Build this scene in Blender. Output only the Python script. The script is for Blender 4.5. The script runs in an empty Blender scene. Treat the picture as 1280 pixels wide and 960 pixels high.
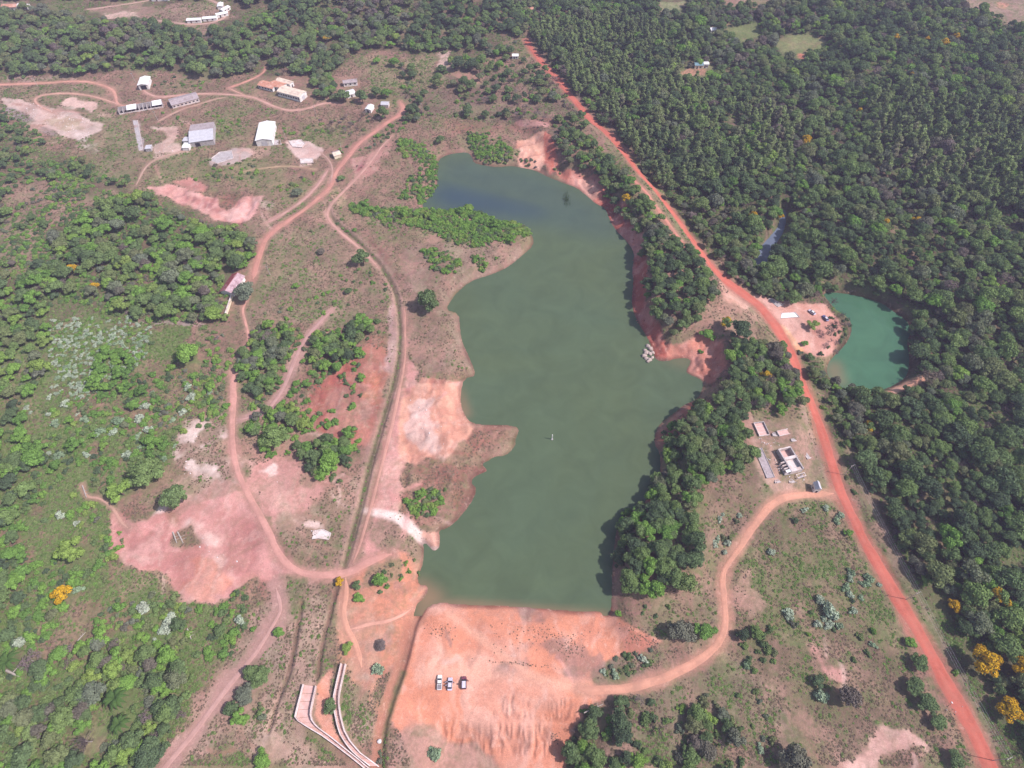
import bpy, math, random
import numpy as np
from mathutils import Vector, Matrix, Euler
random.seed(7)
rng = np.random.default_rng(11)
R_ = math.radians
scn = bpy.context.scene
COL = scn.collection

# ------------------------------------------------------------------ camera
CAM_H = 250.0
PITCH = R_(54.0)
FPX = 746.0                      # focal length in photo pixels (1280 wide)
cam_d = bpy.data.cameras.new('camera')
cam = bpy.data.objects.new('camera', cam_d)
COL.objects.link(cam)
cam.location = (0, 0, CAM_H)
cam.rotation_euler = (math.pi / 2 - PITCH, 0, 0)
cam_d.sensor_width = 36
cam_d.lens = 36 * FPX / 1280
cam_d.clip_start = 1
cam_d.clip_end = 30000
scn.camera = cam

# ------------------------------------------------------------------ sky and sun
SUN_EL = R_(50)
sd = Vector((1.0, -0.22, 0)).normalized()
world = bpy.data.worlds.new("World")
scn.world = world
world.use_nodes = True
wn = world.node_tree
bg = wn.nodes['Background']
sky = wn.nodes.new('ShaderNodeTexSky')
sky.sky_type = 'NISHITA'
sky.sun_disc = False
sky.sun_elevation = SUN_EL
sky.sun_rotation = math.atan2(sd.x, sd.y)
sky.air_density = 1.3
sky.dust_density = 2.0
wn.links.new(sky.outputs[0], bg.inputs[0])
bg.inputs[1].default_value = 0.13
sun_d = bpy.data.lights.new('sun', 'SUN')
sun_d.energy = 5.0
sun_d.angle = R_(0.5)
sun_d.color = (1.0, 0.91, 0.955)
sun = bpy.data.objects.new('sun', sun_d)
COL.objects.link(sun)
sun.location = (300, -60, 400)
sun.rotation_euler = (-Vector((sd.x * math.cos(SUN_EL), sd.y * math.cos(SUN_EL), math.sin(SUN_EL)))).to_track_quat('-Z', 'Y').to_euler()
scn.view_settings.view_transform = 'Standard'
scn.view_settings.look = 'None'
scn.view_settings.exposure = 0.12
scn.view_settings.gamma = 1.0
scn.render.engine = 'CYCLES'
HAZE = 0.00018
cy = scn.cycles
cy.max_bounces = 5
cy.diffuse_bounces = 2
cy.glossy_bounces = 2
cy.transmission_bounces = 2
cy.transparent_max_bounces = 4
cy.volume_bounces = 1
cy.use_denoising = True

# ------------------------------------------------------------------ helpers: photo pixel <-> ground
SP, CP = math.sin(PITCH), math.cos(PITCH)

def at_level(px, py, z):
    """world x, y of the point at height z that lies on the sight line of photo pixel (px, py)"""
    a = (np.asarray(px, float) - 640) / FPX
    b = (480 - np.asarray(py, float)) / FPX
    dx, dy, dz = a, CP + b * SP, -SP + b * CP
    dz = np.minimum(dz, -0.05)
    t = (z - CAM_H) / dz
    return t * dx, t * dy

def to_px(x, y, z):
    rz = z - CAM_H
    d = y * CP - rz * SP
    u = y * SP + rz * CP
    return 640 + FPX * x / d, 480 - FPX * u / d, FPX / d

# ------------------------------------------------------------------ raster map of the place (metres)
RS = 0.6
X0, Y0 = -640.0, -60.0
NX, NY = 2134, 1480
gx = X0 + RS * np.arange(NX)
gy = Y0 + RS * np.arange(NY)
_tab = np.random.default_rng(5).random((256, 256)).astype(np.float32)

def vn(x, y, s, seed=0):
    x = x / s + seed * 17.31; y = y / s + seed * 9.77
    xi = np.floor(x).astype(np.int32); yi = np.floor(y).astype(np.int32)
    fx = (x - xi).astype(np.float32); fy = (y - yi).astype(np.float32)
    fx = fx * fx * (3 - 2 * fx); fy = fy * fy * (3 - 2 * fy)
    x0 = xi & 255; x1 = (xi + 1) & 255; y0 = yi & 255; y1 = (yi + 1) & 255
    return (_tab[y0, x0] * (1 - fx) + _tab[y0, x1] * fx) * (1 - fy) + (_tab[y1, x0] * (1 - fx) + _tab[y1, x1] * fx) * fy

def fbm(x, y, s, seed=0, o=3):
    r = 0; a = 1; t = 0
    for i in range(o):
        r = r + a * vn(x, y, s, seed + 3 * i); t += a; a *= 0.5; s *= 0.47
    return r / t
GX, GY = np.meshgrid(gx.astype(np.float32), gy.astype(np.float32))
N_EDGE = fbm(GX, GY, 14, 1, 4) - 0.5       # ragged edges
N_BIG = fbm(GX, GY, 55, 2, 3)
N_MID = fbm(GX, GY, 9, 3, 3)

def blur(m, r):
    k = int(round(r / RS))
    if k < 1: return m
    for _ in range(2):
        for ax in (0, 1):
            p = np.pad(m, [(k + 1, k) if a == ax else (0, 0) for a in (0, 1)], mode='edge')
            c = np.cumsum(p, axis=ax, dtype=np.float64)
            n = m.shape[ax]; w = 2 * k + 1
            hi = np.take(c, np.arange(w, w + n), axis=ax); lo = np.take(c, np.arange(0, n), axis=ax)
            m = ((hi - lo) / w).astype(np.float32)
    return m

def window(xs, ys, pad):
    i0 = int(np.clip((min(xs) - pad - X0) / RS, 0, NX - 2)); i1 = int(np.clip((max(xs) + pad - X0) / RS + 2, i0 + 1, NX))
    j0 = int(np.clip((min(ys) - pad - Y0) / RS, 0, NY - 2)); j1 = int(np.clip((max(ys) + pad - Y0) / RS + 2, j0 + 1, NY))
    return slice(j0, j1), slice(i0, i1)

def poly_mask(xs, ys, w):
    """even-odd mask of a world polygon inside window w"""
    ny = w[0].stop - w[0].start; nx = w[1].stop - w[1].start
    T = np.zeros((ny, nx + 1), np.int32)
    ox = X0 + RS * w[1].start; oy = Y0 + RS * w[0].start
    n = len(xs)
    for i in range(n):
        xa, ya, xb, yb = xs[i], ys[i], xs[(i + 1) % n], ys[(i + 1) % n]
        if ya == yb: continue
        if ya > yb: xa, ya, xb, yb = xb, yb, xa, ya
        r0 = max(0, int(math.ceil((ya - oy) / RS))); r1 = min(ny, int(math.ceil((yb - oy) / RS)))
        if r1 <= r0: continue
        r = np.arange(r0, r1)
        xc = xa + (xb - xa) * ((oy + r * RS) - ya) / (yb - ya)
        k = np.clip(np.ceil((xc - ox) / RS), 0, nx).astype(int)
        np.add.at(T, (r, k), 1)
    return (np.cumsum(T, axis=1)[:, :nx] % 2).astype(np.float32)

def line_dist(xs, ys, w, closed=False):
    x = GX[w]; y = GY[w]
    d = np.full(x.shape, 1e9, np.float32)
    n = len(xs)
    for i in range(n if closed else n - 1):
        xa, ya, xb, yb = xs[i], ys[i], xs[(i + 1) % n], ys[(i + 1) % n]
        vx, vy = xb - xa, yb - ya
        L = vx * vx + vy * vy + 1e-9
        t = np.clip(((x - xa) * vx + (y - ya) * vy) / L, 0, 1)
        d = np.minimum(d, (x - xa - t * vx) ** 2 + (y - ya - t * vy) ** 2)
    return np.sqrt(d)

def smooth(t):
    t = np.clip(t, 0, 1)
    return t * t * (3 - 2 * t)

def chaikin(pts, n=2, closed=False):
    p = np.array(pts, float)
    for _ in range(n):
        q = np.roll(p, -1, axis=0)
        a = 0.75 * p + 0.25 * q; b = 0.25 * p + 0.75 * q
        m = np.empty((2 * len(p), 2)); m[0::2] = a; m[1::2] = b
        p = m if closed else np.vstack([p[:1], m[:-2], p[-1:]])
    return p

# ------------------------------------------------------------------ what the photograph shows, traced
WATER_Z, POND_Z, RIVER_Z = -4.0, -6.0, -6.0
LAKE = [(546,205),(552,196),(566,192),(584,190),(590,196),(592,204),(606,207),(622,209),(640,207),(652,210),(667,212),(680,219),(692,224),(707,230),(720,234),(735,246),(745,255),(757,260),(762,275),(770,288),(782,300),(791,312),(793,322),(790,337),(792,352),(790,370),(790,385),(797,402),(805,415),(812,427),(816,440),(820,450),(832,452),(845,448),(860,447),(864,453),(857,464),(861,468),(872,472),(880,478),(877,490),(870,500),(855,506),(842,517),(828,527),(820,537),(817,555),(825,565),(826,582),(824,600),(810,614),(805,632),(785,642),(772,655),(768,680),(766,700),(765,725),(765,745),(763,768),(755,771),(749,763),(730,765),(692,762),(630,757),(575,756),(552,753),(537,757),(528,766),(521,768),(526,752),(534,742),(535,732),(523,731),(522,720),(529,705),(530,690),(529,677),(535,682),(542,689),(549,686),(550,675),(549,662),(557,662),(570,652),(587,632),(597,612),(587,601),(600,592),(610,589),(602,580),(610,576),(620,570),(632,570),(645,557),(644,550),(650,535),(635,531),(620,531),(607,531),(590,529),(582,521),(576,507),(576,490),(580,473),(596,470),(589,452),(582,437),(577,425),(575,410),(574,392),(557,387),(563,377),(570,367),(587,352),(605,346),(620,341),(635,334),(652,320),(667,307),(666,295),(655,283),(640,280),(620,276),(600,266),(575,262),(550,264),(538,262),(525,257),(537,247),(547,232),(546,220)]
POND = [(1025,365),(1054,366),(1078,371),(1102,378),(1115,388),(1134,400),(1140,415),(1133,426),(1137,447),(1135,471),(1115,483),(1099,489),(1078,492),(1059,488),(1043,480),(1033,468),(1034,455),(1043,444),(1057,431),(1065,415),(1063,399),(1048,391),(1040,382)]
RIVER = [(940,332),(948,338),(958,336),(964,314),(974,300),(982,285),(984,262),(976,262),(974,280),(966,292),(952,306),(944,318)]
CREEK = [(526,758),(522,768),(515,780),(512,795),(508,810),(504,825),(499,842),(492,860),(486,877),(480,895),(477,910),(475,927),(474,945),(474,975)]
CANAL = [(409,255),(410,265),(417,276),(430,287),(445,300),(460,315),(473,329),(485,347),(493,362),(497,378),(501,405),(500,440),(495,470),(485,505),(472,548),(460,590),(450,635),(440,672),(430,712)]
CANAL_LOW = [(424,728),(420,740),(415,756),(412,772),(407,788),(403,805),(400,825),(397,845)]
GULLY = [(377,752),(375,770),(371,790),(369,805),(365,825),(360,845),(352,863),(345,880),(340,900),(335,915)]
lake_w = np.array(at_level(*np.array(LAKE).T, WATER_Z)).T
lake_w = chaikin(lake_w, 1, True)
pond_w = chaikin(np.array(at_level(*np.array(POND).T, POND_Z)).T, 2, True)
river_w = chaikin(np.array(at_level(*np.array(RIVER).T, RIVER_Z)).T, 2, True)

def wpoly(pts, z=0.0):
    p = np.array(pts, float)
    x, y = at_level(p[:, 0], p[:, 1], z)
    return x, y

# height of the land
H0 = (fbm(GX, GY, 90, 6, 2) - 0.5) * 2.4 + (N_BIG - 0.5) * 1.2
CALM = np.ones((NY, NX), np.float32)                    # where small bumps belong

def lift(pts, dh, r):
    x, y = wpoly(pts)
    w = window(x, y, r * 3)
    H0[w] += dh * blur(poly_mask(x, y, w), r)
EASTBANK = [(640,150),(668,165),(690,196),(712,210),(742,216),(766,236),(782,262),(798,288),(808,312),(806,345),(806,375),(812,395),(824,412),(832,420),(880,415),(900,440),(905,465),(893,485),(880,510),(862,524),(850,545),(848,575),(845,600),(835,625),(812,645),(790,660),(780,690),(778,730),(800,745),(870,740),(900,640),(1000,600),(1010,520),(970,430),(900,360),(850,290),(790,210),(740,160),(700,140)]
lift(EASTBANK, 5.5, 3)
lift([(806,345),(806,375),(812,395),(824,412),(850,420),(900,380),(850,290),(790,210),(770,236),(790,270),(806,312)], 2.0, 4)
lift([(1400,-60),(1400,400),(1200,330),(1100,200),(1000,100),(1000,-60)], 7, 40)
lift([(-100,-60),(-100,90),(220,80),(400,40),(620,20),(700,-60)], 9, 22)
lift([(900,350),(1010,370),(1180,380),(1200,500),(1050,500),(1010,480),(960,400)], -2.0, 10)
lift([(480,870),(760,880),(760,899),(480,893)], -1.6, 1.5)
lift([(470,893),(760,899),(730,1040),(440,1040)], -2.0, 3)
lift([(548,905),(670,910),(730,915),(730,1040),(520,1040)], -3.4, 4)
H = H0.astype(np.float32)
BED = np.zeros((NY, NX), np.float32)
for poly, lvl, wid in ((lake_w, WATER_Z, 9.0), (pond_w, POND_Z, 6.0), (river_w, RIVER_Z, 6.0)):
    w = window(poly[:, 0], poly[:, 1], 42)
    ins = poly_mask(poly[:, 0], poly[:, 1], w)
    d = line_dist(poly[:, 0], poly[:, 1], w, True)
    if lvl == WATER_Z:
        ex, ey = wpoly([(640,150),(650,180),(600,200),(700,400),(760,560),(740,780),(1000,760),(1000,150)], 0)
        east = blur(poly_mask(ex, ey, w), 6)
        wl = 13 + (8.0 - 13) * east
        # dam face is long and even
    else:
        wl = wid
    out = lvl + 0.15 + (H[w] - lvl - 0.15) * smooth(d / wl) ** 0.62
    Hn = np.where(ins > 0.5, lvl - 0.15 - np.minimum(d * 0.35, 4.0), out)
    H[w] = np.where((d < wl) | (ins > 0.5), Hn, H[w])
    BED[w] = np.maximum(BED[w], ins)
SHORE = {}

def groove(pts, width, depth, base=None):
    """a ditch cut into the ground along a traced line"""
    p = chaikin(pts, 2)
    x, y = ground(p[:, 0], p[:, 1])[:2]
    w = window(x, y, width * 2 + 2)
    d = line_dist(x, y, w)
    H[w] -= depth * (1 - smooth((d - width * 0.25) / (width * 0.5)))
    return x, y

def bil(A, x, y):
    fx = np.clip((np.asarray(x) - X0) / RS, 0, NX - 1.001); fy = np.clip((np.asarray(y) - Y0) / RS, 0, NY - 1.001)
    i = fx.astype(int); j = fy.astype(int); fx = fx - i; fy = fy - j
    if A.ndim == 3: fx = fx[..., None]; fy = fy[..., None]
    return (A[j, i] * (1 - fx) + A[j, i + 1] * fx) * (1 - fy) + (A[j + 1, i] * (1 - fx) + A[j + 1, i + 1] * fx) * fy

def hz(x, y):
    r = bil(H, x, y)
    return float(r) if np.ndim(r) == 0 else r

def ground(px, py, up=0.0):
    """world point on the ground (or `up` metres above it) seen at photo pixel (px, py)"""
    z = np.zeros(np.shape(px))
    for _ in range(7):
        x, y = at_level(px, py, z + up)
        z = 0.5 * z + 0.5 * bil(H, x, y)
    return x, y, z
def gullied(pts, amp, s, seed):
    x, y, _ = ground(*np.array(pts, float).T); w = window(x, y, 5)
    m = blur(poly_mask(x, y, w), 1.5) * (BED[w] < .5)
    r = 1 - np.abs(fbm(GX[w], GY[w], s, seed, 4) - .5) * 5
    cutm = m * np.clip(r, 0, 1)
    H[w] = np.maximum(H[w] - amp * cutm, np.minimum(H[w], WATER_Z + .3)); return w, cutm
GUL = [gullied([(757,240),(790,262),(808,300),(810,345),(810,385),(828,415),(836,450),(816,450),(788,420),(780,380),(780,320),(762,290),(745,255)], 1.6, 9, 71),
       gullied([(690,205),(745,212),(765,235),(775,262),(768,278),(735,250),(700,232)], 2.4, 11, 72),
       gullied([(640,172),(672,168),(700,175),(700,225),(650,210)], 1.6, 12, 73),
       gullied([(820,428),(900,420),(912,455),(893,482),(856,466)], 2.0, 9, 74),
       gullied([(500,475),(582,468),(586,522),(650,530),(645,560),(600,615),(560,662),(500,655)], 1.3, 14, 75),
       gullied([(378,460),(450,440),(480,470),(440,550),(380,535)], .9, 10, 76),
       gullied([(190,232),(250,236),(325,246),(300,282),(230,258)], 1.6, 12, 77),
       gullied([(126,640),(230,630),(320,650),(350,745),(262,760),(160,700)], .5, 16, 78)]
groove(CREEK, 3.5, 1.2)
groove(CANAL, 2.8, 1.1)
groove(CANAL_LOW, 1.6, 0.9)
groove(GULLY, 1.5, 1.0)
# erosion rills on the dam's downstream faces
def rills(pts, s, depth, seed):
    x, y, _ = ground(*np.array(pts, float).T)
    w = window(x, y, 4)
    m = blur(poly_mask(x, y, w), 0.8)
    wob = fbm(GX[w], GY[w], 3.0, 30 + seed, 2) * 2.2
    n = np.abs(vn(GX[w] + wob, GY[w] * 0.12, s, seed) - 0.5) * 2
    n2 = vn(GX[w], GY[w], 9, seed + 1)
    cut = np.clip(1 - n * 2.6, 0, 1) * np.clip(n2 * 2.4 - 0.2, 0.2, 1)
    H[w] -= depth * m * cut
    return w, m * cut
RILL = [rills([(604,868),(660,870),(735,875),(738,900),(700,902),(604,894)], 1.2, 0.7, 41),
        rills([(552,898),(600,902),(660,907),(690,910),(690,945),(640,942),(590,940),(552,925)], 1.5, 0.85, 45)]

# ------------------------------------------------------------------ colour of the ground (base colours, crease shade painted into the rills)
def C3(*c): return np.array(c, np.float32)
DRY = C3(.280, .156, .120); DRY2 = C3(.215, .130, .092); GRN = C3(.135, .190, .060); GRN2 = C3(.19, .23, .10)
CLAY = C3(.63, .255, .155); CLAYL = C3(.68, .36, .25); PINK = C3(.56, .275, .24); PALE = C3(.66, .45, .38); WHITEP = C3(.78, .64, .57)
REDC = C3(.44, .125, .085); REDD = C3(.27, .105, .08); ROADR = C3(.44, .112, .075); TRACK = C3(.58, .30, .22); GREYP = C3(.36, .27, .27)
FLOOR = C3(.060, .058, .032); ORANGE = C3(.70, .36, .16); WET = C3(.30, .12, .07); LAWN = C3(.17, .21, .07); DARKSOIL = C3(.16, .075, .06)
ALB = np.empty((NY, NX, 3), np.float32)
ALB[:] = DRY
t = smooth((N_MID - 0.42) * 5)[..., None] * 0.5
ALB = ALB * (1 - t) + DRY2 * t
t = smooth((N_BIG - 0.52) * 7)[..., None] * 0.45
ALB = ALB * (1 - t) + GRN * t
COVER = np.full((NY, NX), 0.75, np.float32)       # how much grass and litter speckles the soil
SMOOTHG = np.zeros((NY, NX), np.float32)          # bare, driven or washed: no small bumps

WARP_A = fbm(GX, GY, 17, 61, 5) - .5; WARP_B = fbm(GX, GY, 17, 67, 5) - .5

def paint(pts, col, amt=1.0, r=2.5, rag=1.0, cover=None, flat=None, world=False):
    x, y = (np.array(pts).T if world else ground(*np.array(pts, float).T)[:2])
    w = window(x, y, r * 3 + 9)
    m = blur(poly_mask(x, y, w), r * .6)
    A = min(2.2 + r * 2.2, 12) * rag * 2.2 / RS           # the edge wanders
    ny, nx = m.shape
    jj = np.clip(np.arange(ny)[:, None] + (WARP_A[w] * A), 0, ny - 1).astype(np.int32)
    ii = np.clip(np.arange(nx)[None, :] + (WARP_B[w] * A), 0, nx - 1).astype(np.int32)
    m = m[jj, ii]
    m = smooth((m - 0.5 + N_EDGE[w] * rag) * 1.8 + 0.5) * amt
    ALB[w] = ALB[w] * (1 - m[..., None]) + col * m[..., None]
    if cover is not None: COVER[w] = COVER[w] * (1 - m) + cover * m
    if flat is not None: SMOOTHG[w] = np.maximum(SMOOTHG[w], flat * m)

def stroke(pts, width, col, amt=1.0, rag=0.8, cover=0.1, soft=1.0, flat=1.0):
    p = chaikin(pts, 2)
    x, y, _ = ground(p[:, 0], p[:, 1])
    w = window(x, y, width + 6)
    d = line_dist(x, y, w) + N_EDGE[w] * rag * 3
    m = (1 - smooth((d - width / 2 + soft) / (2 * soft))) * amt
    ALB[w] = ALB[w] * (1 - m[..., None]) + col * m[..., None]
    COVER[w] = COVER[w] * (1 - m) + cover * m
    SMOOTHG[w] = np.maximum(SMOOTHG[w], flat * m)

# large covers
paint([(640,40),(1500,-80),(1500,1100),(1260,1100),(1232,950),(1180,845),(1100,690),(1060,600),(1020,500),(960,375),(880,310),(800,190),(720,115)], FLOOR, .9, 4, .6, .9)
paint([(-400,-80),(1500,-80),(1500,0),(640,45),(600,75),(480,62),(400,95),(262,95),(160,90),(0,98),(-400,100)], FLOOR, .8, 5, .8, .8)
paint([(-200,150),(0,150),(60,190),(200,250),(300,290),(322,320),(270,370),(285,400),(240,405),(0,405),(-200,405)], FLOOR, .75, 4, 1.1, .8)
paint([(-200,400),(240,405),(260,470),(230,540),(190,600),(130,640),(150,690),(230,755),(300,765),(325,790),(300,820),(260,850),(190,960),(170,1050),(-200,1050)], GRN, .9, 4, .9, .9)
paint([(0,400),(150,390),(190,430),(180,480),(120,500),(60,520),(0,510)], GRN2, .6, 5, 1.2)
for q in ([(150,440),(200,425),(255,470),(240,530),(190,560),(150,520)], [(60,480),(130,455),(150,500),(80,535)], [(20,700),(70,720),(60,760),(20,740)], [(60,750),(130,770),(160,800),(90,830),(50,800)], [(140,765),(160,760),(150,800)], [(95,570),(140,560),(135,590),(100,595)], [(15,650),(45,655),(40,690),(20,690)]):
    paint(q, C3(.26,.165,.105), .8, 4, 1.8, .8)
paint([(900,640),(985,630),(1040,625),(1100,740),(1180,880),(1200,960),(1060,960),(860,850),(905,800),(915,720)], C3(.185,.130,.085), .9, 5, 1.0, .9)
paint([(940,700),(1080,660),(1110,720),(1150,800),(1060,800),(1000,830),(950,780)], GRN, .3, 6, 1.3)
paint([(880,590),(945,560),(1040,610),(980,625),(940,660),(900,700),(870,700)], C3(.20,.125,.095), .8, 4, 1)
paint([(780,870),(900,820),(960,850),(1000,960),(700,960)], C3(.19,.15,.10), .8, 4, 1)
paint([(560,75),(720,90),(750,150),(700,170),(540,150),(500,115)], C3(.17,.11,.09), .85, 5, 1.1)
paint([(440,70),(540,75),(560,110),(480,115)], C3(.24,.20,.11), .8, 4, 1)
paint([(540,148),(690,150),(690,162),(560,165)], REDD, .55, 2, .9)
paint([(640,152),(685,155),(684,161),(650,160)], PINK, .8, 1, .6, .2)
paint([(0,108),(130,105),(140,130),(150,150),(190,190),(170,230),(120,220),(100,180),(60,150),(0,125)], C3(.20,.165,.095), .85, 3, .9)
paint([(330,300),(420,285),(470,330),(490,380),(430,400),(380,410),(330,430),(310,410),(325,350)], C3(.235,.165,.115), .8, 4, .9)
paint([(500,310),(560,300),(650,300),(640,330),(580,350),(550,385),(575,400),(590,460),(520,470),(510,420),(500,360)], C3(.24,.15,.115), .9, 3, .7, .5)
paint([(-400,1000),(1700,1010),(1700,1180),(-400,1180)], C3(.19,.15,.09), .8, 6, 1.2)
# bare ground, left bank and quarries
paint([(505,400),(515,470),(510,500),(512,560),(500,620),(490,660),(470,700),(440,706),(452,650),(468,590),(485,530),(500,480)], PINK, .9, 3, .9, .25, .7)
paint([(498,500),(520,476),(560,468),(580,474),(578,500),(584,520),(606,534),(600,548),(578,562),(566,580),(540,572),(525,590),(500,580)], CLAYL, 1, 2, .7, .15, .8)
paint([(505,515),(530,500),(550,520),(560,560),(548,572),(530,560)], WHITEP, .7, 3, 1.2, .05)
paint([(510,478),(575,471),(577,476),(520,484)], REDD, .6, 1, .8)
paint([(530,575),(600,540),(650,530),(645,560),(602,580),(600,612),(560,660),(500,660),(495,620)], C3(.27,.16,.115), .9, 2.5, .9, .6)
paint([(590,528),(650,533),(646,558),(612,574),(600,560)], C3(.33,.17,.125), .8, 2, .9, .5)
paint([(418,455),(450,436),(480,432),(488,470),(470,540),(452,560),(420,560),(385,540),(370,510),(400,490)], C3(.42,.155,.115), .85, 3, 1, .3, .4)
paint([(375,500),(410,480),(430,500),(425,530),(395,535)], REDD, .9, 2.5, 1.2, .3)
paint([(400,470),(440,455),(450,490),(435,545),(400,540),(378,505)], C3(.31,.085,.07), .75, 3, 2.2, .35)
paint([(450,470),(478,465),(470,500),(455,495)], CLAY, .7, 3, 1.2)
paint([(484,372),(497,390),(498,440),(490,470),(478,460),(486,420)], C3(.42,.27,.25), .8, 2, 1, .3)
paint([(320,525),(400,540),(440,560),(462,575),(450,620),(430,660),(400,700),(360,705),(330,650),(300,600),(294,540)], C3(.40,.22,.17), .85, 4, 1.2, .45)
paint([(300,590),(350,575),(420,600),(415,650),(370,680),(335,660)], PINK, .7, 4, 1.3, .3, .4)
paint([(350,650),(400,632),(440,610),(452,640),(430,705),(380,710),(350,690)], C3(.25,.18,.12), .75, 3, 1.1)
paint([(126,640),(150,640),(185,648),(230,630),(270,600),(300,615),(320,650),(345,690),(370,725),(350,745),(300,728),(285,745),(262,758),(240,752),(215,735),(185,722),(160,700),(145,672)], PINK, 1, 2.5, .8, .2, .6)
paint([(215,715),(262,700),(285,720),(275,745),(262,757),(240,745)], CLAY, .6, 3, 1)
paint([(205,600),(260,590),(290,560),(296,600),(280,620),(240,640),(205,650),(190,630)], C3(.36,.22,.17), .7, 3, 1.1, .4)
paint([(230,535),(290,520),(292,600),(225,600),(215,570)], C3(.33,.215,.165), .8, 4, 1.2, .4)
for c, r in (((240,549),8),((235,585),12),((155*1.0,-999),0),((340,595),10),((400,671),12),((250,675),14),((262,700),16),((193,645),7)):
    if r: paint([(c[0]+r*math.cos(a),c[1]+r*.8*math.sin(a)) for a in np.arange(0,6.28,.7)], WHITEP if r < 13 else PALE, .75, 1.5, 1.8, .05)
paint([(200,640),(215,640),(218,655),(205,660)], C3(.22,.19,.11), .5, 1.5, 1)
paint([(212,672),(240,662),(244,680),(226,692),(210,688)], C3(.24,.20,.12), .9, 1.5, .8, .8)
paint([(290,800),(345,740),(400,730),(425,740),(410,800),(396,850),(380,960),(210,960),(260,870)], C3(.38,.24,.19), .85, 4, 1.1, .5)
paint([(340,728),(395,722),(388,745),(370,762),(345,755)], C3(.20,.16,.095), .9, 2, .9, .9)
paint([(290,820),(335,790),(350,800),(345,850),(300,900),(275,880)], C3(.26,.20,.15), .7, 3, 1)
paint([(350,905),(375,912),(400,925),(440,960),(330,960),(300,940)], C3(.42,.26,.20), .8, 4, 1.1, .4)
paint([(438,706),(475,694),(520,700),(528,730),(520,735),(532,745),(522,758),(505,790),(500,830),(480,880),(450,880),(432,830),(425,760)], CLAY, .8, 3, .9, .3, .6)
paint([(455,640),(495,640),(525,675),(528,700),(500,695),(470,690),(450,670)], C3(.30,.19,.14), .8, 3, 1, .6)
paint([(455,705),(500,700),(515,715),(510,735),(480,740),(452,735)], C3(.24,.19,.12), .7, 2.5, 1, .8)
paint([(428,840),(450,850),(480,862),(470,900),(455,935),(435,905),(425,880)], C3(.29,.21,.15), .85, 3, .9, .8)
paint([(458,795),(480,797),(484,812),(468,818)], C3(.36,.22,.18), .6, 2, 1.8)
paint([(450,835),(490,840),(488,860),(462,855)], C3(.33,.25,.20), .8, 2, 1.6)
paint([(398,856),(425,838),(417,868),(414,885),(420,905),(436,935),(424,928),(400,908),(391,895),(393,875)], CLAY, .95, 1.2, .8, .1, .5)
# gulley to the lake
stroke([(452,637),(475,642),(495,646),(510,655),(522,668),(535,680),(545,686)], 3.5, WHITEP, .9, 1)
paint([(524,664),(548,664),(549,684),(540,687),(530,676)], CLAYL, .95, 1, .5, .0, 1)
# the dam
paint([(522,757),(552,752),(630,756),(692,762),(755,770),(775,775),(800,790),(828,795),(824,805),(775,815),(740,832),(738,862),(760,870),(742,882),(722,905),(712,935),(700,990),(520,990),(505,930),(490,905),(496,880),(505,840),(512,800)], CLAY, 1, 1.5, .5, .06, .9)
paint([(530,815),(600,805),(640,845),(610,850),(590,848),(540,850)], CLAYL, .7, 3, 1, .02)
paint([(500,905),(550,905),(590,945),(620,990),(480,990),(482,930)], C3(.42,.25,.20), .85, 3, .9, .5)
paint([(762,776),(800,790),(828,796),(822,806),(790,812),(770,800)], C3(.40,.15,.11), .75, 2, 1, .4)
paint([(735,832),(780,815),(830,815),(812,845),(770,862),(737,856)], C3(.22,.165,.12), .85, 1.5, .7, .9)
paint([(530,752),(690,760),(755,769),(752,775),(690,767),(580,759),(530,762)], C3(.50,.20,.13), .8, .8, .4, 0, 1)
paint([(785,770),(860,740),(900,700),(905,780),(870,820),(830,800),(800,790)], C3(.24,.175,.115), .8, 3, .8, .7)
for q in ([(536,778),(556,776),(562,800),(545,800)], [(690,792),(728,790),(730,820),(705,825),(690,808)], [(630,780),(660,778),(670,790),(640,792)], [(600,825),(640,828),(660,835),(610,830)]):
    paint(q, C3(.30,.17,.14), .75, 2, 2.6, .3)
# right bank
paint([(640,178),(668,172),(690,175),(688,200),(672,212),(650,206)], CLAYL, 1, 2, .9, .05, .6)
paint([(676,165),(692,172),(700,212),(688,222),(678,205)], REDC, 1, 1.5, .7, .05)
paint([(690,212),(745,215),(762,235),(772,258),(768,275),(750,262),(735,250),(705,232)], C3(.50,.17,.12), .95, 1.5, .7, .1)
paint([(722,222),(738,220),(750,240),(740,250),(728,245)], CLAYL, .8, 1.5, .9)
paint([(757,240),(790,262),(806,300),(808,345),(808,385),(826,415),(834,450),(816,450),(790,420),(780,380),(780,320),(762,290),(750,262)], C3(.40,.105,.075), 1, 1, .35, .08)
paint([(820,430),(845,432),(880,420),(900,430),(905,455),(893,478),(872,474),(856,462),(866,450),(835,453)], C3(.60,.24,.17), .95, 1.5, .6, .1)
paint([(845,415),(870,400),(890,372),(930,360),(960,385),(940,420),(900,425),(870,425)], C3(.34,.20,.145), .85, 2.5, .9, .5)
paint([(893,350),(925,365),(945,385),(930,390),(900,375)], C3(.50,.27,.20), .8, 2, .9, .2)
paint([(852,504),(880,500),(886,512),(850,545),(828,562),(816,555),(830,530)], REDC, .8, 2, .8, .3)
paint([(818,558),(832,560),(830,610),(800,650),(762,760),(775,775),(760,775)], REDC, .6, 1.5, .8, .4)
paint([(945,370),(985,378),(1030,380),(1048,400),(1056,420),(1040,440),(1020,445),(1000,440),(985,425),(960,395)], C3(.56,.28,.21), 1, 1.5, .6, .1, .5)
paint([(973,404),(985,412),(1005,440),(998,442),(982,424)], ORANGE, .95, 1, .4, 0, .6)
paint([(1012,395),(1040,400),(1060,410),(1056,430),(1030,450),(1010,440)], C3(.42,.20,.155), .6, 2, 1)
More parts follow.
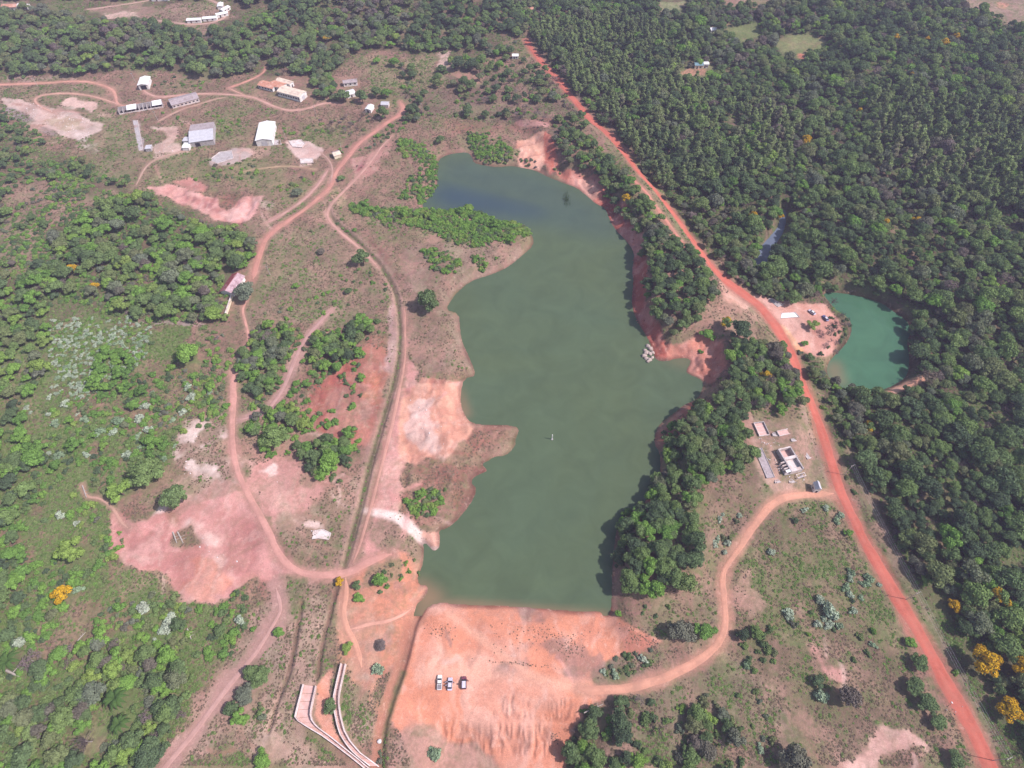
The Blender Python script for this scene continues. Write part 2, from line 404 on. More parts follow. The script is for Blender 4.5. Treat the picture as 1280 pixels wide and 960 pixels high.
stroke([(1092,497),(1110,492),(1130,482),(1150,474),(1185,462)], 4, C3(.60,.30,.19), .95, 1.0)
paint([(1165,440),(1195,425),(1205,435),(1180,455)], C3(.34,.17,.14), .8, 2, 1)
paint([(925,520),(950,518),(1000,530),(1020,560),(1040,600),(1030,618),(975,620),(950,625),(940,590),(930,550)], C3(.30,.185,.145), .9, 2.5, .9, .7)
stroke([(934,520),(938,545),(950,575),(962,600),(985,612)], 6, C3(.44,.26,.20), .85, 1.4, .3)
stroke([(940,550),(960,552),(968,575),(972,600)], 3.5, C3(.44,.26,.20), .85, 1.4, .3)
stroke([(997,470),(1000,500),(1012,540),(1024,575),(1036,605)], 3.0, C3(.36,.22,.18), .7, 1.4, .4)
stroke([(1060,560),(1075,600),(1095,650),(1130,720),(1165,780),(1200,850),(1240,930)], 5, C3(.24,.17,.12), .9, 2, .8)
# pale scars in the meadow
paint([(1040,935),(1075,920),(1130,928),(1180,945),(1170,962),(1090,965),(1050,955)], C3(.62,.36,.30), .9, 3, 1.4, .2)
paint([(1015,810),(1040,830),(1075,850),(1060,860),(1035,845)], PINK, .75, 2.5, 1.3, .3)
paint([(920,740),(950,730),(968,770),(950,785),(925,780)], C3(.42,.23,.18), .8, 3, 1.2, .4)
paint([(970,880),(1010,890),(1000,930),(980,920)], C3(.34,.21,.15), .6, 4, 1.4)
paint([(1020,900),(1060,890),(1080,915),(1040,925)], C3(.32,.19,.15), .6, 4, 1.4)
paint([(770,930),(820,935),(880,945),(870,965),(790,965)], C3(.42,.25,.20), .6, 4, 1.2)
# upper left: yards, slabs, quarry
paint([(0,122),(25,122),(60,135),(100,145),(127,156),(120,166),(92,177),(70,168),(40,150),(0,132)], C3(.56,.42,.36), .95, 2, .8, .2, .5)
paint([(0,130),(20,138),(65,165),(72,172),(60,172),(20,150),(0,140)], C3(.30,.26,.26), .8, 1.5, .6)
paint([(50,145),(90,150),(100,165),(70,165)], C3(.36,.28,.17), .7, 2, 2)
for q in ([(5,122),(30,124),(28,132),(8,130)], [(60,140),(85,143),(80,150),(62,148)], [(95,152),(118,156),(112,163),(96,160)], [(25,132),(48,138),(44,146),(28,140)]):
    paint(q, C3(.42,.25,.20), .8, 1.5, 2.8, .5)
paint([(40,134),(70,140),(66,144),(44,140)], WHITEP, .7, 1, 2.4)
paint([(85,165),(112,168),(108,178),(90,178)], WHITEP, .6, 1.5, 1.6)
paint([(85,120),(105,122),(125,128),(118,138),(95,138),(78,132)], PALE, .9, 2, 1.2, .2)
paint([(165,150),(172,150),(180,188),(173,190)], C3(.36,.31,.32), .95, .8, .3, .1)
paint([(186,155),(215,158),(228,178),(226,188),(195,192),(192,180),(214,175)], C3(.50,.36,.30), .9, 2, 1.1, .2)
paint([(190,195),(225,185),(235,190),(200,202)], PALE, .8, 1.5, .8)
paint([(262,198),(290,188),(312,186),(315,195),(285,205),(264,208)], C3(.46,.36,.33), .9, 1.5, .9, .2)
paint([(300,190),(340,180),(345,195),(318,200)], C3(.50,.30,.24), .7, 2, 1)
paint([(325,175),(350,174),(352,183),(330,184)], C3(.32,.27,.25), .7, 1.5, .8)
paint([(358,176),(382,174),(405,190),(398,200),(372,196),(360,186)], C3(.58,.42,.37), .95, 1.5, .9, .1)
paint([(374,197),(392,196),(394,205),(376,207)], PALE, .9, 1, .8)
paint([(190,235),(215,228),(250,240),(275,255),(292,262),(300,248),(325,243),(320,258),(308,278),(285,280),(262,272),(235,258),(200,246)], C3(.60,.31,.27), 1, 2, .9, .1, .3)
paint([(215,222),(245,222),(262,235),(240,236),(225,230)], C3(.46,.20,.17), .9, 2, 1, .2)
paint([(222,236),(262,252),(282,262),(268,266),(235,250)], C3(.38,.16,.15), .6, 2, 1.3, .2)
paint([(270,262),(310,252),(322,246),(306,274),(280,278)], C3(.72,.44,.39), .8, 2, .8, .1)
paint([(318,250),(348,255),(340,265),(322,262)], C3(.54,.38,.33), .8, 2, 1)
paint([(330,262),(345,285),(325,300),(300,285)], C3(.33,.20,.16), .6, 3, 1)
paint([(30,200),(45,190),(30,215),(22,222)], PINK, .6, 2, 1)
paint([(0,232),(60,215),(100,235),(130,250),(80,275),(50,300),(45,345),(0,350)], C3(.30,.19,.14), .85, 3, 1.3, .6)
paint([(110,235),(160,245),(200,262),(150,265),(120,258)], C3(.30,.21,.14), .8, 3, 1.2)
paint([(165,402),(190,400),(260,405),(255,412),(180,410)], C3(.36,.27,.26), .8, 1.5, 1, .3)
paint([(440,200),(470,190),(485,175),(488,185),(470,210),(450,225),(440,218)], C3(.40,.20,.17), .9, 1.5, .9, .3)
paint([(446,208),(462,194),(456,205),(444,216)], C3(.24,.07,.08), .9, 1.2, .6)
paint([(410,240),(430,235),(432,250),(418,262)], C3(.52,.32,.22), .8, 1.5, 1)
paint([(488,250),(530,262),(540,275),(500,290),(470,280)], C3(.27,.17,.14), .8, 3, 1)
stroke([(540,300),(560,290),(590,280),(575,275)], 6, C3(.34,.19,.15), .7, 1.5)
paint([(455,290),(492,330),(494,350),(486,345),(470,322)], DARKSOIL, .7, 1.5, .7, .4)
paint([(533,330),(505,320),(508,370)], C3(.36,.20,.17), .5, 2, 1)
# lawns, clearings and scars far off
paint([(946,56),(985,42),(1015,38),(1046,54),(1036,72),(1000,78),(962,72)], LAWN * 1.0, .85, 7, 2.0, .7)
paint([(955,52),(985,42),(1015,40),(1042,52),(1035,62),(1000,70),(965,62)], LAWN * 1.15, .85, 6, 1.6, .7)
paint([(896,36),(950,22),(968,50),(915,56)], LAWN * 1.0, .9, 5, 1.4)
paint([(820,0),(858,0),(852,12),(828,16)], C3(.26,.28,.14), 1, 4, .8)
paint([(900,-8),(960,-8),(990,4),(940,12),(905,8)], C3(.34,.20,.15), .9, 4, .9)
paint([(1180,-6),(1300,-12),(1300,50),(1270,40),(1240,25),(1200,18)], C3(.33,.22,.17), .9, 5, 1.1)
paint([(1245,3),(1268,6),(1262,14),(1246,10)], C3(.52,.24,.17), .95, 2, 1)
paint([(992,66),(1003,66),(1016,73),(1010,77),(998,72)], C3(.58,.20,.13), 1, 1.5, 1)
paint([(900,28),(916,24),(912,30),(902,31)], C3(.55,.28,.18), .9, 1.5, 1)
paint([(838,92),(892,76),(896,92),(850,99)], C3(.18,.18,.085), .9, 4, 1.2)
paint([(848,92),(872,86),(886,88),(884,92),(858,95)], C3(.46,.22,.15), .85, 2, 1.2)
paint([(540,66),(562,64),(564,84),(556,86),(545,78)], PALE, .8, 3, 1.1)
paint([(556,86),(600,90),(598,104),(575,100),(558,94)], C3(.40,.21,.16), .85, 3, 1.1)
paint([(460,42),(485,42),(480,50),(462,50)], C3(.34,.18,.16), .8, 3, 1.2)
paint([(110,12),(180,2),(200,12),(280,0),(290,20),(262,42),(235,30),(200,28),(130,22)], C3(.32,.20,.155), .9, 4, 1.1)
paint([(130,18),(172,16),(170,22),(135,24)], PALE, .8, 2, 1)
paint([(0,2),(30,4),(32,14),(0,16)], C3(.36,.24,.2), .8, 3, 1)
paint([(0,98),(60,97),(100,96),(96,102),(0,104)], C3(.40,.27,.23), .7, 2, 1)
paint([(632,15),(650,12),(655,30),(640,35)], C3(.40,.24,.2), .7, 4, 1.4)
paint([(800,86),(850,92),(850,86)], LAWN, .5, 4, 1.2)
for w, m in GUL:
    ALB[w] = ALB[w] * (1 - .38 * m[..., None]) + C3(.10, .02, .015) * m[..., None]
# soil is never one colour: broad stains, pale salts and reddish washes on whatever is bare
w = slice(0, NY), slice(0, NX)
wa = GX + (WARP_A * 22); wb_ = GY + (WARP_B * 22)
st1 = fbm(wa, wb_, 26, 81, 5); st2 = fbm(wa * 1.6, wb_ * .7, 11, 84, 5); st3 = fbm(wb_ * .8, wa * 1.7, 6, 88, 4)
bare = np.clip(1.25 - COVER * 1.3, 0, 1)
for s_, lo, hi, colr, am in ((st1, .50, .64, PALE, .50), (st2, .53, .66, C3(.40, .17, .125), .50), (st3, .54, .68, C3(.74, .56, .48), .38), (st2, .30, .42, C3(.30, .17, .13), -.45)):
    m = smooth((s_ - lo) / (hi - lo)) if am > 0 else 1 - smooth((s_ - lo) / (hi - lo))
    m = (m * abs(am) * bare * (.45 + .55 * (st1 > .2)))[..., None]
    if am > 0 or True: ALB[:] = ALB * (1 - m) + (colr * .5 + ALB * .5 * (1.15 if am > 0 else .8)) * m
rough_ = np.clip(COVER * 1.3 - .3, 0, 1)
for s_, lo, hi, colr, am in ((st3, .52, .66, C3(.12, .165, .05), .5), (st2, .54, .68, C3(.32, .19, .145), .55), (st1, .53, .66, C3(.14, .175, .06), .45)):
    m = (smooth((s_ - lo) / (hi - lo)) * am * rough_)[..., None]
    ALB[:] = ALB * (1 - m) + colr * m
# washed paths and runnels over the bare ground
g_ = random.Random(4)
for x0_, y0_, x1_, y1_, k_ in ((130,640,330,740,16), (300,560,450,690,16), (445,470,560,650,14), (380,450,480,560,8), (430,720,520,850,9), (520,760,740,850,10), (200,850,360,950,12), (190,230,330,280,6), (150,140,330,210,9), (930,740,1060,860,4), (1030,920,1190,960,6), (0,125,120,175,5)):
    for _ in range(k_):
        px0, py0 = g_.uniform(x0_, x1_), g_.uniform(y0_, y1_); an = g_.uniform(0, 3.14); ln = g_.uniform(15, 55); be = g_.uniform(-.8, .8)
        pts_ = [(px0 + math.cos(an + be * t) * ln * t, py0 + math.sin(an + be * t) * ln * t) for t in (0, .35, .7, 1)]
        stroke(pts_, g_.uniform(.5, 1.5), (PALE, C3(.36,.17,.13), PINK * 1.12, C3(.30,.16,.12))[g_.randrange(4)], g_.uniform(.25, .6), .7, .15, .6, .5)
stroke([(736,864),(700,857),(670,846),(640,828),(620,812),(600,797),(575,778),(560,768)], 2.6, CLAYL, .7, .6, .02, 1.2, 1)
stroke([(736,858),(690,852),(640,846),(600,842),(560,842),(530,846)], 4, CLAYL, .5, .8, .02, 2.0, 1)
for w, m in RILL:
    ALB[w] = ALB[w] * (1 - .34 * m[..., None])  # shade in the rill creases painted into the soil colour
w = slice(0, NY), slice(0, NX)
# canal: earth lips, grass in the bed
stroke(CANAL, 7.0, C3(.36,.22,.18), .6, .8, .4, 1.4)
stroke(CANAL, 3.0, C3(.25,.18,.12), .9, .35, .5, .5, 0)
stroke(CANAL, 1.3, C3(.11,.085,.05), 1, .15, .9, .4, 0)
stroke(CANAL_LOW, 1.3, C3(.12,.07,.05), .9, .3, .3, .5, 0)
stroke(GULLY, 1.3, C3(.12,.07,.05), .9, .5, .3, .5, 0)
stroke(CREEK, 5.0, C3(.34,.15,.10), .85, .6, .05, 1.0)
stroke([(p[0] + 6, p[1]) for p in CREEK[6:]], 1.8, C3(.13,.14,.06), .7, 1.2, .9, 1.0, 0)
paint([(514,762),(532,752),(528,775),(514,800),(508,810),(508,785)], C3(.42,.20,.13), .8, 1.5, .5, 0, 1)
# wet rim round the water
for poly, off in ((lake_w, 1.6), (pond_w, 1.4)):
    w = window(poly[:, 0], poly[:, 1], 8)
    d = line_dist(poly[:, 0], poly[:, 1], w, True)
    m = (1 - smooth((d + N_EDGE[w] * 3) / (off * 1.25))) * 0.8
    ALB[w] = ALB[w] * (1 - m[..., None]) + (ALB[w] * .30 + WET * .12) * m[..., None]
    SMOOTHG[w] = np.maximum(SMOOTHG[w], (1 - smooth((d - 1) / 4)))
    COVER[w] = COVER[w] * np.clip(d / 4, .15, 1)

# ------------------------------------------------------------------ roads (traced centre lines)
ROADS = [
 ('dirt_road', 6.6, ROADR, [(658,50),(664,62),(684,86),(700,103),(716,124),(733,144),(748,158),(766,172),(783,196),(800,218),(818,238),(836,260),(852,282),(868,304),(884,328),(903,348),(925,365),(948,382),(965,402),(980,425),(994,455),(1003,480),(1014,505),(1027,540),(1038,575),(1047,610),(1062,640),(1077,668),(1098,705),(1120,745),(1145,787),(1168,825),(1190,865),(1212,905),(1230,945),(1250,990),(1280,1060)]),
 ('dirt_track', 3.6, C3(.52,.21,.15), [(788,222),(808,240),(822,262),(835,280),(848,298),(858,312)]),
 ('dirt_track', 4.2, C3(.56,.27,.18), [(1042,617),(1025,618),(1005,618),(985,620),(965,628),(950,645),(935,668),(920,690),(905,712),(902,728),(905,745),(908,770),(906,790),(895,810),(872,827),(850,838),(836,846),(809,855),(774,863),(745,864),(722,861)]),
 ('dirt_track', 4.6, C3(.47,.215,.165), [(500,127),(505,137),(498,145),(485,152),(465,167),(447,180),(435,195),(424,208),(417,222),(414,232),(400,247),(375,267),(350,282),(332,297),(326,312),(320,330),(316,350)]),
 ('dirt_track', 2.2, C3(.54,.27,.21), [(311,368),(307,375),(302,388),(306,402),(310,415),(311,428),(305,442)]),
 ('dirt_track', 4.2, C3(.52,.26,.21), [(292,465),(291,482),(292,500),(290,540),(291,565),(296,590),(304,608),(317,632),(332,660),(342,685),(352,700),(366,712),(385,719),(412,720),(435,717),(455,705),(475,695),(492,692)]),
 ('dirt_track', 2.6, C3(.44,.25,.20), [(490,170),(475,185),(460,207),(442,227),(424,245),(412,257),(407,272),(425,290),(440,302),(458,318),(472,334)]),
 ('dirt_track', 2.4, C3(.46,.24,.18), [(505,385),(507,420),(505,460),(497,500),(485,548),(474,590),(462,640),(450,680),(440,706)]),
 ('dirt_track', 3.0, C3(.52,.26,.19), [(-40,108),(0,106),(50,104),(100,101),(125,105),(141,112),(145,121),(146,129),(156,133),(172,130)]),
 ('dirt_track', 2.6, C3(.50,.28,.21), [(65,140),(48,132),(42,125),(50,119),(80,116),(112,119),(135,126),(152,132)]),
 ('dirt_track', 3.0, C3(.50,.29,.23), [(175,108),(185,118),(200,122),(215,120),(250,117),(287,118),(315,121),(325,125),(345,135),(365,139),(387,135),(400,130),(412,128),(430,130)]),
 ('dirt_track', 3.0, C3(.52,.24,.18), [(285,110),(300,105),(320,97),(330,90),(332,84)]),
 ('dirt_track', 2.4, C3(.50,.28,.21), [(285,110),(300,117),(312,122)]),
 ('dirt_track', 2.2, C3(.42,.27,.20), [(197,152),(225,137),(250,130),(268,124),(282,122)]),
 ('dirt_track', 2.2, C3(.38,.24,.19), [(400,190),(412,200),(416,212),(413,228)]),
 ('dirt_track', 3.4, C3(.44,.25,.21), [(410,212),(400,228),(385,245),(365,260),(345,272),(330,280)]),
 ('dirt_track', 3.0, C3(.44,.26,.22), [(345,735),(352,760),(347,772),(332,797),(312,825),(290,852),(275,872),(255,900),(232,930),(205,960),(180,1000)]),
 ('dirt_track', 2.6, C3(.40,.24,.21), [(300,525),(332,515),(345,500),(357,480),(370,445),(383,421),(400,402),(415,387)]),
 ('dirt_track', 3.2, C3(.60,.30,.20), [(432,722),(432,745),(428,765),(432,785),(442,800),(448,815),(452,835)]),
 ('dirt_track', 1.6, C3(.58,.30,.22), [(437,787),(460,780),(485,777),(505,768),(515,760)]),
 ('dirt_track', 2.0, C3(.46,.27,.2), [(160,660),(150,652),(142,636),(125,622),(108,622),(103,606)]),
 ('dirt_track', 2.2, C3(.40,.26,.2), [(170,232),(180,210),(195,198),(232,188)]),
 ('dirt_track', 2.6, C3(.46,.3,.24), [(110,12),(140,8),(180,2),(210,-4)]),
 ('dirt_track', 3.2, C3(.46,.3,.24), [(195,26),(235,31),(262,30),(283,22),(284,12),(270,3),(250,-6)]),
 ('dirt_track', 1.8, C3(.38,.27,.16), [(300,215),(330,210),(360,207),(395,212)]),
]
for pts_, wd_ in ((ROADS[16][3], 9), (ROADS[17][3], 7)):
    stroke(pts_, wd_, C3(.40,.23,.195), .8, 2.2, .25, 1.6); stroke(pts_, wd_ * .5, C3(.48,.29,.25), .6, 2.2, .1, 1.2)
NOGO = np.zeros((NY, NX), bool)
for name, wd, col, pts in ROADS:
    stroke(pts, wd * 1.25, col * .55 + DRY * .5, .8, .9, .2, 1.4)
    p = chaikin(pts, 2); x, y, _ = ground(p[:, 0], p[:, 1])
    w = window(x, y, wd + 3)
    d = line_dist(x, y, w)
    NOGO[w] |= d < wd / 2 + (1.6 if wd > 4 else .8)
    H[w] = np.where(d < wd, H[w] * 1.0, H[w])
NOGO |= BED > .5
for pts in ([(376,852),(397,854),(391,890),(400,905),(470,955),(475,975),(455,975),(366,902),(366,895)], [(424,827),(434,828),(426,888),(433,912),(455,938),(476,957),(468,975),(440,945),(416,900),(414,870)],
            [(936,330),(950,342),(962,336),(970,314),(985,290),(988,258),(972,256),(968,282),(948,306)]):
    x, y, _ = ground(*np.array(pts, float).T); w = window(x, y, 2); NOGO[w] |= poly_mask(x, y, w) > .5
# small bumps where the ground is rough
SMOOTHG_B = blur(SMOOTHG, 1.0)
H += (fbm(GX, GY, 4.0, 9, 3) - .5) * (1 - SMOOTHG_B) * .55 + (fbm(GX, GY, 2.2, 19, 2) - .5) * SMOOTHG_B * .10
for name, wd, col, pts in ROADS:      # a levelled bed under every road
    p = chaikin(pts, 2); x, y, z = ground(p[:, 0], p[:, 1])
    w = window(x, y, wd + 4)
    d = line_dist(x, y, w)
    hb = blur(H[w], 1.6)
    m = 1 - smooth((d - wd / 2) / 1.6)
    H[w] = H[w] * (1 - m) + hb * m

# ------------------------------------------------------------------ materials
def mat(name):
    m = bpy.data.materials.new(name); m.use_nodes = True
    nt = m.node_tree; nt.nodes.clear()
    return m, nt

class N:
    def __init__(s, nt): s.nt = nt
    def add(s, t, **k):
        n = s.nt.nodes.new(t)
        for a, b in k.items():
            if a.startswith('_'): n.inputs[int(a[1:])].default_value = b
            else: setattr(n, a, b)
        return n
    def link(s, a, b): s.nt.links.new(a, b)
    def out(s, sh, vol=None):
        o = s.add('ShaderNodeOutputMaterial'); s.link(sh, o.inputs[0]); return o
    def bsdf(s, col, rough=.9, spec=.2, bump=None, bd=.1, bs=.5, metal=0):
        b = s.add('ShaderNodeBsdfPrincipled')
        if hasattr(col, 'links') or hasattr(col, 'is_linked'): s.link(col, b.inputs['Base Color'])
        else: b.inputs['Base Color'].default_value = (*col, 1)
        b.inputs['Roughness'].default_value = rough; b.inputs['Specular IOR Level'].default_value = spec
        b.inputs['Metallic'].default_value = metal
        if bump is not None:
            bn = s.add('ShaderNodeBump'); bn.inputs['Strength'].default_value = bs; bn.inputs['Distance'].default_value = bd
            s.link(bump, bn.inputs['Height']); s.link(bn.outputs[0], b.inputs['Normal'])
        return b
    def noise(s, scale, detail=3, rough=.55, co=None, dist=0):
        n = s.add('ShaderNodeTexNoise'); n.inputs['Scale'].default_value = scale; n.inputs['Detail'].default_value = detail
        n.inputs['Roughness'].default_value = rough; n.inputs['Distortion'].default_value = dist
        if co is not None: s.link(co, n.inputs['Vector'])
        return n.outputs[0]
    def rng(s, v, a, b, c=0, d=1):
        n = s.add('ShaderNodeMapRange'); s.link(v, n.inputs[0])
        for i, q in enumerate((a, b, c, d)): n.inputs[i + 1].default_value = q
        return n.outputs[0]
    def mul(s, a, b, op='MULTIPLY'):
        n = s.add('ShaderNodeMath', operation=op)
        for i, q in enumerate((a, b)):
            if isinstance(q, (int, float)): n.inputs[i].default_value = q
            else: s.link(q, n.inputs[i])
        return n.outputs[0]
    def mix(s, f, a, b, mode='MIX'):
        n = s.add('ShaderNodeMix', data_type='RGBA', blend_type=mode)
        for sock, q in ((n.inputs[0], f), (n.inputs[6], a), (n.inputs[7], b)):
            if isinstance(q, (int, float)): sock.default_value = q
            elif isinstance(q, (tuple, list, np.ndarray)): sock.default_value = (*[float(v) for v in q][:3], 1)
            else: s.link(q, sock)
        return n.outputs[2]

def simple(name, col, rough=.85, spec=.3, var=.25, scale=1.5, bump=.03, metal=0, dirt=None):
    m, nt = mat(name); n = N(nt)
    co = n.add('ShaderNodeTexCoord').outputs['Object']
    a = n.noise(scale, 4, .6, co)
    k = n.rng(a, .3, .7, 1 - var, 1 + var * .6)
    c = n.mix(1.0, col, k, 'MULTIPLY')
    if dirt is not None:
        d = n.rng(n.noise(scale * .35, 5, .65, co), .48, .66, 0, .75)
        c = n.mix(d, c, dirt)
    b = n.bsdf(c, rough, spec, a, bump, .5, metal)
    n.out(b.outputs[0]); return m

def ground_mat():
    m, nt = mat('ground_soil'); n = N(nt)
    co = n.add('ShaderNodeTexCoord').outputs['Object']
    at = n.add('ShaderNodeAttribute', attribute_name='soil')
    cv = n.add('ShaderNodeAttribute', attribute_name='cover').outputs['Fac']
    f1 = n.noise(.055, 5, .6, co); f2 = n.noise(.55, 5, .68, co); f3 = n.noise(2.2, 4, .7, co)
    c = n.mix(1.0, at.outputs['Color'], n.rng(f1, .3, .7, .76, 1.22), 'MULTIPLY')
    c = n.mix(1.0, c, n.rng(f3, .3, .7, .78, 1.2), 'MULTIPLY')
    # low grass and litter
    thr = n.rng(f2, .47, .60, 0, 1)
    tuft = n.mix(n.rng(n.noise(.16, 3, .5, co), .4, .6), (.075, .085, .035), (.15, .115, .07))
    c = n.mix(n.mul(n.mul(thr, cv), .72), c, tuft)
    pale = n.rng(n.noise(.9, 4, .7, co), .58, .70, 0, .5)
    c = n.mix(n.mul(pale, cv), c, (.34, .25, .17))
    inv = n.mul(1.0, cv, 'SUBTRACT')
    st = n.rng(n.noise(.22, 5, .7, co, .6), .46, .66, 0, .33)
    c = n.mix(n.mul(st, inv), c, (.30, .15, .11))
    wh = n.rng(n.noise(.35, 5, .75, co, .4), .56, .72, 0, .45)
    c = n.mix(n.mul(wh, inv), c, (.74, .50, .40))
    # small dark and light flecks of stones, litter and seedlings on bare soil
    fl = n.rng(n.noise(1.5, 2, .5, co), .66, .74, 0, .5)
    c = n.mix(n.mul(fl, n.rng(n.noise(.08, 3, .6, co), .45, .6)), c, (.12, .085, .06))
    gr = n.rng(n.noise(.13, 8, .80, co, .7), .50, .60, 0, .6)
    c = n.mix(n.mul(gr, cv), c, (.115, .155, .055))
    b = n.bsdf(c, .95, .1, n.mul(n.mul(f2, n.rng(cv, 0, 1, .25, 1)), n.mul(f3, .3), 'ADD'), .5, .6)
    n.out(b.outputs[0]); return m

def new_mesh(name, V, F, mats, parent=None, smooth_=False, fm=None, uv=None):
    me = bpy.data.meshes.new(name)
    V = np.asarray(V, np.float32)
    if isinstance(F, np.ndarray):
        k = F.shape[1]
        me.vertices.add(len(V)); me.vertices.foreach_set('co', V.ravel())
        me.loops.add(F.size); me.loops.foreach_set('vertex_index', F.ravel().astype(np.int32))
        me.polygons.add(len(F)); me.polygons.foreach_set('loop_start', (np.arange(len(F)) * k).astype(np.int32))
        me.polygons.foreach_set('loop_total', np.full(len(F), k, np.int32))
    else:
        me.from_pydata([tuple(map(float, v)) for v in V], [], F)
    for m in (mats if isinstance(mats, (list, tuple)) else [mats]): me.materials.append(m)
    if fm is not None: me.polygons.foreach_set('material_index', np.asarray(fm, np.int32))
    if smooth_: me.polygons.foreach_set('use_smooth', np.ones(len(me.polygons), bool))
    me.update(calc_edges=True)
    return me

def link(name, me, parent=None, loc=None, rz=None):
    o = bpy.data.objects.new(name, me); COL.objects.link(o)
    if parent is not None: o.parent = parent
    if loc is not None: o.location = loc
    if rz is not None: o.rotation_euler = (0, 0, rz)
    return o

def tag(o, label=None, cat=None, group=None, kind=None):
    if label: o['label'] = label
    if cat: o['category'] = cat
    if group: o['group'] = group
    if kind: o['kind'] = kind
    return o

# ------------------------------------------------------------------ the land: one sheet out to the horizon
def build_ground():
    ys = [-45.0]
    while ys[-1] < 740: ys.append(ys[-1] + .44 + .0021 * max(ys[-1], 0))
    step = 6
    while ys[-1] < 7000: ys.append(ys[-1] + step); step *= 1.28
    ys = np.array([-9000, -3000, -1000, -400, -200, -120, -80, -60] + ys)
    nu = 820
    u = np.linspace(-1, 1, nu); u = u * (.66 + .34 * u * u)
    tail = np.array([1.01, 1.03, 1.07, 1.15, 1.3, 1.6, 2.2, 4, 9, 20])
    u = np.concatenate([-tail[::-1], u, tail])
    half = 222 + .50 * np.clip(ys, 0, 740)
    X = u[None, :] * half[:, None]; Y = np.repeat(ys[:, None], len(u), 1)
    Z = bil(H, X, Y)
    V = np.stack([X, Y, Z], -1).reshape(-1, 3)
    r, c = len(ys), len(u)
    i = np.arange(r - 1)[:, None] * c + np.arange(c - 1)[None, :]
    F = np.stack([i, i + 1, i + c + 1, i + c], -1).reshape(-1, 4)
    me = new_mesh('ground', V, F, ground_mat(), smooth_=True)
    a = me.attributes.new('soil', 'FLOAT_COLOR', 'POINT')
    colr = np.concatenate([bil(ALB, X, Y), np.ones(X.shape + (1,))], -1).astype(np.float32)
    a.data.foreach_set('color', colr.ravel())
    b = me.attributes.new('cover', 'FLOAT', 'POINT')
    b.data.foreach_set('value', bil(COVER, X, Y).astype(np.float32).ravel())
    tag(link('ground', me), 'dry grass, bare pink clay and green scrub land around the lake', kind='structure')
build_ground()

def water_sheet(name, poly, z, col_a, col_b, label, sandy=None, grow=1.5):
    """closed sheet of water cut to the shore; the ground dips below it"""
    m, nt = mat(name + '_surface'); n = N(nt)
    co = n.add('ShaderNodeTexCoord').outputs['Object']
    big = n.noise(.012, 4, .55, co, .6)
    f = n.rng(big, .35, .65)
    at = n.add('ShaderNodeAttribute', attribute_name='silt_and_reflection')
    c = n.mix(f, col_a, col_b)
    c = n.mix(1.0, c, n.rng(n.noise(.07, 4, .6, co, .8), .3, .7, .9, 1.1), 'MULTIPLY')
    sep = n.add('ShaderNodeSeparateColor'); n.link(at.outputs['Color'], sep.inputs[0])
    c = n.mix(sep.outputs[0], c, (.30, .17, .10))
    c = n.mix(sep.outputs[1], c, (.035, .062, .085))  # dark reflection painted into the water colour
    rip = n.rng(n.noise(.02, 4, .6, co, 1.0), .42, .6, .10, .26)
    b = n.bsdf(c, .16, .16, n.noise(.9, 4, .65, co, .4), .07, .4)
    n.link(rip, b.inputs['Roughness'])
    n.out(b.outputs[0])
    # grid cells inside the grown outline
    w = window(poly[:, 0], poly[:, 1], 6)
    d = line_dist(poly[:, 0], poly[:, 1], w, True)
    ins = (poly_mask(poly[:, 0], poly[:, 1], w) > .5) | (d < grow)
    st = 3
    ins_c = ins[::st, ::st]
    jj, ii = np.nonzero(ins_c)
    xs = X0 + RS * (w[1].start + ii * st); ys = Y0 + RS * (w[0].start + jj * st)
    h = RS * st / 2
    idx = {}; V = []; F = []
    for x, y in zip(xs, ys):
        f = []
        for dx, dy in ((-h, -h), (h, -h), (h, h), (-h, h)):
            k = (round((x + dx) * 10), round((y + dy) * 10))
            if k not in idx: idx[k] = len(V); V.append((x + dx, y + dy, z))
            f.append(idx[k])
        F.append(f)
    me = new_mesh(name, V, F, m, smooth_=True)
    V = np.array(V)
    D = bil(blur(np.where(poly_mask(poly[:, 0], poly[:, 1], (slice(0, NY), slice(0, NX))) > .5, 1, 0).astype(np.float32), 3), V[:, 0], V[:, 1])
    colr = np.zeros((len(V), 4), np.float32); colr[:, 3] = 1
    if sandy: 
        for p, amt, rr, ch in sandy:  # holds silt patches and the painted dark reflection
            x, y = wpoly(p, z); ww = window(x, y, rr * 3)
            A = np.zeros((NY, NX), np.float32); A[ww] = blur(poly_mask(x, y, ww), rr)
            v = bil(A, V[:, 0], V[:, 1]) * amt
            colr[:, ch] = np.maximum(colr[:, ch], v)
    a = me.attributes.new('silt_and_reflection', 'FLOAT_COLOR', 'POINT'); a.data.foreach_set('color', colr.ravel())
    return tag(link(name, me), label, kind='structure')
water_sheet('lake_water', lake_w, WATER_Z, (.082, .112, .056), (.075, .110, .062), 'murky green water of the long reservoir behind the dam',
    [([(520,752),(552,748),(640,755),(760,765),(760,775),(520,775)], .5, 1.2, 0), ([(520,720),(545,735),(560,750),(520,775)], .6, 2.5, 0), ([(575,480),(590,520),(570,525)], .5, 2, 0), ([(820,448),(870,445),(860,462)], .25, 3, 0),
     ([(545,225),(700,262),(690,275),(640,272),(560,262),(535,250)], .95, 9, 1), ([(560,195),(680,222),(760,262),(780,300),(700,290),(600,250),(545,220)], .35, 8, 1)])  # dark blue reflection painted onto the upper lake
water_sheet('pond_water', pond_w, POND_Z, (.060, .145, .078), (.048, .125, .070), 'clear green water of the small pond right of the red road',
    [([(1030,455),(1050,450),(1060,485),(1036,475)], .45, 2.5, 0)])
water_sheet('river_water', river_w, RIVER_Z, (.13, .16, .21), (.13, .16, .21), 'narrow strip of bluish water between the trees')

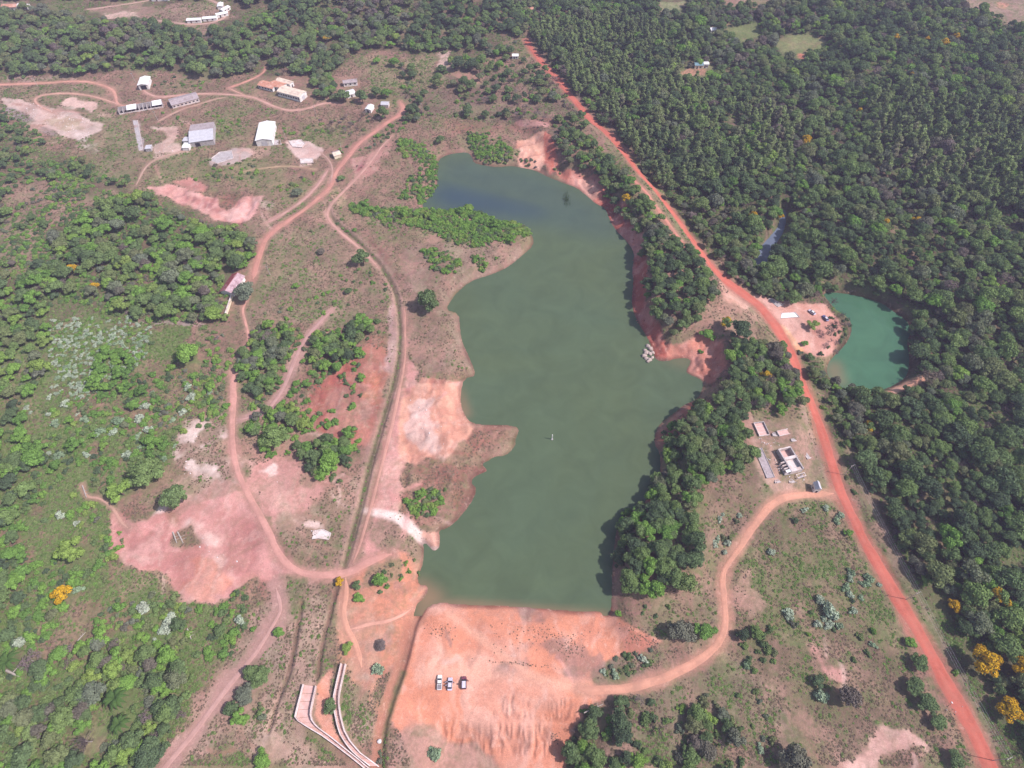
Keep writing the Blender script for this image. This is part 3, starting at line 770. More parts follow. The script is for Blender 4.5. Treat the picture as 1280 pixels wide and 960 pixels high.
# ------------------------------------------------------------------ road strips lying on the ground
def road_mat(name, col):
    m, nt = mat(name); n = N(nt)
    co = n.add('ShaderNodeTexCoord').outputs['Object']
    uv = n.add('ShaderNodeUVMap').outputs[0]
    sx = n.add('ShaderNodeSeparateXYZ'); n.link(uv, sx.inputs[0])
    u = sx.outputs[0]
    rut = n.mul(n.mul(n.mul(u, 2 * math.pi * 2), 1.6, 'ADD'), 0, 'ADD')
    s = n.add('ShaderNodeMath', operation='SINE'); n.link(rut, s.inputs[0])
    f1 = n.noise(.09, 5, .6, co); f2 = n.noise(1.3, 5, .7, co)
    c = n.mix(1.0, tuple(col), n.rng(f2, .3, .7, .80, 1.14), 'MULTIPLY')
    c = n.mix(n.rng(n.noise(.5, 6, .75, co, .5), .5, .72, 0, .55), c, tuple(col * .62 + np.array((.03, .025, .02))))
    at = n.add('ShaderNodeAttribute', attribute_name='soil').outputs['Color']
    ed = n.mul(n.mul(n.mul(u, .5, 'SUBTRACT'), 0, 'ADD'), n.mul(n.mul(u, .5, 'SUBTRACT'), 4.0), 'MULTIPLY')
    edge_ = n.mul(n.rng(ed, .25, .95, 0, 1), n.rng(n.noise(.8, 5, .7, co), .32, .55), 'MULTIPLY')
    road_rut_marker = 0
    c = n.mix(n.rng(f1, .42, .62, 0, .55), c, tuple(np.minimum(col * 1.25 + np.array((.04, .03, .025)), .8)))
    c = n.mix(n.mul(n.rng(s.outputs[0], -1, 1, 0, .42), n.rng(n.noise(.3, 3, .6, co), .3, .6)), c, tuple(np.minimum(col * 1.18 + np.array((.06, .06, .05)), .85)))
    c = n.mix(n.mul(edge_, .85 if col[0] > .45 and col[1] < .14 else 1.0), c, at)
    c = n.mix(n.rng(n.noise(.12, 4, .65, co), .45, .62, .06 if col[1] < .14 else .22, .38 if col[1] < .14 else .80), c, at)
    n.out(n.bsdf(c, .95, .1, f2, .12, .5).outputs[0]); return m

def resample(pts, step):
    p = chaikin(pts, 3)
    x, y, _ = ground(p[:, 0], p[:, 1])
    s = np.concatenate([[0], np.cumsum(np.hypot(np.diff(x), np.diff(y)))])
    q = np.arange(0, s[-1], step)
    return np.interp(q, s, x), np.interp(q, s, y), q

def strip(name, pts, wd, m, label, lift_=.10, rough=.20, nw=7, cat=None, kind='structure', parent=None):
    x, y, s = resample(pts, 1.1)
    tx = np.gradient(x); ty = np.gradient(y); L = np.hypot(tx, ty); nx, ny = ty / L, -tx / L
    if wd < 6: wd = wd * .80; rough = .27
    wl = wd / 2 * (1 + (fbm(s, s * 0 + 3.3, 22, len(pts), 5) - .5) * rough * 6)
    wr = wd / 2 * (1 + (fbm(s, s * 0 + 77.3, 22, len(pts) + 5, 5) - .5) * rough * 6)
    fade = np.clip(np.minimum(s, s[-1] - s) / 4, .25, 1)
    wl *= fade; wr *= fade
    V = []; UV = []
    for j in range(nw):
        u = j / (nw - 1)
        off = -wl + (wl + wr) * u
        px, py = x + nx * off, y + ny * off
        edge = 1 if 0 < j < nw - 1 else 0
        z = bil(H, px, py) + (lift_ if edge else -.12)
        V.append(np.stack([px, py, z], -1)); UV.append(np.stack([np.full_like(s, u), s / 10], -1))
    V = np.stack(V, 1); UV = np.stack(UV, 1).reshape(-1, 2)
    n = len(x)
    VS = V.reshape(-1, 3)
    i = np.arange(n - 1)[:, None] * nw + np.arange(nw - 1)[None]
    F = np.stack([i, i + 1, i + nw + 1, i + nw], -1).reshape(-1, 4)
    me = new_mesh(name, V.reshape(-1, 3), F, m, smooth_=True)
    uvl = me.uv_layers.new(name='UVMap')
    uvl.data.foreach_set('uv', UV[F.ravel()].astype(np.float32).ravel())
    so = me.attributes.new('soil', 'FLOAT_COLOR', 'POINT'); so.data.foreach_set('color', np.concatenate([bil(ALB, VS[:, 0], VS[:, 1]), np.ones((len(VS), 1))], 1).astype(np.float32).ravel())
    return tag(link(name, me, parent), label, cat, kind=kind)
_rm = {}
ROAD_LABELS = ['wide red dirt road running diagonally past the lake and the pond', 'short pinkish track beside the upper red road', 'sandy orange track looping from the red road down onto the dam',
 'reddish track running down from the small houses at the top', 'narrow path past the old house with the red roof', 'pink track winding down the left side to the canal end', 'pale track along the outer side of the canal head',
 'pink track between the canal and the lake shore', 'reddish track along the upper left edge of the clearing', 'small loop track round the pale earth patch at upper left', 'track along the long sheds and the white hangar',
 'track leading up from the red roofed school into the trees', 'short link track between the two upper tracks', 'faint track from the long shed to the metal shed', 'faint track beside the small hut', 'pale parallel track below the ruined yard',
 'wide washed pink track at the bottom left', 'greyish pink track between shrubs in the middle left', 'orange track beside the spillway channels', 'thin footpath across the clay beside the creek', 'thin footpath into the green scrub',
 'faint track above the pink quarry', 'far track at the top left', 'far track round the row of white houses', 'faint path across the grass above the quarry']
for (name, wd, col, pts), lab in zip(ROADS, ROAD_LABELS):
    k = tuple(np.round(col, 2))
    if k not in _rm: _rm[k] = road_mat('packed_earth', col)
    strip(name, pts, wd, _rm[k], lab)

# ------------------------------------------------------------------ foliage
def foliage_mat(name, ramp, trans=.18, var=.35):
    """leaf colour picked per plant: obj.color.r for plants that set it, else Object Info random"""
    m, nt = mat(name); n = N(nt)
    oi = n.add('ShaderNodeObjectInfo')
    sep = n.add('ShaderNodeSeparateColor'); n.link(oi.outputs['Color'], sep.inputs[0])
    isdef = n.mul(sep.outputs[0], .995, 'GREATER_THAN')
    mx = n.add('ShaderNodeMix'); n.link(isdef, mx.inputs[0]); n.link(sep.outputs[0], mx.inputs[2]); 
    ia = n.add('ShaderNodeAttribute', attribute_name='tone', attribute_type='INSTANCER').outputs['Fac']
    has = n.mul(ia, .0005, 'GREATER_THAN')
    m2 = n.add('ShaderNodeMix'); n.link(has, m2.inputs[0]); n.link(oi.outputs['Random'], m2.inputs[2]); n.link(ia, m2.inputs[3]); n.link(m2.outputs[0], mx.inputs[3])
    r = n.add('ShaderNodeValToRGB'); cr = r.color_ramp
    while len(cr.elements) > 1: cr.elements.remove(cr.elements[-1])
    for i, (p, c) in enumerate(ramp):
        e = cr.elements[0] if i == 0 else cr.elements.new(p)
        e.position = p; e.color = (*c, 1)
    n.link(mx.outputs[0], r.inputs[0])
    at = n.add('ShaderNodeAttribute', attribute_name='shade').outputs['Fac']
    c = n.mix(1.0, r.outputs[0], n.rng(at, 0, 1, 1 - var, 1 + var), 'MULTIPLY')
    d = n.add('ShaderNodeBsdfDiffuse'); n.link(c, d.inputs[0])
    t = n.add('ShaderNodeBsdfTranslucent'); n.link(n.mix(1.0, c, (1.2, 1.3, .6), 'MULTIPLY'), t.inputs[0])
    ms = n.add('ShaderNodeMixShader'); ms.inputs[0].default_value = trans
    n.link(d.outputs[0], ms.inputs[1]); n.link(t.outputs[0], ms.inputs[2])
    n.out(ms.outputs[0]); return m

# palette positions: 0-.125 very dark, .. .9-.99 see PAL_WORDS
M_LEAF = foliage_mat('leaves', [(0, (.074, .108, .062)), (.18, (.100, .148, .076)), (.36, (.126, .186, .080)), (.50, (.158, .228, .086)), (.60, (.185, .272, .088)), (.70, (.188, .208, .100)), (.80, (.170, .205, .138)), (.90, (.175, .155, .120)), (.97, (.21, .170, .155))])
M_BRIGHT = foliage_mat('young_leaves', [(0, (.115, .210, .055)), (.3, (.150, .275, .065)), (.6, (.195, .340, .070)), (.8, (.250, .340, .085)), (1, (.16, .23, .085))])
M_EUC = foliage_mat('eucalyptus_leaves', [(0, (.125, .165, .085)), (.4, (.185, .235, .105)), (.75, (.24, .315, .12)), (1, (.25, .23, .16))])
M_SILVER = foliage_mat('silvery_leaves', [(0, (.20, .29, .16)), (.36, (.27, .36, .22)), (.5, (.36, .43, .31)), (1, (.44, .48, .37))], .1)
M_FLOWER = foliage_mat('yellow_blossom', [(0, (.60, .36, .015)), (.5, (.62, .40, .03)), (1, (.46, .29, .03))], .15)
M_DRYTWIG = foliage_mat('bare_twigs', [(0, (.17, .13, .12)), (.5, (.22, .17, .16)), (1, (.20, .165, .11))], .05)
M_PALM = foliage_mat('palm_leaves', [(0, (.10, .19, .05)), (1, (.13, .22, .06))])
M_BARK = simple('bark', (.17, .125, .095), .9, .1, .3, 3)
M_BARKP = simple('pale_bark', (.42, .37, .32), .9, .1, .25, 3)

def ico(sub):
    t = (1 + 5 ** .5) / 2
    v = [(-1,t,0),(1,t,0),(-1,-t,0),(1,-t,0),(0,-1,t),(0,1,t),(0,-1,-t),(0,1,-t),(t,0,-1),(t,0,1),(-t,0,-1),(-t,0,1)]
    f = [(0,11,5),(0,5,1),(0,1,7),(0,7,10),(0,10,11),(1,5,9),(5,11,4),(11,10,2),(10,7,6),(7,1,8),(3,9,4),(3,4,2),(3,2,6),(3,6,8),(3,8,9),(4,9,5),(2,4,11),(6,2,10),(8,6,7),(9,8,1)]
    v = [np.array(p) / np.linalg.norm(p) for p in v]
    for _ in range(sub):
        c = {}; nf = []
        def mid(a, b):
            k = (min(a, b), max(a, b))
            if k not in c:
                p = v[a] + v[b]; v.append(p / np.linalg.norm(p)); c[k] = len(v) - 1
            return c[k]
        for a, b, d in f:
            x, y, z = mid(a, b), mid(b, d), mid(d, a)
            nf += [(a, x, z), (b, y, x), (d, z, y), (x, y, z)]
        f = nf
    return np.array(v), np.array(f)
ICO1, ICO2 = ico(1), ico(2)

def crown_mesh(name, lumps, leaf, n, mats, seed, core=.80, flat=.6, mat2=None, sub=1, asp=.7, p2=0):
    """lumps: list of (x, y, z, r, rz).  leaf-sized quads over the lumps round a rough darker core"""
    g = np.random.default_rng(seed)
    L = np.array(lumps, float)
    V = []; T = []; sh = []; fm = []
    base = 0
    iv, jf = ICO1 if sub == 1 else ICO2
    for (x, y, z, r, rz) in L:
        k = 1 + (g.random(len(iv)) - .5) * .35
        p = iv * k[:, None] * np.array([r, r, rz]) * core + np.array([x, y, z])
        V.append(p); T.append(jf + base); base += len(iv)
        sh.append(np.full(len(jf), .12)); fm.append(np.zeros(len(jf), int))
    w = L[:, 3] ** 2; w /= w.sum()
    li = g.choice(len(L), n, p=w)
    d = g.normal(size=(n, 3)); d[:, 2] = np.abs(d[:, 2]) * 1.1 - .35 * (g.random(n) < .35); d /= np.linalg.norm(d, axis=1)[:, None]
    C = L[li]
    rad = g.uniform(.80, 1.12, n)
    P = C[:, :3] + d * rad[:, None] * np.stack([C[:, 3], C[:, 3], C[:, 4]], 1)
    keep = np.ones(n, bool)
    for j, (x, y, z, r, rz) in enumerate(L):
        q = (P - (x, y, z)) / np.array([r, r, rz])
        keep &= ((q ** 2).sum(1) > .55) | (li == j)
    P = P[keep]; d = d[keep]; li = li[keep]
    n = len(P)
    nrm = d + g.normal(size=(n, 3)) * flat; nrm /= np.linalg.norm(nrm, axis=1)[:, None]
    a = np.cross(nrm, g.normal(size=(n, 3))); a /= np.linalg.norm(a, axis=1)[:, None] + 1e-9
    b = np.cross(nrm, a)
    s = leaf * g.uniform(.6, 1.35, n)[:, None]
    q = [P - a * s - b * s * asp, P + a * s - b * s * asp * .6, P + a * s * .8 + b * s * asp, P - a * s * .7 + b * s * asp * .9]
    Q = np.stack(q, 1).reshape(-1, 3)
    i = base + np.arange(n)[:, None] * 4
    T.append(np.concatenate([i + [0, 1, 2], i + [0, 2, 3]], 0)); V.append(Q)
    lsh = g.random(len(L))
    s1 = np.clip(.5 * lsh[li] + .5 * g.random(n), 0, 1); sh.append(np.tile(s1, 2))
    m2 = ((g.random(len(L))[li] < p2) & (d[:, 2] > -.1)).astype(int); fm.append(np.tile(m2, 2))
    me = new_mesh(name, np.concatenate(V), np.concatenate(T), mats, fm=np.concatenate(fm) if len(mats) > 1 else None)
    at = me.attributes.new('shade', 'FLOAT', 'FACE'); at.data.foreach_set('value', np.concatenate(sh).astype(np.float32))
    return me

def tube(V, F, pts, rads, k=5):
    b = len(V)
    for i, (p, r) in enumerate(zip(pts, rads)):
        p = Vector(p)
        d = (Vector(pts[min(i + 1, len(pts) - 1)]) - Vector(pts[max(i - 1, 0)])).normalized()
        u = d.orthogonal().normalized(); v = d.cross(u)
        for j in range(k):
            a = 2 * math.pi * j / k
            V.append(p + (u * math.cos(a) + v * math.sin(a)) * r)
    for i in range(len(pts) - 1):
        for j in range(k):
            F.append((b + i * k + j, b + i * k + (j + 1) % k, b + (i + 1) * k + (j + 1) % k, b + (i + 1) * k + j))
    F.append(tuple(b + j for j in range(k))[::-1]); F.append(tuple(b + (len(pts) - 1) * k + j for j in range(k)))

def trunk_mesh(name, top, r0, limbs, mats, seed, k=5):
    g = random.Random(seed); V = []; F = []
    b = (g.uniform(-.06, .06), g.uniform(-.06, .06))
    tube(V, F, [(0, 0, -.35), (b[0] * .5, b[1] * .5, top * .5), (b[0], b[1], top)], [r0 * 1.3, r0, r0 * .6], k)
    for (x, y, z) in limbs:
        h = top * g.uniform(.55, .95)
        tube(V, F, [(b[0] * h / top, b[1] * h / top, h), (x * .55, y * .55, h + (z - h) * .6), (x, y, z)], [r0 * .5, r0 * .33, r0 * .14], 4)
    return new_mesh(name, V, F, mats)

def broad(seed, kind):
    g = random.Random(seed); lumps = []
    n = g.randint(10, 15)
    wide = {'round': 1, 'flat': .72, 'open': .8}[kind]
    for i in range(n):
        a = 2.4 * i + g.uniform(-.7, .7)
        rr = 0 if i == 0 else g.uniform(.30, .82)
        r = g.uniform(.22, .44) * (1.25 if i == 0 else 1) * (1.12 - .35 * rr)
        z = .95 + (.30 - rr * .45) * wide + g.uniform(-.22, .18)
        lumps.append((rr * math.cos(a), rr * math.sin(a), z, r, r * g.uniform(.7, .95) * wide))
    return lumps
CROWNS = {}; TRUNKS = {}
def reg(sp, crown, trunk): CROWNS.setdefault(sp, []).append(crown); TRUNKS.setdefault(sp, []).append(trunk)
for i in range(8):
    L = broad(100 + i, ('round', 'open', 'flat', 'round')[i % 4])
    limbs = [(l[0] * .9, l[1] * .9, l[2] - l[4] * .3) for l in L[1:7]]
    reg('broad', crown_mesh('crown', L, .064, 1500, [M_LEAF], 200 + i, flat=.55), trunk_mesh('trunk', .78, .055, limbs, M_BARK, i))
for i in range(4):
    L = broad(140 + i, ('round', 'flat')[i % 2])
    limbs = [(l[0] * .9, l[1] * .9, l[2] - l[4] * .3) for l in L[1:7]]
    reg('bright', crown_mesh('crown', L, .062, 1500, [M_BRIGHT], 240 + i, flat=.5), trunk_mesh('trunk', .78, .055, limbs, M_BARK, 40 + i))
for i in range(4):
    L = broad(160 + i, ('round', 'open')[i % 2])
    limbs = [(l[0] * .9, l[1] * .9, l[2] - l[4] * .3) for l in L[1:7]]
    reg('flower', crown_mesh('crown', L, .064, 1500, [M_LEAF, M_FLOWER], 260 + i, flat=.6, p2=(.93, .38, .6, .22)[i]), trunk_mesh('trunk', .78, .05, limbs, M_BARK, 60 + i))
for i in range(7):
    g = random.Random(300 + i); L = []
    lean = (g.uniform(-.25, .25), g.uniform(-.25, .25))
    for j in range(15):
        t = (j + g.uniform(-.4, .4)) / 14; a = j * 2.4 + g.uniform(-.9, .9); rr = .50 * math.sin(math.pi * min(max(t * .85 + .12, 0), 1)) * g.uniform(.2, 1.15)
        L.append((rr * math.cos(a) + lean[0] * t, rr * math.sin(a) + lean[1] * t, 1.8 + 2.9 * t, g.uniform(.24, .40) * (1.1 - .3 * t), g.uniform(.30, .55)))
    limbs = [(l[0] * .8, l[1] * .8, l[2] - .1) for l in L[:6]]
    reg('euc', crown_mesh('crown', L, .085, 1300, [M_EUC], 320 + i, core=.6, flat=.7), trunk_mesh('trunk', 4.0, .065, limbs, M_BARKP, 320 + i))
for i in range(6):
    g = random.Random(400 + i); L = [(0, 0, .35, .55, .5)]
    for j in range(g.randint(5, 9)):
        a = g.uniform(0, 6.28); rr = g.uniform(.3, .95)
        L.append((rr * math.cos(a), rr * math.sin(a), g.uniform(.10, .40), g.uniform(.18, .42), g.uniform(.18, .40)))
    CROWNS.setdefault('shrub', []).append(crown_mesh('shrub', L, .085, 620, [M_LEAF], 420 + i, flat=.6))
    CROWNS.setdefault('green', []).append(crown_mesh('shrub', L, .085, 620, [M_BRIGHT], 440 + i, flat=.6))
    if i < 4: CROWNS.setdefault('silver', []).append(crown_mesh('shrub', L, .10, 420, [M_SILVER], 460 + i, flat=.7, core=.75))
# leafless, twiggy trees
def twiggy(seed, leafy=0):
    g = random.Random(seed); V = []; F = []
    for i in range(15):
        a = g.uniform(0, 6.28); rr = g.uniform(.3, 1.0); z = g.uniform(.75, 1.45) - rr * .25
        p0 = Vector((0, 0, g.uniform(.3, .8))); p2 = Vector((rr * math.cos(a), rr * math.sin(a), z)); p1 = (p0 + p2) / 2 + Vector((0, 0, .12))
        tube(V, F, [p0, p1, p2], [.03, .02, .008], 3)
        for q in range(9):
            t = g.uniform(.35, 1); s = p0.lerp(p2, t) + Vector((0, 0, .08)); e = s + Vector((g.uniform(-.28, .28), g.uniform(-.28, .28), g.uniform(0, .3)))
            tube(V, F, [s, e], [.014, .005], 3)
    return new_mesh('crown', V, F, M_DRYTWIG)
for i in range(4):
    V = []; F = []; tube(V, F, [(0, 0, -.3), (.02, 0, .4), (0, .02, .8)], [.06, .045, .03], 5)
    L = [(l[0], l[1], l[2], l[3], l[4]) for l in broad(500 + i, 'open')]
    reg('dry', twiggy(500 + i) if i % 2 == 0 else crown_mesh('crown', L, .055, 900, [M_DRYTWIG], 520 + i, core=.35, flat=1.2, asp=.3), new_mesh('trunk', V, F, M_BARKP))
# palm
def palm_mesh(seed):
    g = random.Random(seed); V = []; F = []
    for i in range(13):
        a = 2 * math.pi * i / 13 + g.uniform(-.2, .2); up = g.uniform(.15, .6)
        prev = None
        for s in range(7):
            t = s / 6
            p = Vector((math.cos(a) * t, math.sin(a) * t, 1.0 + up * math.sin(t * 2.6) - .45 * t * t))
            side = Vector((-math.sin(a), math.cos(a), 0)) * (.17 * math.sin(math.pi * min(t * .9 + .12, 1)))
            V += [p - side + Vector((0, 0, -.05)), p + Vector((0, 0, .01)), p + side + Vector((0, 0, -.05))]
            b = len(V) - 3
            if s:
                F += [(b - 3, b - 2, b + 1, b), (b - 2, b - 1, b + 2, b + 1)]
    return new_mesh('crown', V, F, M_PALM)
reg('palm', palm_mesh(3), trunk_mesh('trunk', 1.0, .05, [], M_BARK, 71))

# ------------------------------------------------------------------ who grows where
# zone: (photo polygon, spacing m, {species: weight}, (size lo, hi), where-phrase, clumpiness 0..1)
PLANTS = []     # (species, x, y, size, tone, where, hand label)
def nogo_at(x, y):
    i = np.clip(((x - X0) / RS).astype(int), 0, NX - 1); j = np.clip(((y - Y0) / RS).astype(int), 0, NY - 1)
    return NOGO[j, i]
BAREX = []
def clear(pts, r=0):
    x, y, _ = ground(*np.array(pts, float).T); w = window(x, y, 3)
    NOGO[w] |= poly_mask(x, y, w) > .5
CLEARINGS = [
 [(966,54),(985,42),(1012,44),(1036,50),(1026,68),(1006,66),(1000,80),(984,72),(974,76)], [(822,-4),(860,-4),(856,20),(826,22)], [(905,-8),(960,-8),(985,4),(940,11),(905,7)],
 [(1195,-6),(1300,-12),(1300,45),(1272,36),(1242,22),(1205,14)],
 [(0,4),(30,4),(30,16),(0,16)],
 [(945,372),(985,380),(1015,384),(1000,392),(1000,440),(985,425),(960,395)], [(942,525),(1006,525),(1036,615),(975,618),(950,600),(940,560)],
 [(1095,492),(1130,480),(1150,473),(1182,462),(1180,468),(1140,482),(1110,498)], [(278,348),(292,336),(310,342),(302,362),(290,396),(282,394),(286,360)],
 [(858,462),(872,474),(893,478),(905,455),(900,435),(880,425),(868,440),(866,450)], [(975,890),(1005,890),(1005,930),(975,930)],
 [(415,96),(450,96),(450,122),(425,124)], [(452,124),(490,122),(490,142),(452,142)], [(316,96),(392,96),(392,130),(316,120)], [(160,92),(184,92),(184,114),(160,114)],
 [(542,68),(562,66),(564,84),(598,92),(598,104),(575,100),(545,80)], [(842,91),(890,77),(896,99),(850,106)], [(900,38),(945,28),(956,54),(920,60)], [(886,36),(896,36),(896,44),(886,44)], [(110,14),(180,4),(200,12),(190,20),(170,22),(130,24)],
]
for c in CLEARINGS: clear(c)

_seed = [1]
def zone(pts, s, mix, size, where, clump=.3, keep=1.0, tone=None, seed=None):
    """jittered grid of plants inside a traced outline"""
    _seed[0] += 1
    g = np.random.default_rng(seed or _seed[0] * 7 + 3)
    x, y, _ = ground(*np.array(pts, float).T)
    w = window(x, y, 2)
    xs = np.arange(gx[w[1].start], gx[w[1].stop - 1], s); ys = np.arange(gy[w[0].start], gy[w[0].stop - 1], s)
    A, B = np.meshgrid(xs, ys)
    A = (A + g.uniform(-.48, .48, A.shape) * s).ravel(); B = (B + g.uniform(-.48, .48, B.shape) * s).ravel()
    m = poly_mask(x, y, w)
    i = np.clip(((A - gx[w[1].start]) / RS).astype(int), 0, m.shape[1] - 1); j = np.clip(((B - gy[w[0].start]) / RS).astype(int), 0, m.shape[0] - 1)
    ok = (m[j, i] > .5) & ~nogo_at(A, B) & (g.random(len(A)) < keep)
    if clump: ok &= vn(A, B, 16, _seed[0]) + (g.random(len(A)) - .5) * .25 > clump
    A = A[ok]; B = B[ok]
    sp = list(mix); wt = np.array([mix[k] for k in sp], float); wt /= wt.sum()
    ch = g.choice(len(sp), len(A), p=wt)
    q = g.beta(1.6, 2.2, len(A)); sz = size[0] + (size[1] - size[0]) * q
    tn = g.random(len(A)) ** .85 * .97 if tone is None else tone[0] + (tone[1] - tone[0]) * g.random(len(A))
    # neighbours tend to share a tone
    if tone is None: tn = np.clip(tn * .62 + .70 * (vn(A, B, 26, 5) * .6 + vn(A, B, 70, 6) * .4) - .16, 0.01, .97)
    for k in range(len(A)): PLANTS.append((sp[ch[k]], A[k], B[k], sz[k] * SCL.get(sp[ch[k]], 1), tn[k], where, None))
SCL = {'euc': .68, 'shrub': .60, 'green': .70, 'silver': .82, 'dry': .8, 'flower': .95}

def put(sp, px, py, size, tone, label, up=None):
    """one plant placed by hand; px, py is the middle of its crown"""
    h = {'broad': 1.0, 'bright': 1.0, 'flower': 1.0, 'euc': 3.4, 'dry': 1.0, 'palm': 1.0}.get(sp, .35) * size
    x, y, _ = ground(px, py, h)
    PLANTS.append((sp, float(x), float(y), size, tone, None, label))
    NOGO_disc(float(x), float(y), size * 1.0)

def NOGO_disc(x, y, r):
    w = window([x], [y], r + 1)
    NOGO[w] |= (GX[w] - x) ** 2 + (GY[w] - y) ** 2 < r * r

# plants one can point at (size = crown radius, m)
put('bright', 232, 441, 6.8, .62, 'big bright green tree standing alone in the scrub left of the narrow path')
put('broad', 452, 320, 6.0, .42, 'round dark green tree beside the upper bend of the canal')
put('broad', 535, 375, 7.2, .42, 'large green tree on the lake shore below the upper peninsula')
put('broad', 305, 362, 6.6, .80, 'olive round tree hiding the end of the old house with the red roof')
put('bright', 268, 381, 4.0, .35, 'green tree left of the cream boundary wall')
put('bright', 280, 395, 2.6, .9, 'small yellowish green tree at the foot of the cream boundary wall')
put('broad', 302, 298, 5.0, .60, 'bright green tree left of the track above the old house')
put('bright', 286, 300, 4.4, .5, 'green tree at the forest tip above the old house')
put('broad', 180, 590, 7.5, .55, 'large green tree at the upper edge of the lower left pink clearing')
put('bright', 148, 612, 5.5, .7, 'yellowish green tree at the left corner of the lower left pink clearing')
put('broad', 217, 621, 6.2, .45, 'round green tree inside the pink ground left of the track')
put('bright', 85, 688, 5.8, .75, 'isolated yellow green tree with a dark shadow at lower left')
put('flower', 76, 742, 4.4, .2, 'orange yellow flowering tree at lower left')
put('flower', 88, 335, 3.6, .2, 'yellow flowering tree in the left forest, upper of two')
put('flower', 117, 357, 3.0, .2, 'yellow flowering tree in the left forest, lower of two')
put('broad', 342, 545, 6.5, .60, 'round light green tree below the red soil patch, left of the canal')
put('broad', 365, 522, 4.5, .52, 'green tree at the top of the cluster left of the canal')
put('bright', 412, 575, 5.5, .6, 'bright green tree left of the canal, lowest of its cluster')
put('broad', 393, 570, 4.6, .40, 'dark green tree in the lower cluster left of the canal')
put('broad', 430, 552, 3.5, .52, 'small tree on the red soil just left of the canal')
put('bright', 457, 402, 4.2, .5, 'green tree at the top end of the red soil patch')
put('bright', 474, 724, 3.3, .4, 'bright green bush tree near the lake between canal end and dam')
put('bright', 448, 746, 2.4, .6, 'small bright shrub below the canal end')
put('broad', 445, 731, 2.2, .4, 'dull green bush just right of the canal end')
put('flower', 424, 727, 2.0, .3, 'small orange yellow bush at the canal end')
put('bright', 433, 809, 2.4, .78, 'yellow green bush above the narrow spillway channel')
put('broad', 412, 882, 2.8, .40, 'dark round tree on the left wall of the narrow spillway channel')
put('bright', 298, 897, 3.4, .55, 'bright green round tree at the lower left track fork')
put('bright', 347, 790, 2.4, .42, 'small green tree beside the washed pink track')
put('broad', 322, 845, 4.0, .50, 'loose green tree right of the washed pink track, upper')
put('broad', 305, 868, 4.0, .82, 'grey green tree right of the washed pink track, lower')
put('bright', 325, 950, 3.8, .5, 'bright green tree at the bottom edge left of the spillway')
put('silver', 543, 940, 2.6, .3, 'silvery round bush below the dam slope')
put('silver', 472, 838, 2.4, .4, 'pale silvery bush left of the creek')
put('broad', 475, 806, 2.4, .98, 'brownish leafless bush left of the creek')
put('silver', 1036, 762, 4.0, .5, 'largest silvery bush in the middle of the meadow')
put('silver', 1024, 748, 2.4, .6, 'silvery bush touching the largest one in the meadow')
put('silver', 985, 768, 2.4, .5, 'silvery bush in the left part of the meadow')
put('silver', 1062, 742, 2.0, .5, 'silvery bush right of the largest one in the meadow')
put('silver', 1087, 722, 2.2, .3, 'silvery bush close to the red road at mid right')
put('broad', 1062, 872, 4.6, .93, 'brownish grey round bush in the lower meadow')
put('silver', 1025, 870, 3.2, .4, 'silvery bush left of the brownish bush in the lower meadow')
put('broad', 1022, 850, 2.8, .2, 'dark green bush above the silvery bush in the lower meadow')
put('bright', 1062, 665, 2.0, .45, 'small bright green bush left of the red road below the ruins')
put('broad', 996, 649, 1.8, .1, 'small dark bush just below the orange track')
put('silver', 1006, 637, 1.8, .5, 'lone silvery bush just below the orange track')
put('broad', 995, 950, 5.0, .86, 'grey green round tree at the bottom edge right of centre')
put('broad', 1197, 948, 3.2, .4, 'small dark green tree at the roadside at the bottom right')
put('broad', 852, 790, 5.2, .85, 'grey green bush above the orange track, left of its bend')
put('bright', 884, 787, 4.2, .3, 'dark bushy tree beside the bend of the orange track')
put('broad', 1151, 827, 3.6, .42, 'dark green bush in the roadside row, topmost')
put('broad', 1147, 858, 4.0, .42, 'dark green bush in the roadside row, middle')
put('broad', 1163, 880, 4.0, .38, 'dark green bush in the roadside row, lower')
put('broad', 1176, 902, 3.2, .42, 'dark green bush in the roadside row, lowest')
put('bright', 1140, 802, 2.4, .5, 'narrow light green bush just above the roadside row')
put('flower', 1233, 828, 5.6, .2, 'large yellow flowering tree at the right edge, upper left of the group')
put('flower', 1274, 832, 4.2, .1, 'yellow flowering tree cut by the right edge of the photo')
put('flower', 1264, 888, 4.6, .1, 'brightest yellow flowering tree near the lower right corner')
put('flower', 1193, 757, 3.0, .1, 'small yellow flowering tree in the forest at lower right')
put('flower', 1250, 745, 4.5, .6, 'olive tree with yellow blossom in the forest at lower right')
put('flower', 1225, 722, 2.6, .6, 'little yellow topped tree above the others at lower right')
put('flower', 1087, 532, 3.2, .6, 'yellow flowering tree in the forest right of the ruins')
put('flower', 958, 469, 3.0, .5, 'yellow flowering tree at the left side of the road above the ruins')
put('flower', 1185, 668, 2.8, .7, 'tree with faint yellow flowers deep in the right forest')
put('flower', 942, 252 + 18, 3.2, .3, 'yellow flowering tree left of the river water')
put('flower', 975, 270, 2.8, .2, 'yellow flowering tree at the upper end of the river water')
put('flower', 1002, 292, 3.2, .4, 'yellow flowering tree right of the river water')
put('flower', 783, 247, 3.4, .3, 'yellow flowering tree between the red cliff and the road')
put('flower', 718, 74, 3.0, .3, 'yellow flowering tree right of the top of the red road')
put('flower', 1008, 175, 4.0, .3, 'orange yellow flowering tree in the upper right forest')
put('flower', 1120, 46, 4.0, .1, 'pale yellow flowering tree far up on the right')
put('flower', 1180, 55, 4.4, .3, 'orange flowering tree far up on the right')
put('flower', 1158, 48, 3.4, .3, 'small orange flowering tree left of another far up on the right')
put('flower', 1196, 45, 3.4, .2, 'yellow flowering tree right of another far up on the right')
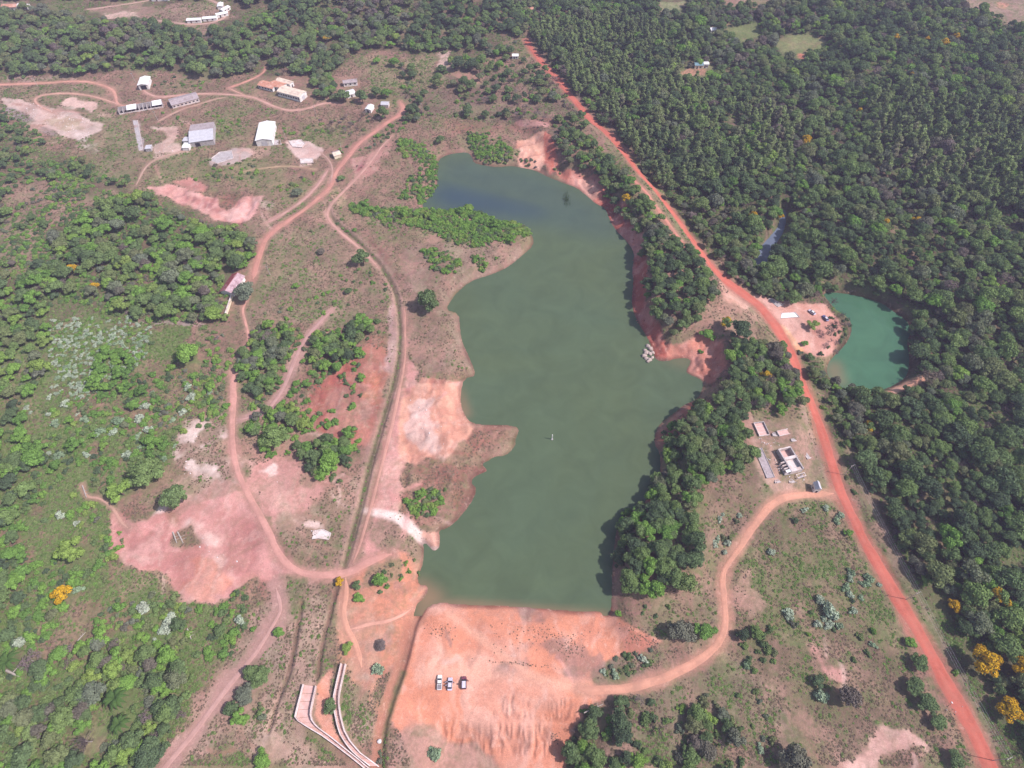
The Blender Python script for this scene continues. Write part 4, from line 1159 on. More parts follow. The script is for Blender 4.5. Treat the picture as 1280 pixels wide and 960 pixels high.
put('flower', 1140, 92, 4.6, .8, 'light green and yellow tree in the far right forest')
put('flower', 1075, 138, 3.0, .4, 'orange brown tree in the upper right eucalyptus')
put('flower', 408, 47, 4.5, .7, 'yellow tinted tree in the far forest at the top')
put('flower', 1108, 277, 3.0, .5, 'yellow flowering tree in the forest above the pond')
put('flower', 1148, 275, 3.4, .4, 'broad yellow topped tree in the forest above the pond')
put('flower', 1232, 393, 3.6, .6, 'yellow flowering tree in the forest right of the pond')
put('flower', 908, 402, 3.6, .6, 'yellowish olive tree between the cliff and the road')
put('bright', 886, 415, 4.2, .5, 'bright green round tree left of the yellowish olive one')
put('broad', 925, 412, 5.6, .15, 'dark bluish green tree left of the road bend')
put('bright', 1018, 404, 3.8, .85, 'yellow green tree on the pond side clearing, left of two')
put('dry', 1036, 412, 3.8, .8, 'thin brownish tree on the pond side clearing, right of two')
put('bright', 1007, 428, 2.2, .4, 'narrow green tree on the pond side clearing near the road')
put('broad', 993, 370, 5.0, .55, 'dark tree behind the pale concrete slab near the pond')
put('broad', 427, 117, 6.5, .40, 'big dark round tree left of the small white houses')
put('broad', 452, 120, 5.4, .40, 'dark round tree right of the small white houses')
put('broad', 470, 113, 5.0, .42, 'round tree behind the little houses, left of two')
put('bright', 482, 115, 4.6, .3, 'lighter round tree behind the little houses, right of two')
put('broad', 478, 141, 4.8, .5, 'green tree in front of the little house with the grey roof')
put('broad', 249, 86, 6.4, .62, 'bright green round tree at the forest edge above the long sheds')
put('bright', 492, 76, 5.0, .35, 'bright green round tree in the pale field at the top')
put('bright', 470, 73, 4.0, .5, 'light green low tree in the pale field at the top')
put('broad', 580, 100, 5.0, .35, 'dark round tree on the reddish field at the top, lower')
put('broad', 573, 78, 6.2, .15, 'dark tree group member beside the pale field patch, left')
put('broad', 590, 79, 5.6, .15, 'dark tree group member beside the pale field patch, right')
put('broad', 550, 172, 4.0, .40, 'dark lone tree above the top left corner of the lake')
put('broad', 425, 220, 3.0, .50, 'green bush in the fork of the upper tracks')
put('broad', 370, 238, 3.6, .78, 'olive bush beside the pale parallel track')
put('palm', 144, 872, 4.6, .3, 'palm with long bright fronds in the scrub at the bottom left')
put('palm', 148, 905, 3.8, .5, 'smaller palm below the other in the scrub at the bottom left')
put('palm', 8, 826, 4.6, .5, 'palm at the left edge beside the bare fallen tree')
put('dry', 105, 925, 5.0, .2, 'purplish leafless tree at the bottom left')
put('dry', 38, 825, 4.2, .3, 'bare grey tree near the left edge')
put('dry', 77, 355, 4.2, .2, 'greyish bare tree in the left forest below the yellow tree')
put('dry', 1042, 357 + 18, 3.4, .5, 'greyish bare tree at the top of the pond shore')
put('dry', 1052, 392, 3.0, .3, 'purplish bare shrub on the pond shore')
put('bright', 773, 766, 1.6, .5, 'small bright green bush at the corner of dam and lake')
put('green', 875, 439, 1.8, .3, 'small green bush on the orange clay point')
put('bright', 369, 316 + 40, 2.2, .5, 'small green bush in the dry grass left of the canal')
put('broad', 435, 362, 2.6, .35, 'dark bush in the dry grass left of the canal')
put('broad', 400, 312, 2.8, .90, 'brownish bush in the dry grass above the canal bend')

# ---- forests and thickets
BF = {'broad': 1}
zone([(640,40),(655,44),(694,100),(727,143),(762,171),(792,206),(808,228),(832,255),(856,287),(884,328),(904,348),(935,366),(990,380),(1020,378),(1022,355),(1040,372),(1062,381),(1096,392),(1106,404),(1124,416),(1122,445),(1118,468),(1106,476),(1090,486),(1062,484),(1044,478),(1034,476),(1033,500),(1056,560),(1084,612),(1108,660),(1130,700),(1165,752),(1205,815),(1238,870),(1275,940),(1330,1040),(1700,1040),(1700,-60),(640,-60)],
     5.0, {'broad': 1.0, 'dry': .07, 'bright': .06}, (1.9, 4.2), 'FOREST', .16)
FOREST_BIG = [(672,46),(730,120),(790,160),(870,262),(930,340),(1000,372),(1025,362),(1110,380),(1140,410),(1140,470),(1090,500),(1048,505),(1080,590),(1140,700),(1220,820),(1290,940),(1340,1040),(1700,1040),(1700,-60),(640,-60)]
zone(FOREST_BIG, 9.5, {'broad': 1.0, 'dry': .04, 'bright': .12}, (3.8, 7.0), 'FOREST', .30)
zone([(660,50),(700,30),(760,22),(850,50),(885,110),(960,120),(1000,160),(985,205),(905,230),(826,238),(778,180),(732,144),(695,100)], 5.6, {'euc': 1, 'dry': .08}, (3.0, 7.2), 'EUCA', .24)
zone([(1075,130),(1130,110),(1300,170),(1420,260),(1300,310),(1200,270),(1120,235),(1078,195)], 6.0, {'euc': 1}, (3.4, 8.0), 'EUCB', .22)
zone([(-160,20),(60,16),(110,26),(200,32),(240,44),(300,36),(340,20),(420,12),(520,-30),(700,-60),(650,40),(655,60),(600,74),(560,62),(530,68),(490,60),(455,62),(430,78),(405,98),(378,98),(345,94),(334,78),(318,88),(300,96),(262,98),(210,88),(182,90),(160,88),(100,96),(0,98),(-200,100)],
     6.2, {'broad': 1, 'dry': .07, 'bright': .08, 'shrub': .1}, (3.0, 5.8), 'in the forest band across the top left', .14)
zone([(-100,-60),(700,-60),(640,10),(520,-20),(420,10),(330,20),(290,0),(100,0),(-100,10)], 7, {'broad': 1, 'dry': .1}, (3.5, 6), 'far off along the top edge', .25)
zone([(500,82),(560,104),(640,76),(670,80),(700,100),(740,150),(728,165),(690,160),(640,148),(545,150),(505,150)], 6.0, {'broad': 1, 'dry': .55, 'shrub': 1.5, 'green': .2}, (2.4, 5.2), 'in the brownish thicket above the lake', .30)
zone([(500,62),(560,64),(545,90),(600,108),(640,78),(640,60),(600,74)], 6.5, {'broad': 1, 'bright': .3, 'shrub': .6}, (3, 5.2), 'in the scattered woods left of the top of the red road', .3)
zone([(360,96),(400,98),(432,100),(418,128),(396,124),(380,108)], 5, {'broad': 1, 'bright': .2}, (3, 4.8), 'right of the white hangar', .12)
zone([(500,130),(530,140),(520,160),(495,155),(500,140)], 4.5, {'broad': 1, 'green': .4}, (2, 3.5), 'at the top end of the reddish track', .2)
zone([(690,165),(700,158),(728,170),(742,180),(760,198),(780,222),(798,244),(822,272),(842,300),(866,318),(890,345),(896,372),(872,404),(850,420),(832,424),(822,406),(810,388),(802,350),(801,312),(787,285),(764,262),(754,238),(742,218),(712,212),(698,196)], 4.6, {'broad': 1, 'dry': .08, 'bright': .1}, (2.4, 4.4), 'on the bank between the red cliff and the road', .05)
zone([(905,440),(930,428),(960,430),(985,448),(998,480),(1004,505),(985,520),(948,514),(934,522),(930,545),(942,582),(905,602),(878,606),(862,640),(868,700),(855,738),(800,746),(778,742),(768,700),(770,655),(790,640),(812,635),(815,612),(827,595),(828,566),(842,548),(858,518),(888,505),(896,485),(912,465)], 4.4, {'broad': 1, 'dry': .10, 'bright': .18}, (2.6, 4.8), 'in the wooded strip along the right shore of the lake', .03)
zone([(830,530),(845,520),(850,535),(838,560),(822,560)], 3.0, {'green': 1, 'shrub': .6}, (2.2, 3.6), 'on the small point of the right shore', .05)
zone([(728,884),(760,872),(800,872),(835,880),(848,905),(850,868),(905,872),(930,890),(925,925),(935,975),(700,990),(705,940),(722,905)], 4.2, {'broad': 1, 'dry': .15, 'bright': .15, 'shrub': 1.2, 'green': .3}, (2.0, 4.6), 'in the thicket at the bottom right of the dam', .30)
zone([(-220,140),(0,140),(28,152),(58,178),(40,195),(60,205),(100,198),(150,215),(185,240),(110,228),(60,225),(0,240),(-220,240)], 4.6, {'broad': .6, 'shrub': 1.4, 'green': .5}, (2, 4.4), 'in the scrub at the upper left edge', .25)
zone([(130,265),(150,248),(186,248),(212,266),(262,286),(298,292),(322,312),(312,335),(285,342),(268,372),(282,400),(262,398),(240,404),(160,398),(125,372),(80,368),(50,388),(0,380),(-250,400),(-250,330),(0,345),(40,345),(70,330),(60,310),(90,285)], 5.4, {'broad': 1.1, 'dry': .06, 'bright': .55, 'green': .2}, (2.2, 6.0), 'in the forest left of the old house', .16)
zone([(0,240),(110,230),(140,262),(80,290),(50,340),(0,345),(-150,330)], 5, {'shrub': 1.6, 'broad': .35, 'green': .4}, (2.0, 4.2), 'on the brown slope at the left edge', .45)
zone([(-250,390),(0,380),(60,385),(60,470),(30,520),(60,560),(30,640),(0,660),(-150,700),(-250,600)], 5.2, {'broad': 1, 'bright': .7, 'shrub': .7}, (2.4, 5.0), 'on the green slope at the left edge', .22)
zone([(60,395),(130,380),(190,410),(180,450),(120,500),(60,520),(20,520),(60,470)], 2.3, {'silver': 1.0, 'shrub': .35, 'green': .5}, (1.0, 2.4), 'in the silvery patch below the left forest', .20, 1.0, (.25, .75))
zone([(120,440),(165,440),(165,490),(120,500)], 4.4, {'bright': 1, 'green': .6}, (2.4, 4.4), 'in the scrub left of the big lone tree', .2)
zone([(60,520),(190,420),(260,470),(280,520),(228,540),(205,590),(150,590),(120,640),(30,640),(60,560)], 3.6, {'shrub': 1, 'green': 1, 'silver': .25, 'bright': .14}, (1.2, 4.6), 'in the scrub between the left slope and the pink clearing', .30)
zone([(255,400),(300,440),(285,520),(250,540),(235,480)], 4.2, {'shrub': 1, 'green': 1}, (1.8, 4.0), 'in the open ground left of the narrow path', .5)
zone([(312,418),(330,405),(360,408),(375,430),(360,445),(345,480),(330,505),(302,480),(300,440)], 4.0, {'broad': 1, 'bright': .5, 'shrub': .4}, (2.4, 4.2), 'in the grove between the narrow path and the grey track', .08)
zone([(385,425),(420,415),(470,395),(474,410),(455,425),(450,448),(425,455),(400,470),(382,450)], 4.0, {'broad': 1, 'bright': .7, 'shrub': .4}, (2.2, 4.2), 'in the grove above the red soil patch', .10)
zone([(385,470),(450,450),(455,490),(440,540),(400,540),(375,510),(350,510),(350,490)], 4.4, {'shrub': 1.2, 'green': .8, 'bright': .2}, (1.6, 4.4), 'on the red soil left of the canal', .30)
zone([(318,500),(375,515),(390,530),(372,560),(330,566),(312,545)], 4.0, {'broad': .6, 'bright': .8, 'green': .5}, (2.4, 4), 'in the clump at the foot of the grey track', .2)
zone([(372,562),(440,540),(446,560),(420,600),(390,594)], 3.8, {'broad': .8, 'bright': .8}, (2.4, 4), 'in the lower clump left of the canal', .2)
for pts_, wh_ in (([(312,418),(330,405),(365,405),(385,425),(370,450),(350,485),(335,508),(300,485),(296,440)], 'in the grove between the narrow path and the grey track'),
                  ([(380,425),(420,410),(470,392),(478,412),(458,428),(455,450),(425,460),(395,480),(376,450)], 'in the grove above the red soil patch'),
                  ([(312,495),(378,512),(395,532),(376,566),(330,572),(308,548)], 'in the clump at the foot of the grey track'), ([(368,560),(444,536),(450,562),(424,604),(386,598)], 'in the lower clump left of the canal'),
                  ([(110,252),(185,250),(258,282),(318,304),(300,350),(270,405),(160,402),(80,378),(40,392),(0,385),(40,345)], 'in the forest left of the old house'), ([(60,200),(130,238),(185,252),(245,276),(318,300),(330,330),(300,350),(250,290),(150,255),(80,300),(40,350),(0,360),(0,300),(60,260)], 'at the rim of the left forest')):
    zone(pts_, 3.3, {'shrub': 1.0, 'green': .9}, (1.6, 3.8), wh_, .22)
# left bottom: green scrub
zone([(-250,640),(0,640),(120,640),(148,660),(165,710),(235,762),(300,768),(318,790),(292,822),(255,848),(-250,848)], 3.3, {'shrub': .9, 'green': 1.2, 'bright': .08, 'broad': .07, 'silver': .12}, (1.2, 4.4), 'in the green scrub at the lower left', .42)
zone([(-250,820),(40,830),(110,800),(200,815),(262,850),(228,900),(196,960),(150,1050),(-250,1050)], 4.2, {'broad': 1, 'bright': .7, 'shrub': .8, 'dry': .16}, (2.2, 4.6), 'in the thicket at the bottom left corner', .12)
zone([(-100,650),(20,650),(40,680),(20,800),(-100,830)], 4.6, {'bright': 1, 'broad': .8, 'shrub': .5}, (2.4, 4.6), 'at the left edge below the green slope', .2)
zone([(285,880),(330,820),(338,850),(330,900),(290,912)], 3.4, {'broad': .7, 'shrub': 1, 'green': .4}, (1.8, 3.4), 'in the bushes right of the washed pink track', .25)
zone([(262,760),(300,740),(320,760),(300,790),(262,790)], 3.4, {'shrub': 1, 'green': .5}, (1.8, 3.2), 'below the lower left pink clearing', .35)
# left shore and peninsula
for pts_, wh_ in (([(494,174),(520,180),(546,199),(552,222),(550,238),(527,255),(515,250),(539,228),(530,205),(505,195)], 'on the upper left shore of the lake'), ([(434,251),(475,262),(494,274),(490,287),(471,277),(437,262)], 'left of the green spit'),
                  ([(490,259),(520,262),(550,259),(595,258),(640,275),(663,287),(667,298),(647,297),(621,298),(610,308),(580,309),(542,294),(550,283),(524,283),(494,272)], 'on the green spit reaching into the lake'),
                  ([(524,315),(545,312),(576,328),(569,345),(542,339)], 'on the dry spit of the left shore'), ([(588,320),(602,322),(612,337),(600,345)], 'near the tip of the dry spit'), ([(580,165),(615,168),(636,180),(640,202),(610,208),(596,198),(585,180)], 'at the top shore of the lake'),
                  ([(505,628),(530,608),(550,612),(548,636),(520,648)], 'on the brown point below the white clay')):
    zone(pts_, 2.6, {'green': 1.5, 'shrub': .5}, (1.4, 4.2), wh_, .16)
zone([(495,172),(530,182),(546,205),(542,238),(525,252),(498,250),(510,225),(530,205),(510,195),(490,185)], 3.2, {'green': 1.2, 'shrub': .6}, (2.0, 3.8), 'on the upper left shore of the lake', .22)
zone([(432,252),(470,258),(540,268),(580,262),(620,274),(650,278),(662,290),(640,304),(600,302),(560,300),(545,290),(510,285),(480,272),(440,266)], 3.1, {'green': 1.6, 'shrub': .4, 'bright': .1}, (2.0, 3.8), 'on the green spit reaching into the lake', .22)
zone([(590,196),(606,207),(640,207),(630,192),(600,186)], 3.0, {'green': 1, 'shrub': 1}, (2, 3.4), 'at the top shore of the lake', .05)
zone([(640,190),(700,215),(720,232),(715,226),(690,212),(655,208)], 2.8, {'shrub': 1}, (1.8, 2.8), 'along the upper right shore', .3)
zone([(528,318),(560,315),(575,335),(560,345),(535,335)], 3.6, {'green': 1, 'shrub': .6}, (2, 3.4), 'on the dry spit of the left shore', .3)
zone([(590,318),(640,308),(655,312),(620,335),(600,335)], 4.0, {'green': 1}, (1.8, 3.2), 'near the tip of the dry spit', .5)
zone([(506,628),(530,610),(560,612),(555,640),(520,650)], 3.2, {'shrub': 1, 'green': .8}, (1.8, 3.4), 'on the brown point below the white clay', .35)
zone([(575,540),(610,535),(600,560),(565,600),(560,575)], 4.4, {'shrub': 1, 'green': .3}, (1.6, 2.8), 'on the brown point beside the lake', .5)
zone([(460,700),(520,700),(526,730),(470,745)], 4.2, {'shrub': 1, 'green': .6}, (1.4, 2.6), 'between the canal end and the lake', .4)
zone([(490,840),(475,930),(482,955),(472,955)], 2.4, {'shrub': 1, 'green': .5}, (1.4, 2.6), 'along the creek below the dam', .2)
# upper left meadow bits
zone([(460,165),(500,150),(505,162),(470,182),(430,200),(420,188)], 4.4, {'shrub': 1, 'green': .4}, (2, 3.6), 'beside the reddish track', .3)
zone([(410,150),(470,140),(480,150),(450,168),(410,170)], 4.6, {'shrub': .8, 'dry': .8}, (2, 3.4), 'in the purplish brush below the little houses', .3)
zone([(200,140),(262,138),(300,150),(310,160),(280,170),(262,150),(210,152)], 5.0, {'green': 1, 'shrub': .5}, (1.6, 3.0), 'around the metal roofed shed', .5)
zone([(250,200),(345,200),(400,212),(360,240),(300,235),(240,225)], 5.5, {'green': 1, 'shrub': 1}, (1.8, 3.4), 'in the grass above the pink quarry', .5)
zone([(330,165),(400,150),(408,165),(350,175)], 5.5, {'green': 1, 'shrub': .6}, (1.8, 3.2), 'right of the big white roof', .5)
zone([(325,305),(430,270),(470,310),(490,380),(420,400),(330,400),(318,360)], 6.5, {'shrub': 1, 'green': .7}, (1.6, 3.0), 'in the dry grass between the path and the canal', .55)
zone([(180,90),(262,100),(250,112),(190,108)], 5, {'shrub': 1, 'green': 1}, (1.8, 3.4), 'above the long sheds', .4)
# meadow right bottom
zone([(955,650),(1045,628),(1060,650),(1100,735),(1050,790),(990,780),(945,720)], 4.0, {'silver': 1.3, 'shrub': .30, 'green': .1}, (1.3, 3.0), 'in the upper meadow', .46)
zone([(900,640),(935,625),(925,660),(905,700),(885,690)], 4.4, {'silver': 1, 'shrub': .4}, (1.5, 2.8), 'between the lakeside woods and the orange track', .45)
zone([(920,780),(1040,780),(1130,790),(1150,900),(1100,920),(960,960),(930,900),(900,850)], 5.6, {'silver': .35, 'shrub': 1, 'green': .2}, (1.5, 3.4), 'in the lower meadow', .58)
zone([(925,790),(965,785),(975,830),(950,850),(925,840)], 3.8, {'shrub': 1, 'broad': .3}, (2, 4), 'right of the bend of the orange track', .3)
zone([(740,838),(775,818),(828,812),(815,840),(770,858),(742,856)], 3.0, {'shrub': 1, 'silver': .1}, (1.6, 3.0), 'on the dark patch beside the dam', .3)
zone([(785,748),(870,742),(860,765),(800,780)], 4.8, {'shrub': 1}, (1.4, 2.6), 'below the wooded strip', .5)
zone([(1040,560),(1060,600),(1100,680),(1150,770),(1200,850),(1240,920),(1225,920),(1180,830),(1100,690),(1050,590)], 4.0, {'shrub': 1, 'green': .3}, (1.4, 3.0), 'on the verge right of the red road', .45)
zone([(930,360),(985,385),(990,370),(950,350)], 4.0, {'broad': 1, 'dry': .5}, (2.2, 4.0), 'above the pond side clearing', .2)
zone([(985,430),(1000,442),(1015,452),(1030,470),(1040,495),(1015,480),(995,445)], 3.6, {'broad': .8, 'shrub': 1}, (2.0, 3.8), 'between the red road and the pond', .15)
zone([(1038,395),(1062,402),(1060,430),(1040,445),(1012,448),(1040,425)], 3.2, {'dry': 1, 'shrub': .8}, (1.6, 3.0), 'along the pond shore clearing', .25)
zone([(1010,530),(1035,520),(1025,505),(1000,500)], 4.4, {'shrub': 1, 'green': .5}, (1.6, 3), 'above the ruins beside the road', .4)
zone([(1140,430),(1200,420),(1200,440),(1150,468)], 4.2, {'dry': 1, 'shrub': .8, 'green': .3}, (2.0, 4.2), 'on the right shore of the pond', .2)

zone([(-400,1000),(180,985),(460,990),(500,985),(690,1000),(940,985),(1240,1000),(1700,1060),(1700,1180),(-400,1180)], 4.4, {'shrub': 1, 'broad': .6, 'green': .5, 'bright': .2}, (1.6, 4.6), 'just outside the lower edge', .34)
PLURAL = {'broad': 'leafy trees', 'bright': 'leafy trees', 'euc': 'slender eucalyptuses', 'dry': 'trees', 'palm': 'palms', 'flower': 'trees', 'shrub': 'shrubs', 'green': 'shrubs', 'silver': 'shrubs'}
MARKS = [(1040,617,'the road junction'),(990,575,'the main ruin'),(955,536,'the walled slab'),(1036,762,'the largest silvery bush'),(962,632,'the top bend of the orange track'),(905,745,'the middle of the orange track'),(1100,705,'the lower red road'),(1085,430,'the pond'),(952,318,'the river water'),
 (1264,888,'the brightest yellow tree'),(1193,757,'the small yellow tree'),(1087,532,'the yellow tree beyond the ruins'),(1148,741,'the second power pole'),(775,168,'the upper road fork'),(690,95,'the top of the red road'),(868,86,'the teal roofed farm house'),(1000,55,'the far green clearing'),(1008,175,'the orange yellow tree'),
 (1075,138,'the orange brown tree'),(325,162,'the white hall'),(250,165,'the metal shed'),(172,100,'the white shelter'),(365,115,'the white hangar'),(437,108,'the houses among trees'),(255,250,'the pink quarry'),(290,352,'the old red roofed house'),(232,441,'the big lone tree'),(452,320,'the round tree by the canal'),(535,375,'the lakeshore tree'),
 (180,590,'the tree above the pink clearing'),(240,690,'the pink clearing'),(76,742,'the orange yellow tree'),(144,872,'the larger palm'),(105,925,'the purplish bare tree'),(8,826,'the palm at the edge'),(88,335,'the upper yellow tree'),(430,712,'the canal end'),(400,880,'the spillway channels'),(565,850,'the parked vehicles'),(755,770,'the corner of the dam'),
 (880,460,'the orange clay point'),(810,442,'the rock pile'),(600,290,'the tip of the green spit'),(545,205,'the top left lake corner'),(660,195,'the pale clay bank'),(420,500,'the red soil patch'),(650,535,'the brown point tip'),(1062,872,'the brownish grey bush'),(1150,850,'the roadside bushes'),(1232,393,'the yellow tree near the pond'),
 (1120,490,'the orange path by the pond'),(280,25,'the curved row of white houses'),(590,80,'the pale field patch'),(298,897,'the round tree at the fork'),(370,450,'the grey track'),(855,650,'the lakeside woods'),(830,860,'the dam track'),(60,160,'the pale earth patch'),(120,450,'the silvery patch'),(40,260,'the brown slope')]
def make_label(head, wh, x, y, z):
    px, py, _ = to_px(x, y, z + 3)
    m = min(MARKS, key=lambda k: (k[0] - px) ** 2 + (k[1] - py) ** 2)
    dx, dy = px - m[0], py - m[1]; d = math.hypot(dx, dy)
    if d < 14: w = 'beside'
    else:
        w = ('right of' if dx > 0 else 'left of') if abs(dx) > abs(dy) * 1.7 else ('below' if dy > 0 else 'above') if abs(dy) > abs(dx) * 1.7 else (('below' if dy > 0 else 'above') + ' and ' + ('right of' if dx > 0 else 'left of'))
        w = ('just ' if d < 38 else 'well ' if d > 90 else '') + w
    s = f"{head} {wh}, {w} {m[2]}"
    if len(s.split()) > 16: s = f"{head}, {w} {m[2]}"
    return s
# forest tone words
def zone_word(x, y, z, w):
    px, py, _ = to_px(x, y, z)
    if w == 'FOREST':
        if py < 60: return 'in the farthest forest at the top right'
        if py < 160: return 'in the far forest right of the red road'
        if py < 260: return 'in the forest above the river water' if px < 1080 else 'in the forest at the upper right edge'
        if py < 360: return 'in the forest just above the pond' if px > 985 else 'in the forest between road and river'
        if py < 500: return 'in the forest right of the pond'
        if py < 620: return 'in the forest below the pond' if px < 1160 else 'at the right edge level with the ruins'
        if py < 760: return 'in the forest right of the road below the ruins'
        return 'in the forest at the lower right corner'
    if w == 'EUCA': return 'in the stand right of the upper red road' if px < 860 else 'in the middle of the upper right stand'
    if w == 'EUCB': return 'in the stand at the upper right edge'
    return w
TONES = {'broad': [(.1, 'very dark green'), (.28, 'dark green'), (.47, 'mid green'), (.62, 'fresh green'), (.73, 'light green'), (.83, 'olive'), (.92, 'greyish green'), (1, 'brownish')],
         'bright': [(.2, 'green'), (.5, 'bright green'), (.75, 'vivid green'), (1, 'yellowish green')], 'euc': [(.3, 'dark'), (.6, 'dull green'), (1, 'yellowish green')],
         'silver': [(1, 'silvery grey')], 'flower': [(1, 'yellow flowering')], 'dry': [(.5, 'purplish grey bare'), (1, 'brownish bare')], 'palm': [(1, 'bright')]}
TONES['shrub'] = TONES['broad']; TONES['green'] = TONES['bright']
NAMES = {'broad': ('broadleaf_tree', 'tree'), 'bright': ('broadleaf_tree', 'tree'), 'euc': ('eucalyptus_tree', 'tree'), 'dry': ('bare_tree', 'tree'), 'palm': ('palm_tree', 'palm'),
         'flower': ('flowering_tree', 'tree'), 'shrub': ('shrub', 'shrub'), 'green': ('shrub', 'shrub'), 'silver': ('silvery_shrub', 'shrub')}
WORD = {'broad': 'leafy tree', 'bright': 'leafy tree', 'euc': 'slender eucalyptus', 'dry': 'tree', 'palm': 'palm', 'flower': 'tree', 'shrub': 'shrub', 'green': 'shrub', 'silver': 'shrub'}

px_ = np.array([(p[1], p[2]) for p in PLANTS]); zz = bil(H, px_[:, 0], px_[:, 1])
nog = nogo_at(px_[:, 0], px_[:, 1])
U, Vv, pm = to_px(px_[:, 0], px_[:, 1], zz + 3)
inv = (U > -15) & (U < 1295) & (Vv > -15) & (Vv < 985)
byname = {}
for i, p in enumerate(PLANTS):
    byname.setdefault(NAMES[p[0]][0], []).append(i)
LIMIT = {'broadleaf_tree': 300, 'eucalyptus_tree': 290, 'shrub': 300, 'silvery_shrub': 290, 'flowering_tree': 290, 'bare_tree': 290, 'palm_tree': 50}
single = []; mass = []
for nm, idx in byname.items():
    idx = np.array(idx)
    hand = np.array([PLANTS[i][6] is not None for i in idx])
    key = np.array([PLANTS[i][3] * (1.6 if PLANTS[i][0] == 'euc' else 1) for i in idx]) * pm[idx] * inv[idx] + hand * 1e6
    o = idx[np.argsort(-key, kind='stable')]
    k = min(LIMIT[nm], int((key > 0).sum()))
    single += list(o[:k]); mass += list(o[k:])
print('plants', len(PLANTS), {k: len(v) for k, v in byname.items()}, 'single', len(single))
CM = {k: v for k, v in CROWNS.items()}
AUTO = []
SRC = {}                     # first individual of every species and variant, source of the massed copies
for c, i in enumerate(single):
    sp, x, y, s, tone, where, lab = PLANTS[i]
    z = float(zz[i]); nm, cat = NAMES[sp]
    var = int((x * 7.3 + y * 3.1) % len(CM[sp]))
    if sp == 'flower' and lab: var = 0 if tone < .35 else (2 if tone < .55 else 1 if tone < .75 else 3)
    g = random.Random(int(i))
    rot = (g.uniform(-.06, .06), g.uniform(-.06, .06), g.uniform(0, 6.28))
    sc = (s * g.uniform(.93, 1.07), s * g.uniform(.93, 1.07), s * g.uniform(.85, 1.15))
    if sp == 'euc': sc = (s, s, s * g.uniform(.85, 1.25) * .58)
    tw = next(t[1] for t in TONES[sp] if tone <= t[0] + 1e-6 or t is TONES[sp][-1])
    if lab is None:
        wh = zone_word(x, y, z, where)
        sw = ('small ', '', 'large ')[0 if s < 2.6 * SCL.get(sp, 1) * 1.15 else 1 if s < 4.2 * SCL.get(sp, 1) else 2]
        lab = make_label(f"{sw}{tw} {WORD[sp]}", wh, x, y, z); grp = f"{tw} {PLURAL[sp]} {wh}"
    else: grp = None
    if sp in ('shrub', 'green', 'silver'):
        o = bpy.data.objects.new(nm, CM[sp][var]); COL.objects.link(o)
        leafob = o
    else:
        o = bpy.data.objects.new(nm, None); o.empty_display_size = .3; COL.objects.link(o)
        t = bpy.data.objects.new('trunk', TRUNKS[sp][var]); COL.objects.link(t); t.parent = o
        leafob = bpy.data.objects.new('crown', CM[sp][var]); COL.objects.link(leafob); leafob.parent = o
        SRC.setdefault((sp, 't'), t)
    leafob.color = (min(max(tone, 0.001), .98), 0, 0, 1)
    SRC.setdefault((sp, var), leafob)
    if sp in ('broad', 'bright') and s < 4.6 and PLANTS[i][6]: sc = (sc[0], sc[1], sc[2] * .72)
    o.location = (x, y, z - .05); o.rotation_euler = rot; o.scale = sc
    tag(o, lab, cat, grp)
    if grp: AUTO.append((o, lab, float(U[i]), float(Vv[i])))

sets = {}
for q in AUTO: sets.setdefault(q[1], []).append(q)
for lab, qs in sets.items():
    if 2 <= len(qs) <= 5:
        hx = max(q[2] for q in qs) - min(q[2] for q in qs); vx = max(q[3] for q in qs) - min(q[3] for q in qs)
        k = 2 if hx >= vx else 3; qs.sort(key=lambda q: q[k])
        w = {2: ('left', 'right'), 3: ('leftmost', 'middle', 'rightmost'), 4: ('leftmost', 'second', 'third', 'rightmost'), 5: ('leftmost', 'second', 'middle', 'fourth', 'rightmost')}[len(qs)] if k == 2 else {2: ('upper', 'lower'), 3: ('topmost', 'middle', 'lowest'), 4: ('topmost', 'second', 'third', 'lowest'), 5: ('topmost', 'second', 'middle', 'fourth', 'lowest')}[len(qs)]
        for q, ww in zip(qs, w):
            if len(lab.split()) < 16: q[0]['label'] = ww + ' ' + lab

